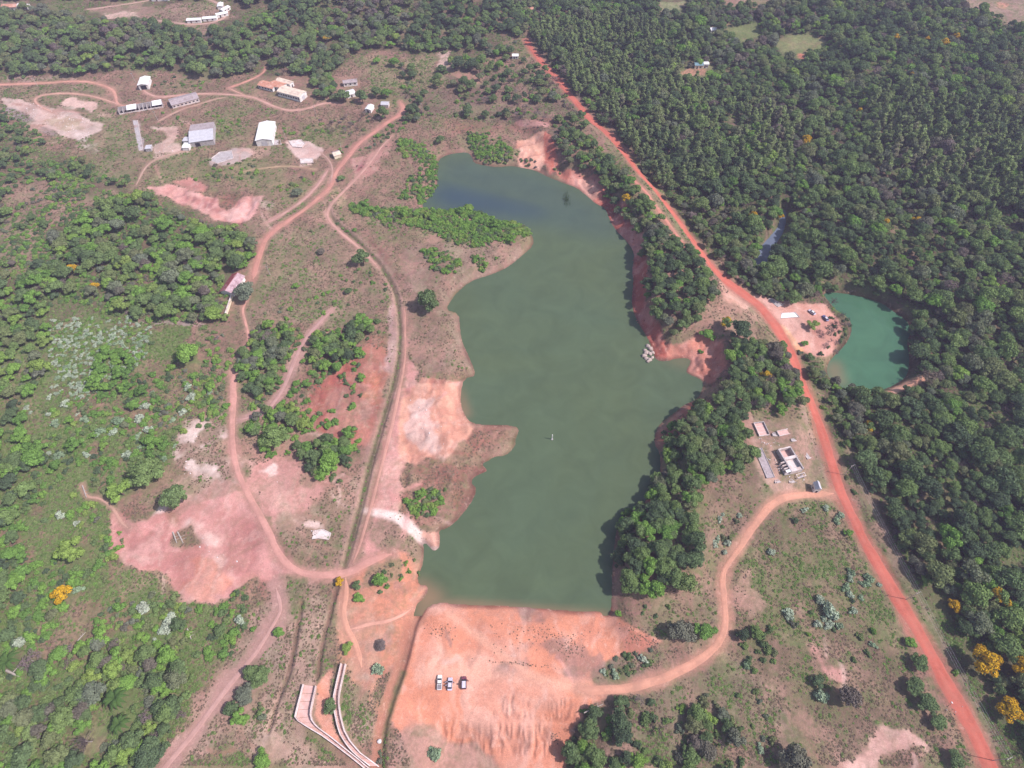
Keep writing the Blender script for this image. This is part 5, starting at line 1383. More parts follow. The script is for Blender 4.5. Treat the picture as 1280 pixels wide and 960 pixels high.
def mass_object(name, label, groups, group_name=None):
    """one object of uncountable plants: points that carry geometry instances.  groups: list of (points xyz, rot, scale, [source objects], trunk source)"""
    pts = []; rots = []; scs = []; idx = []
    srcs = []; tr = []
    tns = []
    for P, Rr, S, so, t, tn_ in groups:
        tns.append(tn_ if tn_ is not None else np.zeros(len(P)))
        b = len(srcs); k = len(so)
        srcs += so; tr += [t] * k
        pts.append(P); rots.append(Rr); scs.append(S); idx.append(b + (np.arange(len(P)) * 7919 % k))
    P = np.concatenate(pts).astype(np.float32); Rr = np.concatenate(rots).astype(np.float32); S = np.concatenate(scs).astype(np.float32); I = np.concatenate(idx).astype(np.int32)
    TN = np.concatenate(tns).astype(np.float32)
    me = bpy.data.meshes.new(name); me.vertices.add(len(P)); me.vertices.foreach_set('co', P.ravel())
    for nme, ty, arr, key in (('rot', 'FLOAT_VECTOR', Rr, 'vector'), ('siz', 'FLOAT_VECTOR', S, 'vector'), ('pick', 'INT', I, 'value'), ('tone', 'FLOAT', TN, 'value')):
        a = me.attributes.new(nme, ty, 'POINT'); a.data.foreach_set(key, arr.ravel())
    me.update()
    o = link(name, me)
    ng = bpy.data.node_groups.new(name + '_scatter', 'GeometryNodeTree')
    ng.interface.new_socket('Geometry', in_out='INPUT', socket_type='NodeSocketGeometry'); ng.interface.new_socket('Geometry', in_out='OUTPUT', socket_type='NodeSocketGeometry')
    gi = ng.nodes.new('NodeGroupInput'); go = ng.nodes.new('NodeGroupOutput'); jo = ng.nodes.new('GeometryNodeJoinGeometry')
    def attr(nm, ty):
        n = ng.nodes.new('GeometryNodeInputNamedAttribute'); n.data_type = ty; n.inputs[0].default_value = nm
        return next(s for s in n.outputs if s.enabled and s.name == 'Attribute')
    ar, asz, ap = attr('rot', 'FLOAT_VECTOR'), attr('siz', 'FLOAT_VECTOR'), attr('pick', 'INT')
    for j, so in enumerate(srcs):
        cmp = ng.nodes.new('FunctionNodeCompare'); cmp.data_type = 'INT'; cmp.operation = 'EQUAL'
        ng.links.new(ap, cmp.inputs[2]); cmp.inputs[3].default_value = j
        for src in ([so, tr[j]] if tr[j] is not None else [so]):
            oi = ng.nodes.new('GeometryNodeObjectInfo'); oi.inputs[0].default_value = src; oi.transform_space = 'ORIGINAL'
            ins = ng.nodes.new('GeometryNodeInstanceOnPoints')
            ng.links.new(gi.outputs[0], ins.inputs['Points']); ng.links.new(cmp.outputs[0], ins.inputs['Selection'])
            ng.links.new(oi.outputs['Geometry'], ins.inputs['Instance']); ng.links.new(asz, ins.inputs['Scale'])
            e2r = ng.nodes.new('FunctionNodeEulerToRotation'); ng.links.new(ar, e2r.inputs[0]); ng.links.new(e2r.outputs[0], ins.inputs['Rotation'])
            ng.links.new(ins.outputs[0], jo.inputs[0])
    ng.links.new(jo.outputs[0], go.inputs[0])
    md = o.modifiers.new('scatter', 'NODES'); md.node_group = ng
    return tag(o, label, kind='stuff')

def mass_from(idx, name, label):
    groups = []
    sps = {}
    for i in idx: sps.setdefault(PLANTS[i][0], []).append(i)
    g = np.random.default_rng(3)
    for sp, ii in sps.items():
        ii = np.array(ii); n = len(ii)
        so = [SRC[k] for k in SRC if k[0] == sp and k[1] != 't']
        s = np.array([PLANTS[i][3] for i in ii])
        P = np.stack([px_[ii, 0], px_[ii, 1], zz[ii] - .05], 1)
        Rr = np.stack([g.uniform(-.06, .06, n), g.uniform(-.06, .06, n), g.uniform(0, 6.28, n)], 1)
        S = np.stack([s * g.uniform(.93, 1.07, n), s * g.uniform(.93, 1.07, n), s * g.uniform(.85, 1.15, n)], 1)
        if sp == 'euc': S[:, 2] = s * g.uniform(.85, 1.25, n) * .58
        groups.append((P, Rr, S, so, SRC.get((sp, 't')), np.array([max(PLANTS[i][4], .001) for i in ii])))
    return mass_object(name, label, groups)
mt = [i for i in mass if NAMES[PLANTS[i][0]][0] in ('broadleaf_tree', 'eucalyptus_tree', 'bare_tree', 'flowering_tree')]
msb = [i for i in mass if i not in set(mt)]
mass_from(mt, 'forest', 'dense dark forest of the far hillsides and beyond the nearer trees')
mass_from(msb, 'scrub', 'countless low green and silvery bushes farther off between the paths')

# low undergrowth: tufts and seedlings where the ground is rough
def tuft_mesh(seed, m):
    g = np.random.default_rng(seed)
    L = [(0, 0, .18, .5, .35), (.3, .1, .12, .3, .22), (-.25, .2, .1, .32, .25)]
    return crown_mesh('tuft', L, .17, 46, [m], seed, core=.7, flat=.8)
def undergrowth():
    g = np.random.default_rng(8)
    n = 620000
    # density falls with distance so that tufts keep about the same look from above
    y = 15 + 640 * g.random(n) ** 1.35; x = (g.random(n) * 2 - 1) * (205 + .5 * y)
    cv = bil(COVER, x, y); sm = bil(SMOOTHG_B, x, y)
    nz = vn(x, y, 4, 91) * .45 + vn(x, y, 13, 93) * .25 + vn(x, y, 34, 92) * .3
    ok = (cv * .85 * (1 - .8 * sm) > .25) & (nz + g.uniform(-.2, .2, n) > .76 - .42 * cv - .06 * (x < -60) * (y < 330)) & ~nogo_at(x, y)
    x = x[ok]; y = y[ok]; n = len(x)
    ex = []
    for pts, cnt in (([(528,780),(575,778),(572,802),(532,800)], 110), ([(690,792),(730,790),(732,822),(700,826)], 190), ([(570,822),(640,826),(700,832),(712,838),(620,830)], 90), ([(620,778),(690,782),(720,800),(680,800)], 90),
                     ([(688,914),(702,912),(700,932),(686,925)], 60), ([(1176,866),(1196,872),(1206,900),(1190,905)], 70), ([(765,775),(828,796),(822,806),(780,812)], 220), ([(600,770),(760,785),(740,830),(600,820)], 120), ([(455,640),(610,540),(600,612),(520,700)], 250)):  # first tuft patch added in place of leaf shadows, second for road debris
        a_, b_, _ = ground(*np.array(pts, float).T)
        w_ = g.dirichlet(np.ones(len(a_)), cnt); ex.append(np.stack([w_ @ a_, w_ @ b_], 1))
    ex = np.concatenate(ex); n_ex = len(ex); x = np.concatenate([x, ex[:, 0]]); y = np.concatenate([y, ex[:, 1]]); n = len(x)
    c = bil(ALB, x, y); green = c[:, 1] / (c[:, 0] + 1e-4)
    z = bil(H, x, y)
    s = g.uniform(.25, 1.0, n) ** 1.8 * 1.05 * (1 + y / 600) + .12
    isg = green + g.uniform(-.25, .25, n) > .88
    s = np.where(isg, s, s * .62); s[-n_ex:] *= .68
    print('undergrowth', n)
    return x, y, z, s, isg, g
TM = []
x, y, z, s, isg, g = undergrowth()
mt1 = foliage_mat('low_green_weeds', [(0, (.12, .19, .055)), (.4, (.165, .25, .07)), (.75, (.21, .26, .10)), (1, (.18, .15, .09))])
mt2 = foliage_mat('dry_weeds', [(0, (.24, .165, .12)), (.35, (.16, .135, .08)), (.6, (.28, .20, .145)), (.85, (.19, .13, .10)), (1, (.30, .24, .17))])
def seed_tufts(name, label, sel, m):
    ms = []
    for k in range(3):
        ms.append(tuft_mesh(600 + k, m))
    # first tufts are placed as part of the object itself: variants kept in its own node tree through small child meshes
    n = int(sel.sum())
    P = np.stack([x[sel], y[sel], z[sel] - .03], 1); Rr = np.stack([g.uniform(-.1, .1, n), g.uniform(-.1, .1, n), g.uniform(0, 6.28, n)], 1)
    S = np.repeat(s[sel][:, None], 3, 1); S[:, 2] *= g.uniform(.30, .6, n)
    srcs = []
    for k, me in enumerate(ms):
        o = bpy.data.objects.new('weed_clump', me); COL.objects.link(o); o.location = P[k * 11]; o.scale = S[k * 11]
        srcs.append(o)
    mo = mass_object(name, label, [(P, Rr, S, srcs, None, None)])
    for o in srcs:
        o.parent = mo
        o['kind'] = 'stuff'
seed_tufts('weeds', 'low green weeds and seedlings covering the rough ground', isg, mt1)
seed_tufts('dry_grass', 'dry brown grass tufts scattered over the open slopes', ~isg, mt2)

# ------------------------------------------------------------------ buildings
M_WHITE = simple('white_wall', (.78, .76, .72), .85, .2, .12, 1.2, .02, dirt=(.50, .40, .34))
M_WROOF = simple('white_roof_sheet', (.84, .83, .80), .5, .4, .08, .8, .02)
M_CREAM = simple('cream_wall', (.80, .70, .52), .85, .2, .15, 1.0, .02, dirt=(.52, .40, .30))
M_TAN = simple('tan_roof_sheet', (.70, .58, .46), .7, .3, .15, .8, .02, dirt=(.45, .33, .27))
M_METAL = simple('zinc_roof_sheet', (.56, .55, .57), .55, .4, .14, .6, .02, .1)
M_GREYR = simple('old_fibre_roof', (.40, .34, .34), .9, .2, .22, .9, .03, dirt=(.25, .19, .18))
M_TERRA = simple('clay_tile_roof', (.52, .25, .17), .9, .2, .25, 1.2, .04, dirt=(.62, .42, .33))
M_REDR = simple('old_red_roof', (.27, .075, .07), .9, .2, .3, 1.0, .04, dirt=(.38, .22, .22))
M_PATCHR = simple('patched_pink_roof', (.50, .36, .38), .85, .25, .3, 1.0, .03, dirt=(.20, .09, .10))
M_CONC = simple('raw_concrete', (.44, .40, .39), .9, .2, .22, .9, .04, dirt=(.30, .25, .23))
M_CONCL = simple('pale_concrete', (.66, .58, .54), .9, .2, .18, .8, .03, dirt=(.46, .34, .29))
M_CONCW = simple('bleached_concrete', (.72, .60, .56), .9, .2, .18, .8, .03, dirt=(.46, .34, .30))
M_CONCP = simple('pink_stained_concrete', (.62, .40, .35), .9, .2, .15, .5, .02, dirt=(.50, .30, .24))
M_DARK = simple('dark_interior', (.035, .03, .035), .9, .1, .2, 2)  # near-black colour stands for the unlit inside of openings
M_TEAL = simple('teal_roof_sheet', (.16, .27, .30), .7, .3, .15)
M_WOOD = simple('grey_pole_wood', (.46, .41, .37), .9, .1, .2, 3)
M_RUBBLE = simple('pale_rubble', (.66, .60, .58), .9, .1, .25, 2)
M_ROCK = simple('pale_rock', (.46, .37, .32), .9, .1, .3, 1.2, .08, dirt=(.26, .19, .15))
M_WIRE = simple('wire', (.42, .42, .44), .5, .4, .1)

def MBox(V, F, x0, x1, y0, y1, z0, z1, taper=0):
    b = len(V); t = taper
    V += [(x0, y0, z0), (x1, y0, z0), (x1, y1, z0), (x0, y1, z0), (x0 + t, y0 + t, z1), (x1 - t, y0 + t, z1), (x1 - t, y1 - t, z1), (x0 + t, y1 - t, z1)]
    F += [(b, b + 3, b + 2, b + 1), (b + 4, b + 5, b + 6, b + 7), (b, b + 1, b + 5, b + 4), (b + 1, b + 2, b + 6, b + 5), (b + 2, b + 3, b + 7, b + 6), (b + 3, b, b + 4, b + 7)]

def box(name, dims, m, parent=None, taper=0):
    V = []; F = []
    for d in (dims if isinstance(dims[0], (tuple, list)) else [dims]): MBox(V, F, *d, taper)
    return link(name, new_mesh(name, V, F, m), parent)

def frame(a, b, c, h):
    """world frame of a rectangle from three eave corners a-b (long side) and c (other side), seen h metres up"""
    A = np.array(ground(*a, h)[:2]); B = np.array(ground(*b, h)[:2]); Cc = np.array(ground(*c, h)[:2])
    u = B - A; L = float(np.hypot(*u)); u /= L
    v = np.array([-u[1], u[0]]); D = float((Cc - A) @ v)
    return A, u, L, D

def root_at(name, a, b, c, h, label, cat, group=None):
    A, u, L, D = frame(a, b, c, h)
    if D < 0:            # keep local y positive: start from the other end
        A = A + u * L; u = -u; D = -D
    cx, cy = A + u * L / 2 + np.array([-u[1], u[0]]) * D / 2
    z = hz(float(cx), float(cy))
    e = link(name, None, None, (float(A[0]), float(A[1]), z), math.atan2(u[1], u[0])); e.empty_display_size = 1
    return tag(e, label, cat, group), L, D

def gable(root, L, D, hw, rise, wm, rm, ridge='x', over=.5, ribs=1.0, rib_m=None, open_side=False):
    """walls as one block under a pitched roof of two slabs"""
    V = []; F = []
    if ridge == 'x':
        P = [(0, 0), (0, D), (L, 0), (L, D)]
        V = [(0, 0, -.8), (L, 0, -.8), (L, D, -.8), (0, D, -.8), (0, 0, hw), (L, 0, hw), (L, D, hw), (0, D, hw), (0, D / 2, hw + rise - .05), (L, D / 2, hw + rise - .05)]
        F = [(0, 3, 2, 1), (0, 1, 5, 4), (2, 3, 7, 6), (1, 2, 6, 9, 5), (3, 0, 4, 8, 7), (4, 5, 9, 8), (7, 8, 9, 6)]
    else:
        V = [(0, 0, -.8), (L, 0, -.8), (L, D, -.8), (0, D, -.8), (0, 0, hw), (L, 0, hw), (L, D, hw), (0, D, hw), (L / 2, 0, hw + rise - .05), (L / 2, D, hw + rise - .05)]
        F = [(0, 3, 2, 1), (0, 1, 5, 8, 4), (1, 2, 6, 5), (2, 3, 7, 9, 6), (3, 0, 4, 7), (4, 8, 9, 7), (8, 5, 6, 9)]
    link('wall', new_mesh('wall', V, F, wm), root)
    span = (D if ridge == 'x' else L) / 2; run = L if ridge == 'x' else D
    sl = rise / span; th = .14
    for sgn in (-1, 1):
        V = []; F = []
        def pt(r, s, dz):  # r along ridge, s distance from ridge outwards
            z = hw + rise - s * sl + dz
            return (r, D / 2 + sgn * s, z) if ridge == 'x' else (L / 2 + sgn * s, r, z)
        e = span + over; r0, r1 = -over, run + over
        def slab(ra, rb, sa, sb, z0, z1):
            b = len(V)
            V.extend([pt(ra, sa, z0), pt(rb, sa, z0), pt(rb, sb, z0), pt(ra, sb, z0), pt(ra, sa, z1), pt(rb, sa, z1), pt(rb, sb, z1), pt(ra, sb, z1)])
            F.extend([(b, b + 1, b + 2, b + 3), (b + 7, b + 6, b + 5, b + 4), (b, b + 4, b + 5, b + 1), (b + 1, b + 5, b + 6, b + 2), (b + 2, b + 6, b + 7, b + 3), (b + 3, b + 7, b + 4, b)])
        slab(r0, r1, .003, e, 0.01, th)
        if ribs:
            k = r0 + .2
            while k < r1 - .2: slab(k, k + .09, .05, e - .05, th - .01, th + .07); k += ribs
        rms = rm if not isinstance(rm, tuple) else rm[0 if sgn < 0 else 1]
        link('roof', new_mesh('roof', V, F, rms), root)
    V = []; F = []
    if ridge == 'x': MBox(V, F, -over - .02, L + over + .02, D / 2 - .18, D / 2 + .18, hw + rise + .08, hw + rise + .20)
    else: MBox(V, F, L / 2 - .18, L / 2 + .18, -over - .02, D + over + .02, hw + rise + .08, hw + rise + .20)
    link('ridge_cap', new_mesh('ridge_cap', V, F, rm if not isinstance(rm, tuple) else rm[0]), root)

def opening(root, side, L, D, pos, w, z0, z1, m=None, name='window'):
    """window, door leaf or dark panel for an open front, set 4 cm proud of the wall, with a frame as a sub-part"""
    m = m or M_DARK; t = .05
    a, b = pos - w / 2, pos + w / 2
    if side == 'front': d = (a, b, -t, .02, z0, z1); f = [(a - .1, a, -t - .04, .02, z0 - .1, z1 + .1), (b, b + .1, -t - .04, .02, z0 - .1, z1 + .1), (a, b, -t - .04, .02, z1, z1 + .1)]
    elif side == 'back': d = (a, b, D - .02, D + t, z0, z1); f = [(a - .1, a, D - .02, D + t + .04, z0 - .1, z1 + .1), (b, b + .1, D - .02, D + t + .04, z0 - .1, z1 + .1), (a, b, D - .02, D + t + .04, z1, z1 + .1)]
    elif side == 'left': d = (-t, .02, a, b, z0, z1); f = [(-t - .04, .02, a - .1, a, z0 - .1, z1 + .1), (-t - .04, .02, b, b + .1, z0 - .1, z1 + .1), (-t - .04, .02, a, b, z1, z1 + .1)]
    else: d = (L - .02, L + t, a, b, z0, z1); f = [(L - .02, L + t + .04, a - .1, a, z0 - .1, z1 + .1), (L - .02, L + t + .04, b, b + .1, z0 - .1, z1 + .1), (L - .02, L + t + .04, a, b, z1, z1 + .1)]
    o = box(name, d, m, root); box('frame', f, M_CONCL, o)
    return o

# white hall, big flat-pitched white roof
r, L, D = root_at('hall', (319, 175), (339, 174), (315, 153), 5.0, 'white hall with a plain bright white roof in the upper left yard', 'hall')
gable(r, L, D, 4.6, 1.1, M_WHITE, M_WROOF, 'y', .4, 1.2); opening(r, 'front', L, D, L / 2, 4, -.1, 3.6, M_METAL, 'door')
for q in (.25, .5, .75): opening(r, 'left', L, D, D * q, 2.2, 2.4, 3.4)
# metal shed with grey upper slope, annexes
r, L, D = root_at('metal_shed', (236, 177), (266, 174), (234, 156), 4.5, 'shed with a silvery metal roof whose far slope is grey', 'shed')
gable(r, L, D, 4.0, 1.6, M_CONC, (M_METAL, M_GREYR), 'x', .4, 1.1); opening(r, 'front', L, D, L * .3, 3.5, -.1, 3.0, M_DARK, 'door'); opening(r, 'left', L, D, D * .6, 3.0, -.1, 3.2, M_DARK, 'door')
r, L, D = root_at('outbuilding', (228, 176), (235, 176), (229, 171), 2.6, 'low outbuilding with a metal roof against the corner of the metal shed', 'shed')
gable(r, L, D, 2.4, .3, M_WHITE, M_METAL, 'x', .2, .9)
r, L, D = root_at('white_cabin', (227, 184), (235, 184), (226.5, 178), 2.8, 'small white cubic cabin in front of the metal shed', 'cabin')
gable(r, L, D, 2.6, .25, M_WHITE, M_WROOF, 'x', .15, .9); opening(r, 'left', L, D, D / 2, 1.0, -.1, 2.1, M_DARK, 'door')
r, L, D = root_at('small_shed', (181, 186), (188, 185.5), (181, 181.5), 2.4, 'tiny shed with a bluish metal roof beside the long grey slab', 'shed')
gable(r, L, D, 2.2, .3, M_CONC, M_METAL, 'x', .15, .9); opening(r, 'left', L, D, D / 2, 1.2, -.1, 1.9, M_DARK, 'door')
# long ruined row: dark open bays and two pieces of white roof
r, L, D = root_at('roofless_row', (147, 139), (202, 130), (146, 135), 3.0, 'long half roofless row building with dark open bays and two white roof pieces', 'ruin')
box('rear_wall', (0, L, D - .3, D, -.6, 3.3), M_CONC, r)
box('front_wall', [(0, L, 0, .3, -.6, .9)], M_CONCL, r)
n = 11
for k in range(n + 1):
    xx = min(k * L / n, L - .3); box('partition', (xx, xx + .3, .3, D - .3, -.6, 2.9), M_CONC, r)
box('floor', (0.3, L - .3, .3, D - .3, -.3, .05), M_DARK, r)  # floor coloured near black for the shade inside the open bays
for a0, a1 in ((.20, .42), (.78, 1.0)):
    V = []; F = []
    V = [(a0 * L, -.5, 2.6), (a1 * L, -.5, 2.6), (a1 * L, D + .2, 3.3), (a0 * L, D + .2, 3.3)]; V += [(p[0], p[1], p[2] + .15) for p in V]
    F = [(0, 3, 2, 1), (4, 5, 6, 7), (0, 1, 5, 4), (1, 2, 6, 5), (2, 3, 7, 6), (3, 0, 4, 7)]
    link('roof_sheet', new_mesh('roof_sheet', [(a, b, c + .12) for a, b, c in V], F, M_WROOF), r)
# long grey shed
r, L, D = root_at('long_shed', (214, 130.5), (248, 122), (207, 124), 3.4, 'long shed with a grey pink roof and one dark open gable end', 'shed')
gable(r, L, D, 3.0, 1.3, M_CONCL, M_GREYR, 'x', .4, 1.1); opening(r, 'left', L, D, D / 2, D * .7, -.1, 2.6, M_DARK, 'door'); opening(r, 'right', L, D, D / 2, D * .7, -.1, 2.6, M_DARK, 'door')  # wide dark panels painted for the shade in the open gable ends
for k in range(7): opening(r, 'front', L, D, L * (k + .5) / 7, 1.4, 1.2, 2.1)
# white canopy
r, L, D = root_at('white_canopy', (172, 106.5), (181, 105.5), (163, 97), 4.2, 'white roofed shelter at the forest edge with a dark open front', 'shelter')
gable(r, L * 1.3, D, 3.8, .8, M_WHITE, M_WROOF, 'y', .5, 1.1); opening(r, 'front', L * 1.3, D, L * .65, L * .8, -.1, 3.2, M_DARK, 'door')  # dark panel stands for the shade in the open front
# long white hangar
r, L, D = root_at('white_hangar', (346, 113.5), (374, 121.5), (359, 108), 4.2, 'long white hangar with a cream roof and a bright end wall', 'hangar')
gable(r, L, D, 4.0, 1.0, M_WHITE, M_TAN, 'x', .3, 1.2)
for k in range(9): opening(r, 'front', L, D, L * (k + .5) / 9, 1.6, 1.6, 2.8)
opening(r, 'right', L, D, D / 2, 3, -.1, 3.0, M_METAL, 'door')
# terracotta block
r, L, D = root_at('low_school', (322, 105.5), (340, 110), (336, 102), 3.2, 'low building with terracotta tiled roof left of the white hangar', 'building')
gable(r, L, D, 2.9, 1.0, M_WHITE, M_TERRA, 'x', .5, .8)
for k in range(5): opening(r, 'front', L, D, L * (k + .5) / 5, 1.5, 1.0, 2.1)
r, L, D = root_at('tiled_house', (336, 106), (352, 109.5), (346, 101), 3.4, 'house with a pale terracotta roof between the school and the hangar', 'house')
gable(r, L, D, 3.0, 1.0, M_WHITE, M_TERRA, 'x', .4, .8); opening(r, 'front', L, D, L * .5, 1.2, -.1, 2.1, M_DARK, 'door')
r, L, D = root_at('pale_house', (345, 100), (362, 105), (352, 97.5), 3.6, 'house with a cream white roof behind the terracotta roofs', 'house')
gable(r, L, D, 3.4, .8, M_WHITE, M_TAN, 'x', .4, .9); opening(r, 'right', L, D, D * .5, 1.2, -.1, 2.1, M_DARK, 'door')
# houses among the round trees
r, L, D = root_at('grey_roof_house', (429, 103.5), (446, 102), (428, 100), 3.2, 'house with a long grey roof, upper of two among the round trees', 'house')
gable(r, L, D, 2.8, .8, M_WHITE, M_GREYR, 'x', .4, .9)
for k in range(3): opening(r, 'front', L, D, L * (k + .5) / 3, 1.2, .9, 2.0)
r, L, D = root_at('white_house', (434, 118), (444, 115.5), (432, 113), 3.2, 'white house, lower of two among the round trees', 'house')
gable(r, L, D, 2.8, .9, M_WHITE, M_WROOF, 'x', .3, .9); opening(r, 'front', L, D, L * .5, 1.1, -.1, 2.0, M_DARK, 'door')
r, L, D = root_at('shop_cabin', (456, 136), (463, 137), (458, 129.5), 3.0, 'small white cabin on the terrace of the little houses', 'cabin')
gable(r, L, D, 2.6, .6, M_WHITE, M_WROOF, 'y', .2, .9); opening(r, 'front', L, D, L * .5, 1.4, -.1, 2.0, M_DARK, 'door')
r, L, D = root_at('little_house', (476, 130.5), (485, 131), (475, 126.5), 2.8, 'little house with grey hipped roof at the end of the terrace', 'house')
gable(r, L, D, 2.6, .9, M_CONCL, M_METAL, 'x', .3, .9)
r, L, D = root_at('brick_hut', (417.5, 194.5), (426, 192), (419, 188.5), 2.8, 'lone hut with grey and cream roof near the upper track fork', 'hut')
gable(r, L, D, 2.4, .9, M_CREAM, (M_TAN, M_GREYR), 'x', .3, .9); opening(r, 'left', L, D, D * .5, 1.0, -.1, 2.0, M_DARK, 'door')
# old house with the red roof and its boundary wall
r, L, D = root_at('old_house', (276, 362.5), (290, 342.5), (288, 364), 3.2, 'old house with dark red roof slope and a patched pink slope', 'house')
gable(r, L * 1.05, D * 1.25, 3.0, 1.7, M_WHITE, (M_REDR, M_PATCHR), 'x', .5, .5)
opening(r, 'left', L, D, D * .5, 1.0, -.1, 2.0, M_DARK, 'door')
x1, y1, z1 = ground(290, 369.5, 1.0); x2, y2, z2 = ground(282.5, 393, 1.0)
e = link('boundary_wall', None, None, (float(x1), float(y1), float(z1)), math.atan2(y2 - y1, x2 - x1)); LL = float(math.hypot(x2 - x1, y2 - y1))
box('wall_panel', (0, LL, -.3, .3, -.8, 1.9), M_CREAM, e); box('coping', (-.05, LL + .05, -.38, .38, 1.9, 2.02), M_CONCL, e)
tag(e, 'cream boundary wall standing free below the old house with red roof', 'wall')
# far houses
def small_house(a, w, d, h, rise, rot, wm, rm, name, label, group=None, ridge='x'):
    x, y, z = ground(*a)
    e = link(name, None, None, (float(x), float(y), float(z)), R_(rot)); tag(e, label, 'house', group)
    gable(e, w, d, h, rise, wm, rm, ridge, .3, 0)
    opening(e, 'front', w, d, w * .3, 1.0, -.1, 2.0, M_DARK, 'door'); opening(e, 'front', w, d, w * .7, 1.2, .9, 1.9)
    return e
small_house((868, 86), 7, 5, 2.8, .9, 0, M_CREAM, M_TEAL, 'farm_house', 'far farm house with a dull teal roof in the right forest clearing')
small_house((879, 85), 4, 4, 3.2, .5, 0, M_WHITE, M_WROOF, 'water_shed', 'tiny white shed right of the teal roofed farm house')
small_house((888, 42), 7, 5, 2.8, 1, 10, M_WHITE, M_WROOF, 'farm_house', 'tiny white roofed house in the far green clearing')
small_house((4, 14), 13, 7, 3, 1.2, 5, M_WHITE, M_TERRA, 'far_house', 'tan roofed house at the top left corner')
small_house((16, 13), 5, 5, 3, 1, 5, M_WHITE, M_METAL, 'far_house', 'small grey roofed house at the top left corner, middle of three')
small_house((24, 12), 9, 5, 3, 1, -5, M_WHITE, M_WROOF, 'far_house', 'white roofed house at the top left corner, rightmost of three')
small_house((190, 2), 16, 5, 3, .8, 3, M_WHITE, M_WROOF, 'far_warehouse', 'long white roof cut by the top edge of the photo')
for k, (px, py, w, rot) in enumerate([(234.5, 29.5, 12, 6), (254.5, 27.5, 12, 10), (272, 23.0, 10, 30), (280, 17, 9, 62), (279, 11.5, 8, 100)]):
    small_house((px, py), w, 4.5, 2.4, .6, rot, M_WHITE, M_WROOF, 'row_house', ['white row house far at the top left, leftmost of the curved row', 'white row house, second from the left of the curved row far at the top left',
        'white row house in the bend of the curved row far at the top left', 'white row house just above the bend of the curved row at the top left', 'white row house at the upper end of the curved row at the top left'][k], 'curved row of white houses far off')
small_house((656, 16), 8, 5, 3, .8, 0, M_WHITE, M_TERRA, 'far_house', 'tiny house left of the top end of the red road in the far woods')
small_house((640.5, 74), 5, 4, 2.6, .6, 0, M_WHITE, M_WROOF, 'far_house', 'tiny white roof just left of the upper red road')

# ------------------------------------------------------------------ ruins beside the red road
def free_root(name, a, b, c, h, label, cat): return root_at(name, a, b, c, h, label, cat)
r, L, D = free_root('walled_slab', (949, 544), (962, 542.5), (945.5, 528.5), 1.0, 'concrete slab between two low side walls at the top of the ruins', 'ruin')
box('floor', (0.3, L - .3, 0, D, -.5, .18), M_CONCP, r); box('side_wall', (0, .3, 0, D, -.6, 1.0), M_CONCL, r); box('side_wall', (L - .3, L, 0, D, -.6, 1.0), M_CONC, r)
box('end_wall', (0, L, -.3, 0, -.6, .7), M_CONCL, r); box('end_wall', (0, L, D, D + .3, -.6, 1.0), M_CONC, r)
for k in range(3): box('floor_beam', (0.3, L - .3, D * (k + 1) / 4, D * (k + 1) / 4 + .15, .18, .24), M_CONCL, r)
r, L, D = free_root('small_foundation', (974, 545), (988, 542), (972.5, 538.5), .6, 'small low foundation right of the walled slab', 'ruin')
box('floor', (0.25, L - .25, 0.25, D - .25, -.5, .12), M_CONCP, r); box('side_wall', (0, .25, 0, D, -.6, .7), M_CONC, r); box('front_wall', (0.25, L, 0, .25, -.6, .5), M_CONCL, r); box('rear_wall', (0.25, L, D - .25, D, -.6, .8), M_CONCL, r)
r, L, D = free_root('long_slab', (958.5, 598), (967.5, 597), (950, 560), .2, 'long narrow slab strewn with white rubble left of the main ruin', 'ruin')
box('floor', (0, L, 0, D, -.5, .18), M_GREYR, r); box('kerb', (-.2, 0, 0, D, -.5, .4), M_CONC, r); box('kerb', (L, L + .2, 0, D, -.5, .4), M_CONC, r)
r, L, D = free_root('main_ruin', (983, 592), (1003.5, 588.5), (979, 560), 2.4, 'roofless concrete building with two open courts beside the red road', 'ruin')
LW, DW = L, D; t = .55; hh = 2.6
print('ruin', L, D)
box('outer_wall', (L * .22, L * .22 + t, 0, D, -.6, hh), M_CONC, r); box('outer_wall', (L * .95 - t, L * .95, 0, D, -.6, hh), M_CONC, r)
box('outer_wall', (L * .22 + t, L * .95 - t, D - t, D, -.6, hh), M_CONCL, r); box('outer_wall', (L * .22 + t, L * .95 - t, 0, t, -.6, hh * .8), M_CONCL, r)
box('cross_wall', (L * .22 + t, L * .95 - t, D * .50, D * .50 + 1.3, -.6, hh - .05), M_CONCL, r)
box('court_floor', (L * .22 + t, L * .95 - t, D * .50 + 1.3, D - t, -.3, .12), M_CONCP, r); box('room_floor', (L * .22 + t, L * .95 - t, t, D * .5, -.3, .9), M_CONCL, r)
box('ceiling_slab', (L * .22 + t, L * .95 - t, t, D * .12, hh * .8 - .25, hh * .8 - .02), M_CONCL, r)
for k in range(4):
    yy = D * (.03 + .13 * k)
    box('pier', (-.2, L * .22, yy, yy + .5, -.6, hh - .3), M_CONCL, r)
box('annex_floor', (-.2, L * .22, 0, D * .46, -.4, .15), M_CONC, r); box('annex_roof', (-.2, L * .22 - .02, 0, D * .03 + .9, hh - .3, hh - .1), M_WROOF, r)
r, L, D = free_root('beam_frame', (997, 598), (1006, 597), (996, 592), 1.4, 'small broken concrete frame below the main ruin', 'ruin')
for xx in (0, L - .25):
    for yy in (0, D - .25): box('post', (xx, xx + .25, yy, yy + .25, -.5, 1.6), M_CONCL, r)
box('beam', [(0, L, 0, .25, 1.6, 1.8), (0, L, D - .25, D, 1.6, 1.8), (0, .25, .25, D - .25, 1.6, 1.8), (L - .25, L, .25, D - .25, 1.6, 1.8)], M_CONCL, r); box('floor', (0.3, L - .3, .3, D - .3, -.4, .1), M_GREYR, r)
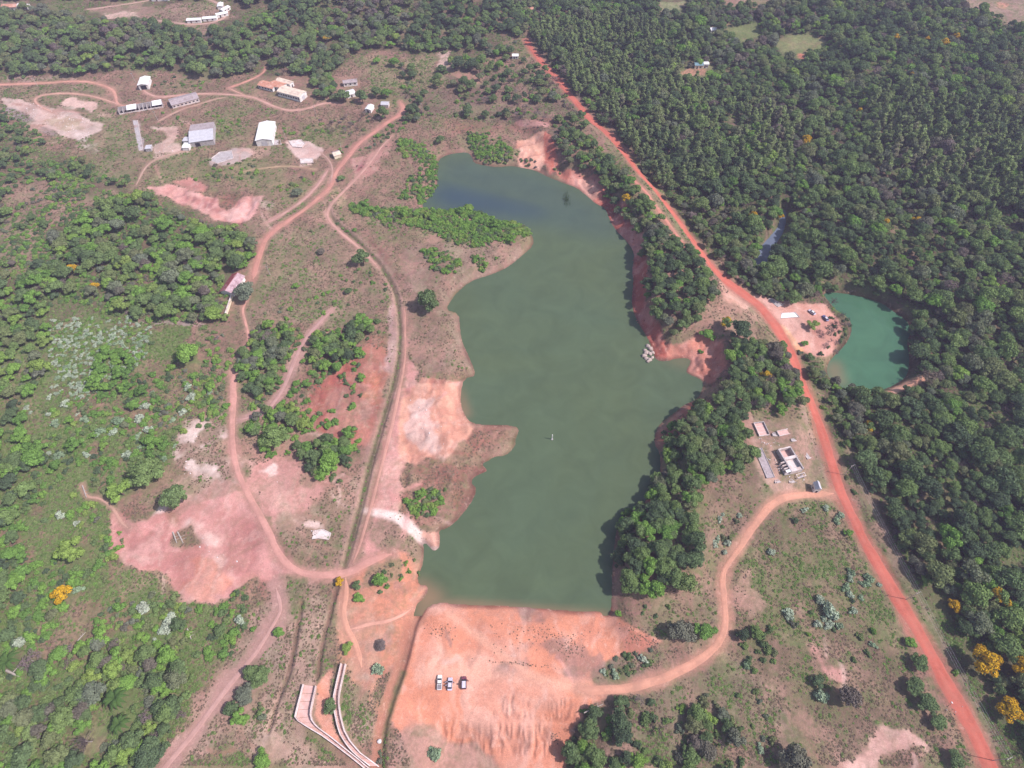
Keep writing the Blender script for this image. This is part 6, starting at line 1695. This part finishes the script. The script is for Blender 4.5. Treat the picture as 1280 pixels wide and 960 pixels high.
for k, (pa, pb, pc, hh_, lb) in enumerate([((966, 545), (972, 545), (965.5, 541), .8, 'short broken wall stub between the walled slab and the small foundation'), ((969, 604), (976, 603), (968, 600), .7, 'low broken foundation below the long rubble slab'),
        ((987, 604), (994, 603), (986, 599.5), .5, 'flat grey floor remains below the main ruin'), ((1009, 574), (1013, 573.5), (1006, 563), .6, 'narrow broken kerb right of the main ruin'), ((990, 552), (996, 551), (989.5, 548.5), .7, 'little wall remnant just above the main ruin')]):
    r, L, D = free_root('foundation_remnant', pa, pb, pc, .5, lb, 'ruin')
    box('floor', (.2, L - .2, .2, D - .2, -.5, .12), M_CONC, r); box('side_wall', (0, .2, 0, D * .8, -.6, hh_), M_CONCL, r); box('rear_wall', (.2, L * .7, D - .2, D, -.6, hh_ * 1.1), M_CONC, r); box('front_wall', (L * .3, L, 0, .2, -.6, hh_ * .7), M_CONCL, r)
r, L, D = root_at('gate_house', (1020, 611.5), (1027, 611.5), (1018.5, 603), 3.6, 'tall narrow house with a grey roof and white front at the road junction', 'house')
gable(r, L, D, 3.6, 1.3, M_WHITE, M_METAL, 'y', .25, .6); opening(r, 'front', L, D, L * .5, .9, -.1, 2.1, M_DARK, 'door'); opening(r, 'left', L, D, D * .5, 1, 1.2, 2.1)

# rubble lying on slabs and yards
def chunk_mesh(seed, m, name='rock'):
    g = np.random.default_rng(seed); v, f = ICO1
    p = v * g.uniform(.65, 1.2, (len(v), 1)) * np.array([1, g.uniform(.6, 1), g.uniform(.5, .8)])
    return new_mesh(name, p, f, m)
CH = [chunk_mesh(70 + i, M_RUBBLE, 'rubble') for i in range(3)]
def rubble(name, polys, dens, size, label, m):
    g = random.Random(len(polys) * 17 + int(dens * 100)); V = []; F = []
    v, f = ico(0)
    for pts, up in polys:
        x, y, _ = ground(*np.array(pts, float).T); w = window(x, y, 1); msk = poly_mask(x, y, w)
        area = msk.sum() * RS * RS
        for _ in range(int(area * dens)):
            for _t in range(20):
                a = g.uniform(x.min(), x.max()); b = g.uniform(y.min(), y.max())
                j = int((b - gy[w[0].start]) / RS); i = int((a - gx[w[1].start]) / RS)
                if 0 <= j < msk.shape[0] and 0 <= i < msk.shape[1] and msk[j, i] > .5: break
            s = g.uniform(.4, 1) ** 2 * size; z = hz(a, b) + up
            Mx = Euler((g.uniform(0, 6), g.uniform(0, 6), g.uniform(0, 6))).to_matrix() @ Matrix.Diagonal((s, s * g.uniform(.5, 1), s * g.uniform(.3, .7)))
            bb = len(V)
            for q in v: V.append(tuple(Mx @ Vector(q) + Vector((a, b, z + s * .15))))
            F += [tuple(int(k) + bb for k in t_) for t_ in f]
    return tag(link(name, new_mesh(name, V, F, m)), label, kind='stuff')
rubble('rubble', [([(952, 563), (958, 562), (963, 582), (957, 583)], .18), ([(955, 590), (966, 590), (967, 596), (958, 597)], .18), ([(990, 568), (999, 568), (1001, 582), (992, 583)], .9),
                  ([(980, 594), (1004, 592), (1010, 604), (984, 608)], 0), ([(946, 548), (975, 548), (976, 560), (950, 556)], 0), ([(966, 560), (978, 560), (980, 590), (970, 592)], 0), ([(985, 372), (1000, 378), (990, 384), (970, 378)], 0)], .55, .45, 'white rubble lying on the slabs of the ruins', M_RUBBLE)
rubble('debris', [([(85, 162), (110, 166), (108, 178), (88, 178)], 0), ([(185, 182), (215, 180), (218, 190), (192, 192)], 0), ([(100, 124), (125, 128), (118, 138), (98, 136)], 0), ([(10, 122), (60, 135), (110, 150), (90, 170), (40, 148)], 0), ([(364, 176), (380, 174), (390, 185), (368, 184)], 0),
                  ([(376, 199), (392, 198), (392, 204), (377, 205)], 0), ([(230, 540), (248, 540), (246, 560), (232, 562)], 0), ([(222, 575), (245, 572), (250, 598), (225, 600)], 0), ([(328, 587), (346, 588), (348, 605), (332, 605)], 0), ([(386, 662), (416, 662), (412, 680), (386, 680)], 0),
                  ([(240, 668), (262, 668), (262, 692), (240, 690)], 0), ([(262, 690), (300, 690), (296, 712), (268, 708)], 0), ([(510, 500), (545, 510), (560, 560), (540, 565)], 0), ([(1160, 885), (1200, 870), (1205, 890), (1190, 900)], .05)], .10, .55, 'scattered pale stones and building debris on bare ground', M_RUBBLE)
rubble('red_stones', [([(790, 300), (806, 300), (808, 385), (830, 430), (818, 440), (792, 400)], 0), ([(690, 214), (740, 222), (765, 260), (760, 270), (735, 248)], 0), ([(378, 470), (440, 450), (430, 530), (380, 530)], 0), ([(866, 450), (905, 440), (890, 478), (860, 464)], 0)], .05, .8,
       'loose red stones below the cliff and on the red soil', simple('red_stone', (.33, .12, .09), .95, .1, .3, 2))
# slabs in the yards
def slab(pts, th, m, name, label, up=0.0):
    x, y, _ = ground(*np.array(pts, float).T); z = float(np.mean(bil(H, x, y))) + up
    n = len(pts); V = [(float(a), float(b), z - .6) for a, b in zip(x, y)] + [(float(a), float(b), z + th) for a, b in zip(x, y)]
    F = [tuple(range(n)), tuple(range(2 * n - 1, n - 1, -1))] + [(i, n + i, n + (i + 1) % n, (i + 1) % n) for i in range(n)]
    e = link(name, None, None, (0, 0, 0)); 
    e.location = (float(x.mean()), float(y.mean()), z); V = [(a - e.location.x, b - e.location.y, c - z) for a, b, c in V]
    link('floor', new_mesh('floor', V, F, m), e)
    k = V[n:]; W = []; G = []
    for i in range(0, n - 1):
        p, q = Vector(k[i]), Vector(k[i + 1]); d = (q - p).normalized(); s = Vector((-d.y, d.x, 0)) * .12
        b = len(W); W += [p - s, q - s, q + s, p + s]; W += [v + Vector((0, 0, .35)) for v in W[b:b + 4]]
        G += [(b + 4, b + 5, b + 6, b + 7), (b, b + 1, b + 5, b + 4), (b + 1, b + 2, b + 6, b + 5), (b + 2, b + 3, b + 7, b + 6), (b + 3, b, b + 4, b + 7)]
    link('low_kerb', new_mesh('low_kerb', W, G, M_CONCL), e)
    return tag(e, label, 'slab')
slab([(263, 199), (275, 191), (290, 189), (292, 199), (268, 206)], .25, M_CONC, 'foundation_slab', 'grey foundation slab left of centre in the upper yard, below the metal shed')
slab([(166, 151), (172, 151), (179, 187), (174, 189)], .12, M_CONC, 'paved_strip', 'long narrow grey paved strip beside the tiny shed')
slab([(361, 177), (376, 175), (382, 180), (378, 185), (366, 184)], .3, M_CONCL, 'foundation_slab', 'broken pale foundation right of the white hall')
slab([(375, 199), (391, 198), (392, 204), (376, 205)], .3, M_CONCL, 'foundation_slab', 'small pale foundation near the lone hut')
slab([(330, 176), (350, 175), (352, 181), (336, 182)], .1, M_CONC, 'foundation_slab', 'flat grey slab below the white hall')
slab([(391,664),(404,662),(414,667),(411,675),(398,673),(390,674)], .12, M_CONCL, 'rubble_slab', 'pale grey broken slab on the grass left of the canal')
slab([(977, 392), (993.5, 391), (999, 397), (976, 398)], .22, M_WROOF, 'white_slab', 'bright white concrete slab on the clearing by the pond')
slab([(960, 374), (966, 374), (979, 382), (972, 384)], .2, M_CONC, 'grey_slab', 'narrow grey slab above the white one by the pond')

# ------------------------------------------------------------------ rocks, logs, lake marker
for k, (px, py, s) in enumerate([(810, 433, 1.6), (813, 436, 1.5), (806, 438, 1.3), (808, 441, 1.7), (812, 442, 1.5), (805, 445, 1.7), (808, 448, 1.4), (812, 450, 1.6), (815, 447, 1.2), (816, 441, 1.3), (810, 452, 1.2)]):
    x, y = at_level(px, py, WATER_Z); o = link('rock', chunk_mesh(80 + k, M_ROCK), None, (float(x), float(y), WATER_Z + .15), k * 1.3); o.scale = (s, s, s)
    tag(o, ['pale rock topmost in the pile at the foot of the red cliff', 'pale rock in the pile standing in the lake at the foot of the red cliff'][min(k, 1)], 'rock', 'pale rocks at the foot of the red cliff')
x, y, z = ground(474, 927); o = link('boulder', chunk_mesh(95, M_RUBBLE), None, (float(x), float(y), float(z) + .5)); o.scale = (.9, 1.1, .9); tag(o, 'single white boulder in the reddish creek bed', 'rock')
def log(px, py, qx, qy, r, label, up=.3):
    x, y, z = ground(px, py, up); a, b, c = ground(qx, qy, up); V = []; F = []
    P = [Vector((float(x), float(y), float(z) + up)), Vector(((float(x) + float(a)) / 2 + .1, (float(y) + float(b)) / 2, (float(z) + float(c)) / 2 + up + .15)), Vector((float(a), float(b), float(c) + up))]
    o0 = P[0].copy(); P = [p - o0 for p in P]; tube(V, F, P, [r, r * .8, r * .4], 6)
    d = P[2] - P[0]
    for t in (.45, .7):
        s = P[0].lerp(P[2], t); e = s + Vector((-d.y, d.x, .8)).normalized() * r * 6 + d * .1; tube(V, F, [s, e], [r * .4, r * .15], 4)
    tag(link('fallen_log', new_mesh('fallen_log', V, F, M_BARKP), None, o0), label, 'log')
log(216, 665, 221, 679, .35, 'left one of two pale logs lying on the pink clearing'); log(222, 665, 229, 679, .35, 'right one of two pale logs lying on the pink clearing')
log(234, 786, 239, 799, .3, 'short pale log in the scrub left of the washed pink track', .6); log(730, 891, 754, 880, .22, 'thin pale trunk leaning on the thicket at the right end of the dam', 3.0)
log(8, 838, 24, 846, .5, 'curved pale dead trunk near the left edge', .8); log(97, 801, 107, 790, .2, 'thin pale stick in the lower left scrub', .6); log(103, 607, 108, 622, .3, 'pale crooked trunk at the end of the small footpath', .5)
x, y = at_level(690, 549, WATER_Z); V = []; F = []; tube(V, F, [(0, 0, -1.5), (0, 0, 4.2)], [.22, .2], 8)
e = link('marker_post', None, None, (float(x), float(y), WATER_Z)); link('post', new_mesh('post', V, F, M_WHITE), e); V = []; F = []; tube(V, F, [(0, 0, -.15), (0, 0, .25)], [.55, .55], 10); link('float_collar', new_mesh('float_collar', V, F, M_CONC), e)
tag(e, 'slim white marker post standing out of the open water', 'post')
x, y = at_level(708, 250, WATER_Z)
g = random.Random(2); V = []; F = []
for _ in range(120):
    a, b = g.gauss(0, 1.1), g.gauss(0, 3.6); tube(V, F, [(a, b, -.3), (a + g.uniform(-.5, .5), b + g.uniform(-.4, .4), g.uniform(.8, 2.2))], [.10, .03], 3)
tag(link('reeds', new_mesh('reeds', V, F, M_BRIGHT), None, (float(x), float(y), WATER_Z)), 'small stand of reeds in the upper right of the lake', kind='stuff')

# ------------------------------------------------------------------ spillway channels at the bottom
def channel(name, left, right, label, hwall, cuts, fl=.12):
    """two side walls and floor slabs between traced lines (photo pixels of the wall tops)"""
    pl = np.array(left, float); pr = np.array(right, float)
    lx, ly, _ = ground(pl[:, 0], pl[:, 1], hwall); rx, ry, _ = ground(pr[:, 0], pr[:, 1], hwall)
    def res(x, y, n):
        s = np.concatenate([[0], np.cumsum(np.hypot(np.diff(x), np.diff(y)))]); q = np.linspace(0, s[-1], n); return np.interp(q, s, x), np.interp(q, s, y)
    n = cuts + 1
    e = link(name, None, None, (float(lx[0]), float(ly[0]), hz(float(lx[0]), float(ly[0]))))
    o = Vector(e.location)
    zc = lambda x, y: hz(float(x), float(y))
    for (x, y, sd) in ((lx, ly, -1), (rx, ry, 1)):
        X, Y = res(x, y, 22); t = .32; V = []; F = []
        tx, ty = np.gradient(X), np.gradient(Y); l = np.hypot(tx, ty); nx, ny = -ty / l * t / 2, tx / l * t / 2
        for i in range(len(X)):
            z = zc(X[i], Y[i])
            for sx, zz_ in ((-1, -.9), (-1, hwall), (1, hwall), (1, -.9)): V.append((X[i] + nx[i] * sx - o.x, Y[i] + ny[i] * sx - o.y, z + zz_ - o.z))
        for i in range(len(X) - 1):
            b = i * 4
            for k in range(4): F.append((b + k, b + (k + 1) % 4, b + 4 + (k + 1) % 4, b + 4 + k))
        F += [(3, 2, 1, 0), tuple(len(V) - 4 + k for k in range(4))]
        link('side_wall', new_mesh('side_wall', V, F, M_CONCW), e)
    LX, LY = res(lx, ly, n); RX, RY = res(rx, ry, n)
    for i in range(n - 1):
        gp = .028
        a = [np.array([LX[i], LY[i]]), np.array([RX[i], RY[i]]), np.array([RX[i + 1], RY[i + 1]]), np.array([LX[i + 1], LY[i + 1]])]
        p = [a[0] + (a[3] - a[0]) * gp, a[1] + (a[2] - a[1]) * gp, a[2] + (a[1] - a[2]) * gp, a[3] + (a[0] - a[3]) * gp]
        ins = .22
        p = [p[0] + (p[1] - p[0]) * ins / 4, p[1] + (p[0] - p[1]) * ins / 4, p[2] + (p[3] - p[2]) * ins / 4, p[3] + (p[2] - p[3]) * ins / 4]
        z = max(zc(*q) for q in p) + fl - (i % 2) * .02
        V = [(q[0] - o.x, q[1] - o.y, z - 1.0 - o.z) for q in p] + [(q[0] - o.x, q[1] - o.y, z - o.z) for q in p]
        link('floor_slab', new_mesh('floor_slab', V, [(0, 3, 2, 1), (4, 5, 6, 7), (0, 1, 5, 4), (1, 2, 6, 5), (2, 3, 7, 6), (3, 0, 4, 7)], M_CONCP), e)
    return tag(e, label, 'channel')
channel('spillway_channel', [(378.5, 855), (375, 869), (371, 884), (368, 897), (369.5, 899), (385, 909), (402, 919), (420, 932), (437, 945), (453, 958), (462, 966)],
        [(394.5, 857), (391, 872), (388, 887), (387.5, 894), (390, 902), (398, 910), (412, 920), (428, 933), (448, 949), (458, 958), (466, 964)], 'broad concrete spillway channel, left one, bending toward the lower right', 1.7, 16)
channel('spillway_channel', [(426, 829), (421, 850), (416.5, 871), (417, 885), (418.5, 893), (421, 905), (425, 918), (432, 929), (439, 938), (449, 947), (462, 957)],
        [(431.5, 829.5), (427, 850), (423, 868), (423, 880), (424.5, 891), (427, 903), (430, 913), (437, 926), (450, 941), (461, 949), (473, 958)], 'narrow curved concrete spillway channel, right one, above the merge', 1.7, 18)
# ------------------------------------------------------------------ power line right of the road, poles elsewhere
POLES = [(1066, 582, 9), (1148, 741, 9), (1262, 948, 9)]
tops = []
def pole(px, py, h, label, arm=1.0, az=0):
    x, y, z = ground(px, py, h); e = link('power_pole', None, None, (float(x), float(y), float(z)), az)
    V = []; F = []; tube(V, F, [(0, 0, -.8), (0, 0, h + .4)], [.15, .10], 7); link('shaft', new_mesh('shaft', V, F, M_WOOD), e)
    box('cross_arm', (-arm, arm, -.07, .07, h, h + .14), M_WOOD, e)
    for s in (-.9, 0, .9): box('insulator', (s * arm - .06, s * arm + .06, -.06, .06, h + .14, h + .36), M_WHITE, e)
    tag(e, label, 'power pole', 'power poles'); return float(x), float(y), float(z) + h + .36
for (px, py, h), lb in zip(POLES, ['power pole at the forest edge level with the road junction', 'power pole at the forest edge beside the lower red road', 'power pole at the forest edge near the bottom right corner']):
    tops.append(pole(px, py, h, lb, 1.1, R_(20)))
x0, y0, z0 = tops[0]; tops = [(x0 - 36, y0 + 95, z0)] + tops + [(tops[-1][0] + 28, tops[-1][1] - 60, tops[-1][2])]
for s in (-1, 0, 1):
    V = []; F = []; P = []
    for (a, b) in zip(tops[1:-1], tops[2:-1]):
        for k in range(9):
            t = k / 8; P.append((a[0] + (b[0] - a[0]) * t + s * .9, a[1] + (b[1] - a[1]) * t + s * .35, a[2] + (b[2] - a[2]) * t - 2.0 * 4 * t * (1 - t) * .4))
    o0 = Vector(P[0]); P = [tuple(Vector(p) - o0) for p in P]; tube(V, F, P, [.018] * len(P), 4)
    tag(link('power_line', new_mesh('power_line', V, F, M_WIRE), None, o0), ['left wire of the power line along the forest edge', 'middle wire of the power line along the forest edge', 'right wire of the power line along the forest edge'][s + 1], 'cable', 'wires of the power line')
for px, py, h, lb in [(354, 163, 7, 'slim pole right of the white hall'), (425, 180, 7, 'slim pole just above the lone hut'), (333, 333, 7, 'slim pole in the dry grass right of the old house'), (192, 140, 7, 'slim pole below the half roofless row'),
                      (164, 92, 7, 'slim pole left of the white shelter'), (41, 98, 7, 'slim pole on the upper left track'), (526, 130, 8, 'slim pole above the top end of the reddish track'), (392, 133, 7, 'slim pole beside the end of the white hangar')]:
    pole(px, py, h, lb, .7)

# ------------------------------------------------------------------ vehicles
def paint_mat(name, col, rough=.3):
    m, nt = mat(name); n = N(nt); co = n.add('ShaderNodeTexCoord').outputs['Object']
    b = n.bsdf(n.mix(n.rng(n.noise(2.5, 4, .6, co), .5, .75, 0, .35), tuple(col), (.50, .33, .25)), rough, .5); b.inputs['Coat Weight'].default_value = .6; b.inputs['Coat Roughness'].default_value = .15
    n.out(b.outputs[0]); return m
M_TYRE = simple('tyre_rubber', (.025, .025, .027), .9, .2, .2, 4); M_RIM = simple('wheel_rim', (.5, .5, .52), .35, .5, .1, 4, .01, .7)
M_GLASS = simple('dark_car_glass', (.02, .022, .028), .08, .6, .1, 1, 0); M_LAMP = simple('lamp_lens', (.75, .75, .72), .15, .6, .05, 3, 0); M_TAIL = simple('tail_lens', (.4, .02, .02), .2, .5, .05, 3, 0)
M_BED = simple('grey_bed_liner', (.24, .22, .23), .8, .2, .2, 3)
def loft(name, secs, m, parent, smooth_=False):
    """secs: list of (y, halfwidth bottom, halfwidth top, z bottom, z top): rounded box sections along y"""
    V = []; F = []
    for (y, wb, wt, zb, zt) in secs:
        zm = zb + (zt - zb) * .72
        V += [(-wb * .94, y, zb), (-wb, y, zb + .12), (-wb, y, zm), (-wt, y, zt), (wt, y, zt), (wb, y, zm), (wb, y, zb + .12), (wb * .94, y, zb)]
    k = 8
    for i in range(len(secs) - 1):
        for j in range(k): F.append((i * k + j, (i + 1) * k + j, (i + 1) * k + (j + 1) % k, i * k + (j + 1) % k))
    F.append(tuple(range(k))); F.append(tuple(range((len(secs) - 1) * k, len(secs) * k))[::-1])
    return link(name, new_mesh(name, V, F, m, smooth_=smooth_), parent)
def car(px, py, az, body, roofm, kind, label, doors=()):
    x, y, z = ground(px, py, .7)
    e = link('parked_car' if kind != 'pickup' else 'pickup_truck', None, None, (float(x), float(y), float(z)), R_(az)); tag(e, label, 'car' if kind != 'pickup' else 'pickup')
    suv = kind == 'suv'; W = .92 if not suv else .98; Ln = 2.25 if kind != 'pickup' else 2.6; zt = .95 if not suv else 1.1
    loft('body', [(-Ln, W * .82, W * .70, .38, zt - .12), (-Ln + .18, W * .97, W * .88, .3, zt), (-1.2, W, W * .92, .28, zt + .02), (.8, W, W * .92, .28, zt + .02), (1.2, W, W * .90, .28, zt - .02), (Ln - .25, W * .96, W * .82, .3, zt - .14), (Ln, W * .8, W * .66, .38, zt - .28)], body, e)
    c0, c1 = {'sedan': (-1.7, 1.05), 'suv': (-2.1, 1.15), 'pickup': (-.55, 1.35)}[kind]; ct = zt + (.5 if not suv else .62)
    r0, r1 = c0 + (.55 if kind == 'sedan' else .25), c1 - .75
    loft('cabin_glass', [(c0, W * .86, W * .80, zt - .05, zt + .02), (r0, W * .88, W * .74, zt - .05, ct - .03), (r1, W * .88, W * .74, zt - .05, ct - .03), (c1, W * .86, W * .80, zt - .05, zt + .02)], M_GLASS, e)
    loft('roof_panel', [(r0 - .05, W * .74, W * .66, ct - .05, ct + .02), (r0 + .1, W * .76, W * .70, ct - .05, ct + .06), (r1 - .1, W * .76, W * .70, ct - .05, ct + .06), (r1 + .05, W * .74, W * .66, ct - .05, ct + .02)], roofm, e)
    for sx in (-1, 1):
        for yy in (c0 + .1 if kind == 'sedan' else r0 + .02, (r0 + r1) / 2, r1 + .05):
            V = []; F = []; tube(V, F, [(sx * W * .88, yy + (.25 if yy > r1 else 0), zt), (sx * W * .76, yy, ct)], [.05, .045], 4); link('pillar', new_mesh('pillar', V, F, body), e)
    if kind == 'pickup':
        b = box('cargo_bed', [(-.78, .78, -2.42, -.72, zt + .005, zt + .03)], M_BED, e); box('bed_rail', [(-.86, -.78, -2.5, -.65, zt, zt + .14), (.78, .86, -2.5, -.65, zt, zt + .14), (-.78, .78, -2.52, -2.44, zt, zt + .14)], body, b)
    else:
        box('roof_rail', [(-W * .62, -W * .57, r0 + .1, r1 - .1, ct + .06, ct + .1), (W * .57, W * .62, r0 + .1, r1 - .1, ct + .06, ct + .1)], M_TYRE, e)
    for sx in (-1, 1):
        for yy in (-Ln + .85, Ln - .85):
            V = []; F = []; n = 14; xa, xb = sx * (W - .2), sx * (W + .03)
            for xx in (xa, xb):
                for k in range(n): a = 2 * math.pi * k / n; V.append((xx, yy + .35 * math.cos(a), .35 + .35 * math.sin(a)))
            F = [tuple(range(n)), tuple(range(n, 2 * n))[::-1]] + [(k, (k + 1) % n, n + (k + 1) % n, n + k) for k in range(n)]
            wl = link('wheel', new_mesh('wheel', V, F, M_TYRE), e); V = []; 
            for xx in (sx * (W + .03), sx * (W + .05)):
                for k in range(10): a = 2 * math.pi * k / 10; V.append((xx, yy + .2 * math.cos(a), .35 + .2 * math.sin(a)))
            link('rim', new_mesh('rim', V, [tuple(range(10)), tuple(range(10, 20))[::-1]] + [(k, (k + 1) % 10, 10 + (k + 1) % 10, 10 + k) for k in range(10)], M_RIM), wl)
        box('headlight', (sx * W * .62 - .14, sx * W * .62 + .14, Ln - .06, Ln + .02, zt - .42, zt - .28), M_LAMP, e)
        box('tail_light', (sx * W * .66 - .1, sx * W * .66 + .1, -Ln - .02, -Ln + .05, zt - .35, zt - .15), M_TAIL, e)
        box('mirror', (sx * (W + .08) - .09, sx * (W + .08) + .09, c1 - .45, c1 - .32, zt, zt + .14), body, e)
    for (sx, yy, ln, ang) in doors:
        V = []; F = []; MBox(V, F, 0, .09, -ln, 0, .32, zt); MBox(V, F, .02, .07, -ln, -.1, zt, ct - .05)
        d = link('door', new_mesh('door', V, F, body), e, (sx * (W + .01), yy, 0)); d.rotation_euler = (0, 0, R_(ang) * sx)
        d['label'] = 'open door'
    return e
P_WHITE = paint_mat('white_paint', (.80, .79, .77)); P_SILVER = paint_mat('silver_paint', (.55, .52, .62)); P_MAROON = paint_mat('maroon_paint', (.16, .035, .06)); P_LILAC = paint_mat('pale_lilac_paint', (.66, .60, .68)); P_BLUE = paint_mat('blue_paint', (.06, .09, .25))
car(549.5, 853, 2, P_WHITE, P_WHITE, 'pickup', 'white pickup, leftmost of the three vehicles parked on the orange dam')
car(562.5, 855, 0, P_SILVER, P_LILAC, 'sedan', 'silver car with open doors, middle of the three vehicles on the dam', [(-1, .95, 1.05, 62), (1, .95, 1.05, 55), (-1, -.15, .95, 60)])
car(580, 853.5, 2, P_MAROON, P_LILAC, 'suv', 'dark maroon car with pale roof and open doors, rightmost vehicle on the dam', [(1, 1.0, 1.1, 58), (-1, -.1, 1.0, 60)])
car(1015, 390, 35, P_SILVER, P_WHITE, 'sedan', 'silver car parked under the trees on the clearing by the pond')
car(1032, 397.5, 15, P_BLUE, P_LILAC, 'sedan', 'blue car with a pale roof parked nearest to the pond')

# ------------------------------------------------------------------ air

m, nt = mat('haze'); n = N(nt); pv = n.add('ShaderNodeVolumePrincipled'); pv.inputs['Color'].default_value = (.68, .64, .93, 1); pv.inputs['Density'].default_value = HAZE; pv.inputs['Anisotropy'].default_value = 0.0
o = n.add('ShaderNodeOutputMaterial'); n.link(pv.outputs[0], o.inputs['Volume'])
V = []; F = []; MBox(V, F, -12000, 12000, -9600, 12000, -16, 268)
tag(link('haze', new_mesh('haze', V, F, m)), 'thin bluish haze over the whole valley', kind='stuff')
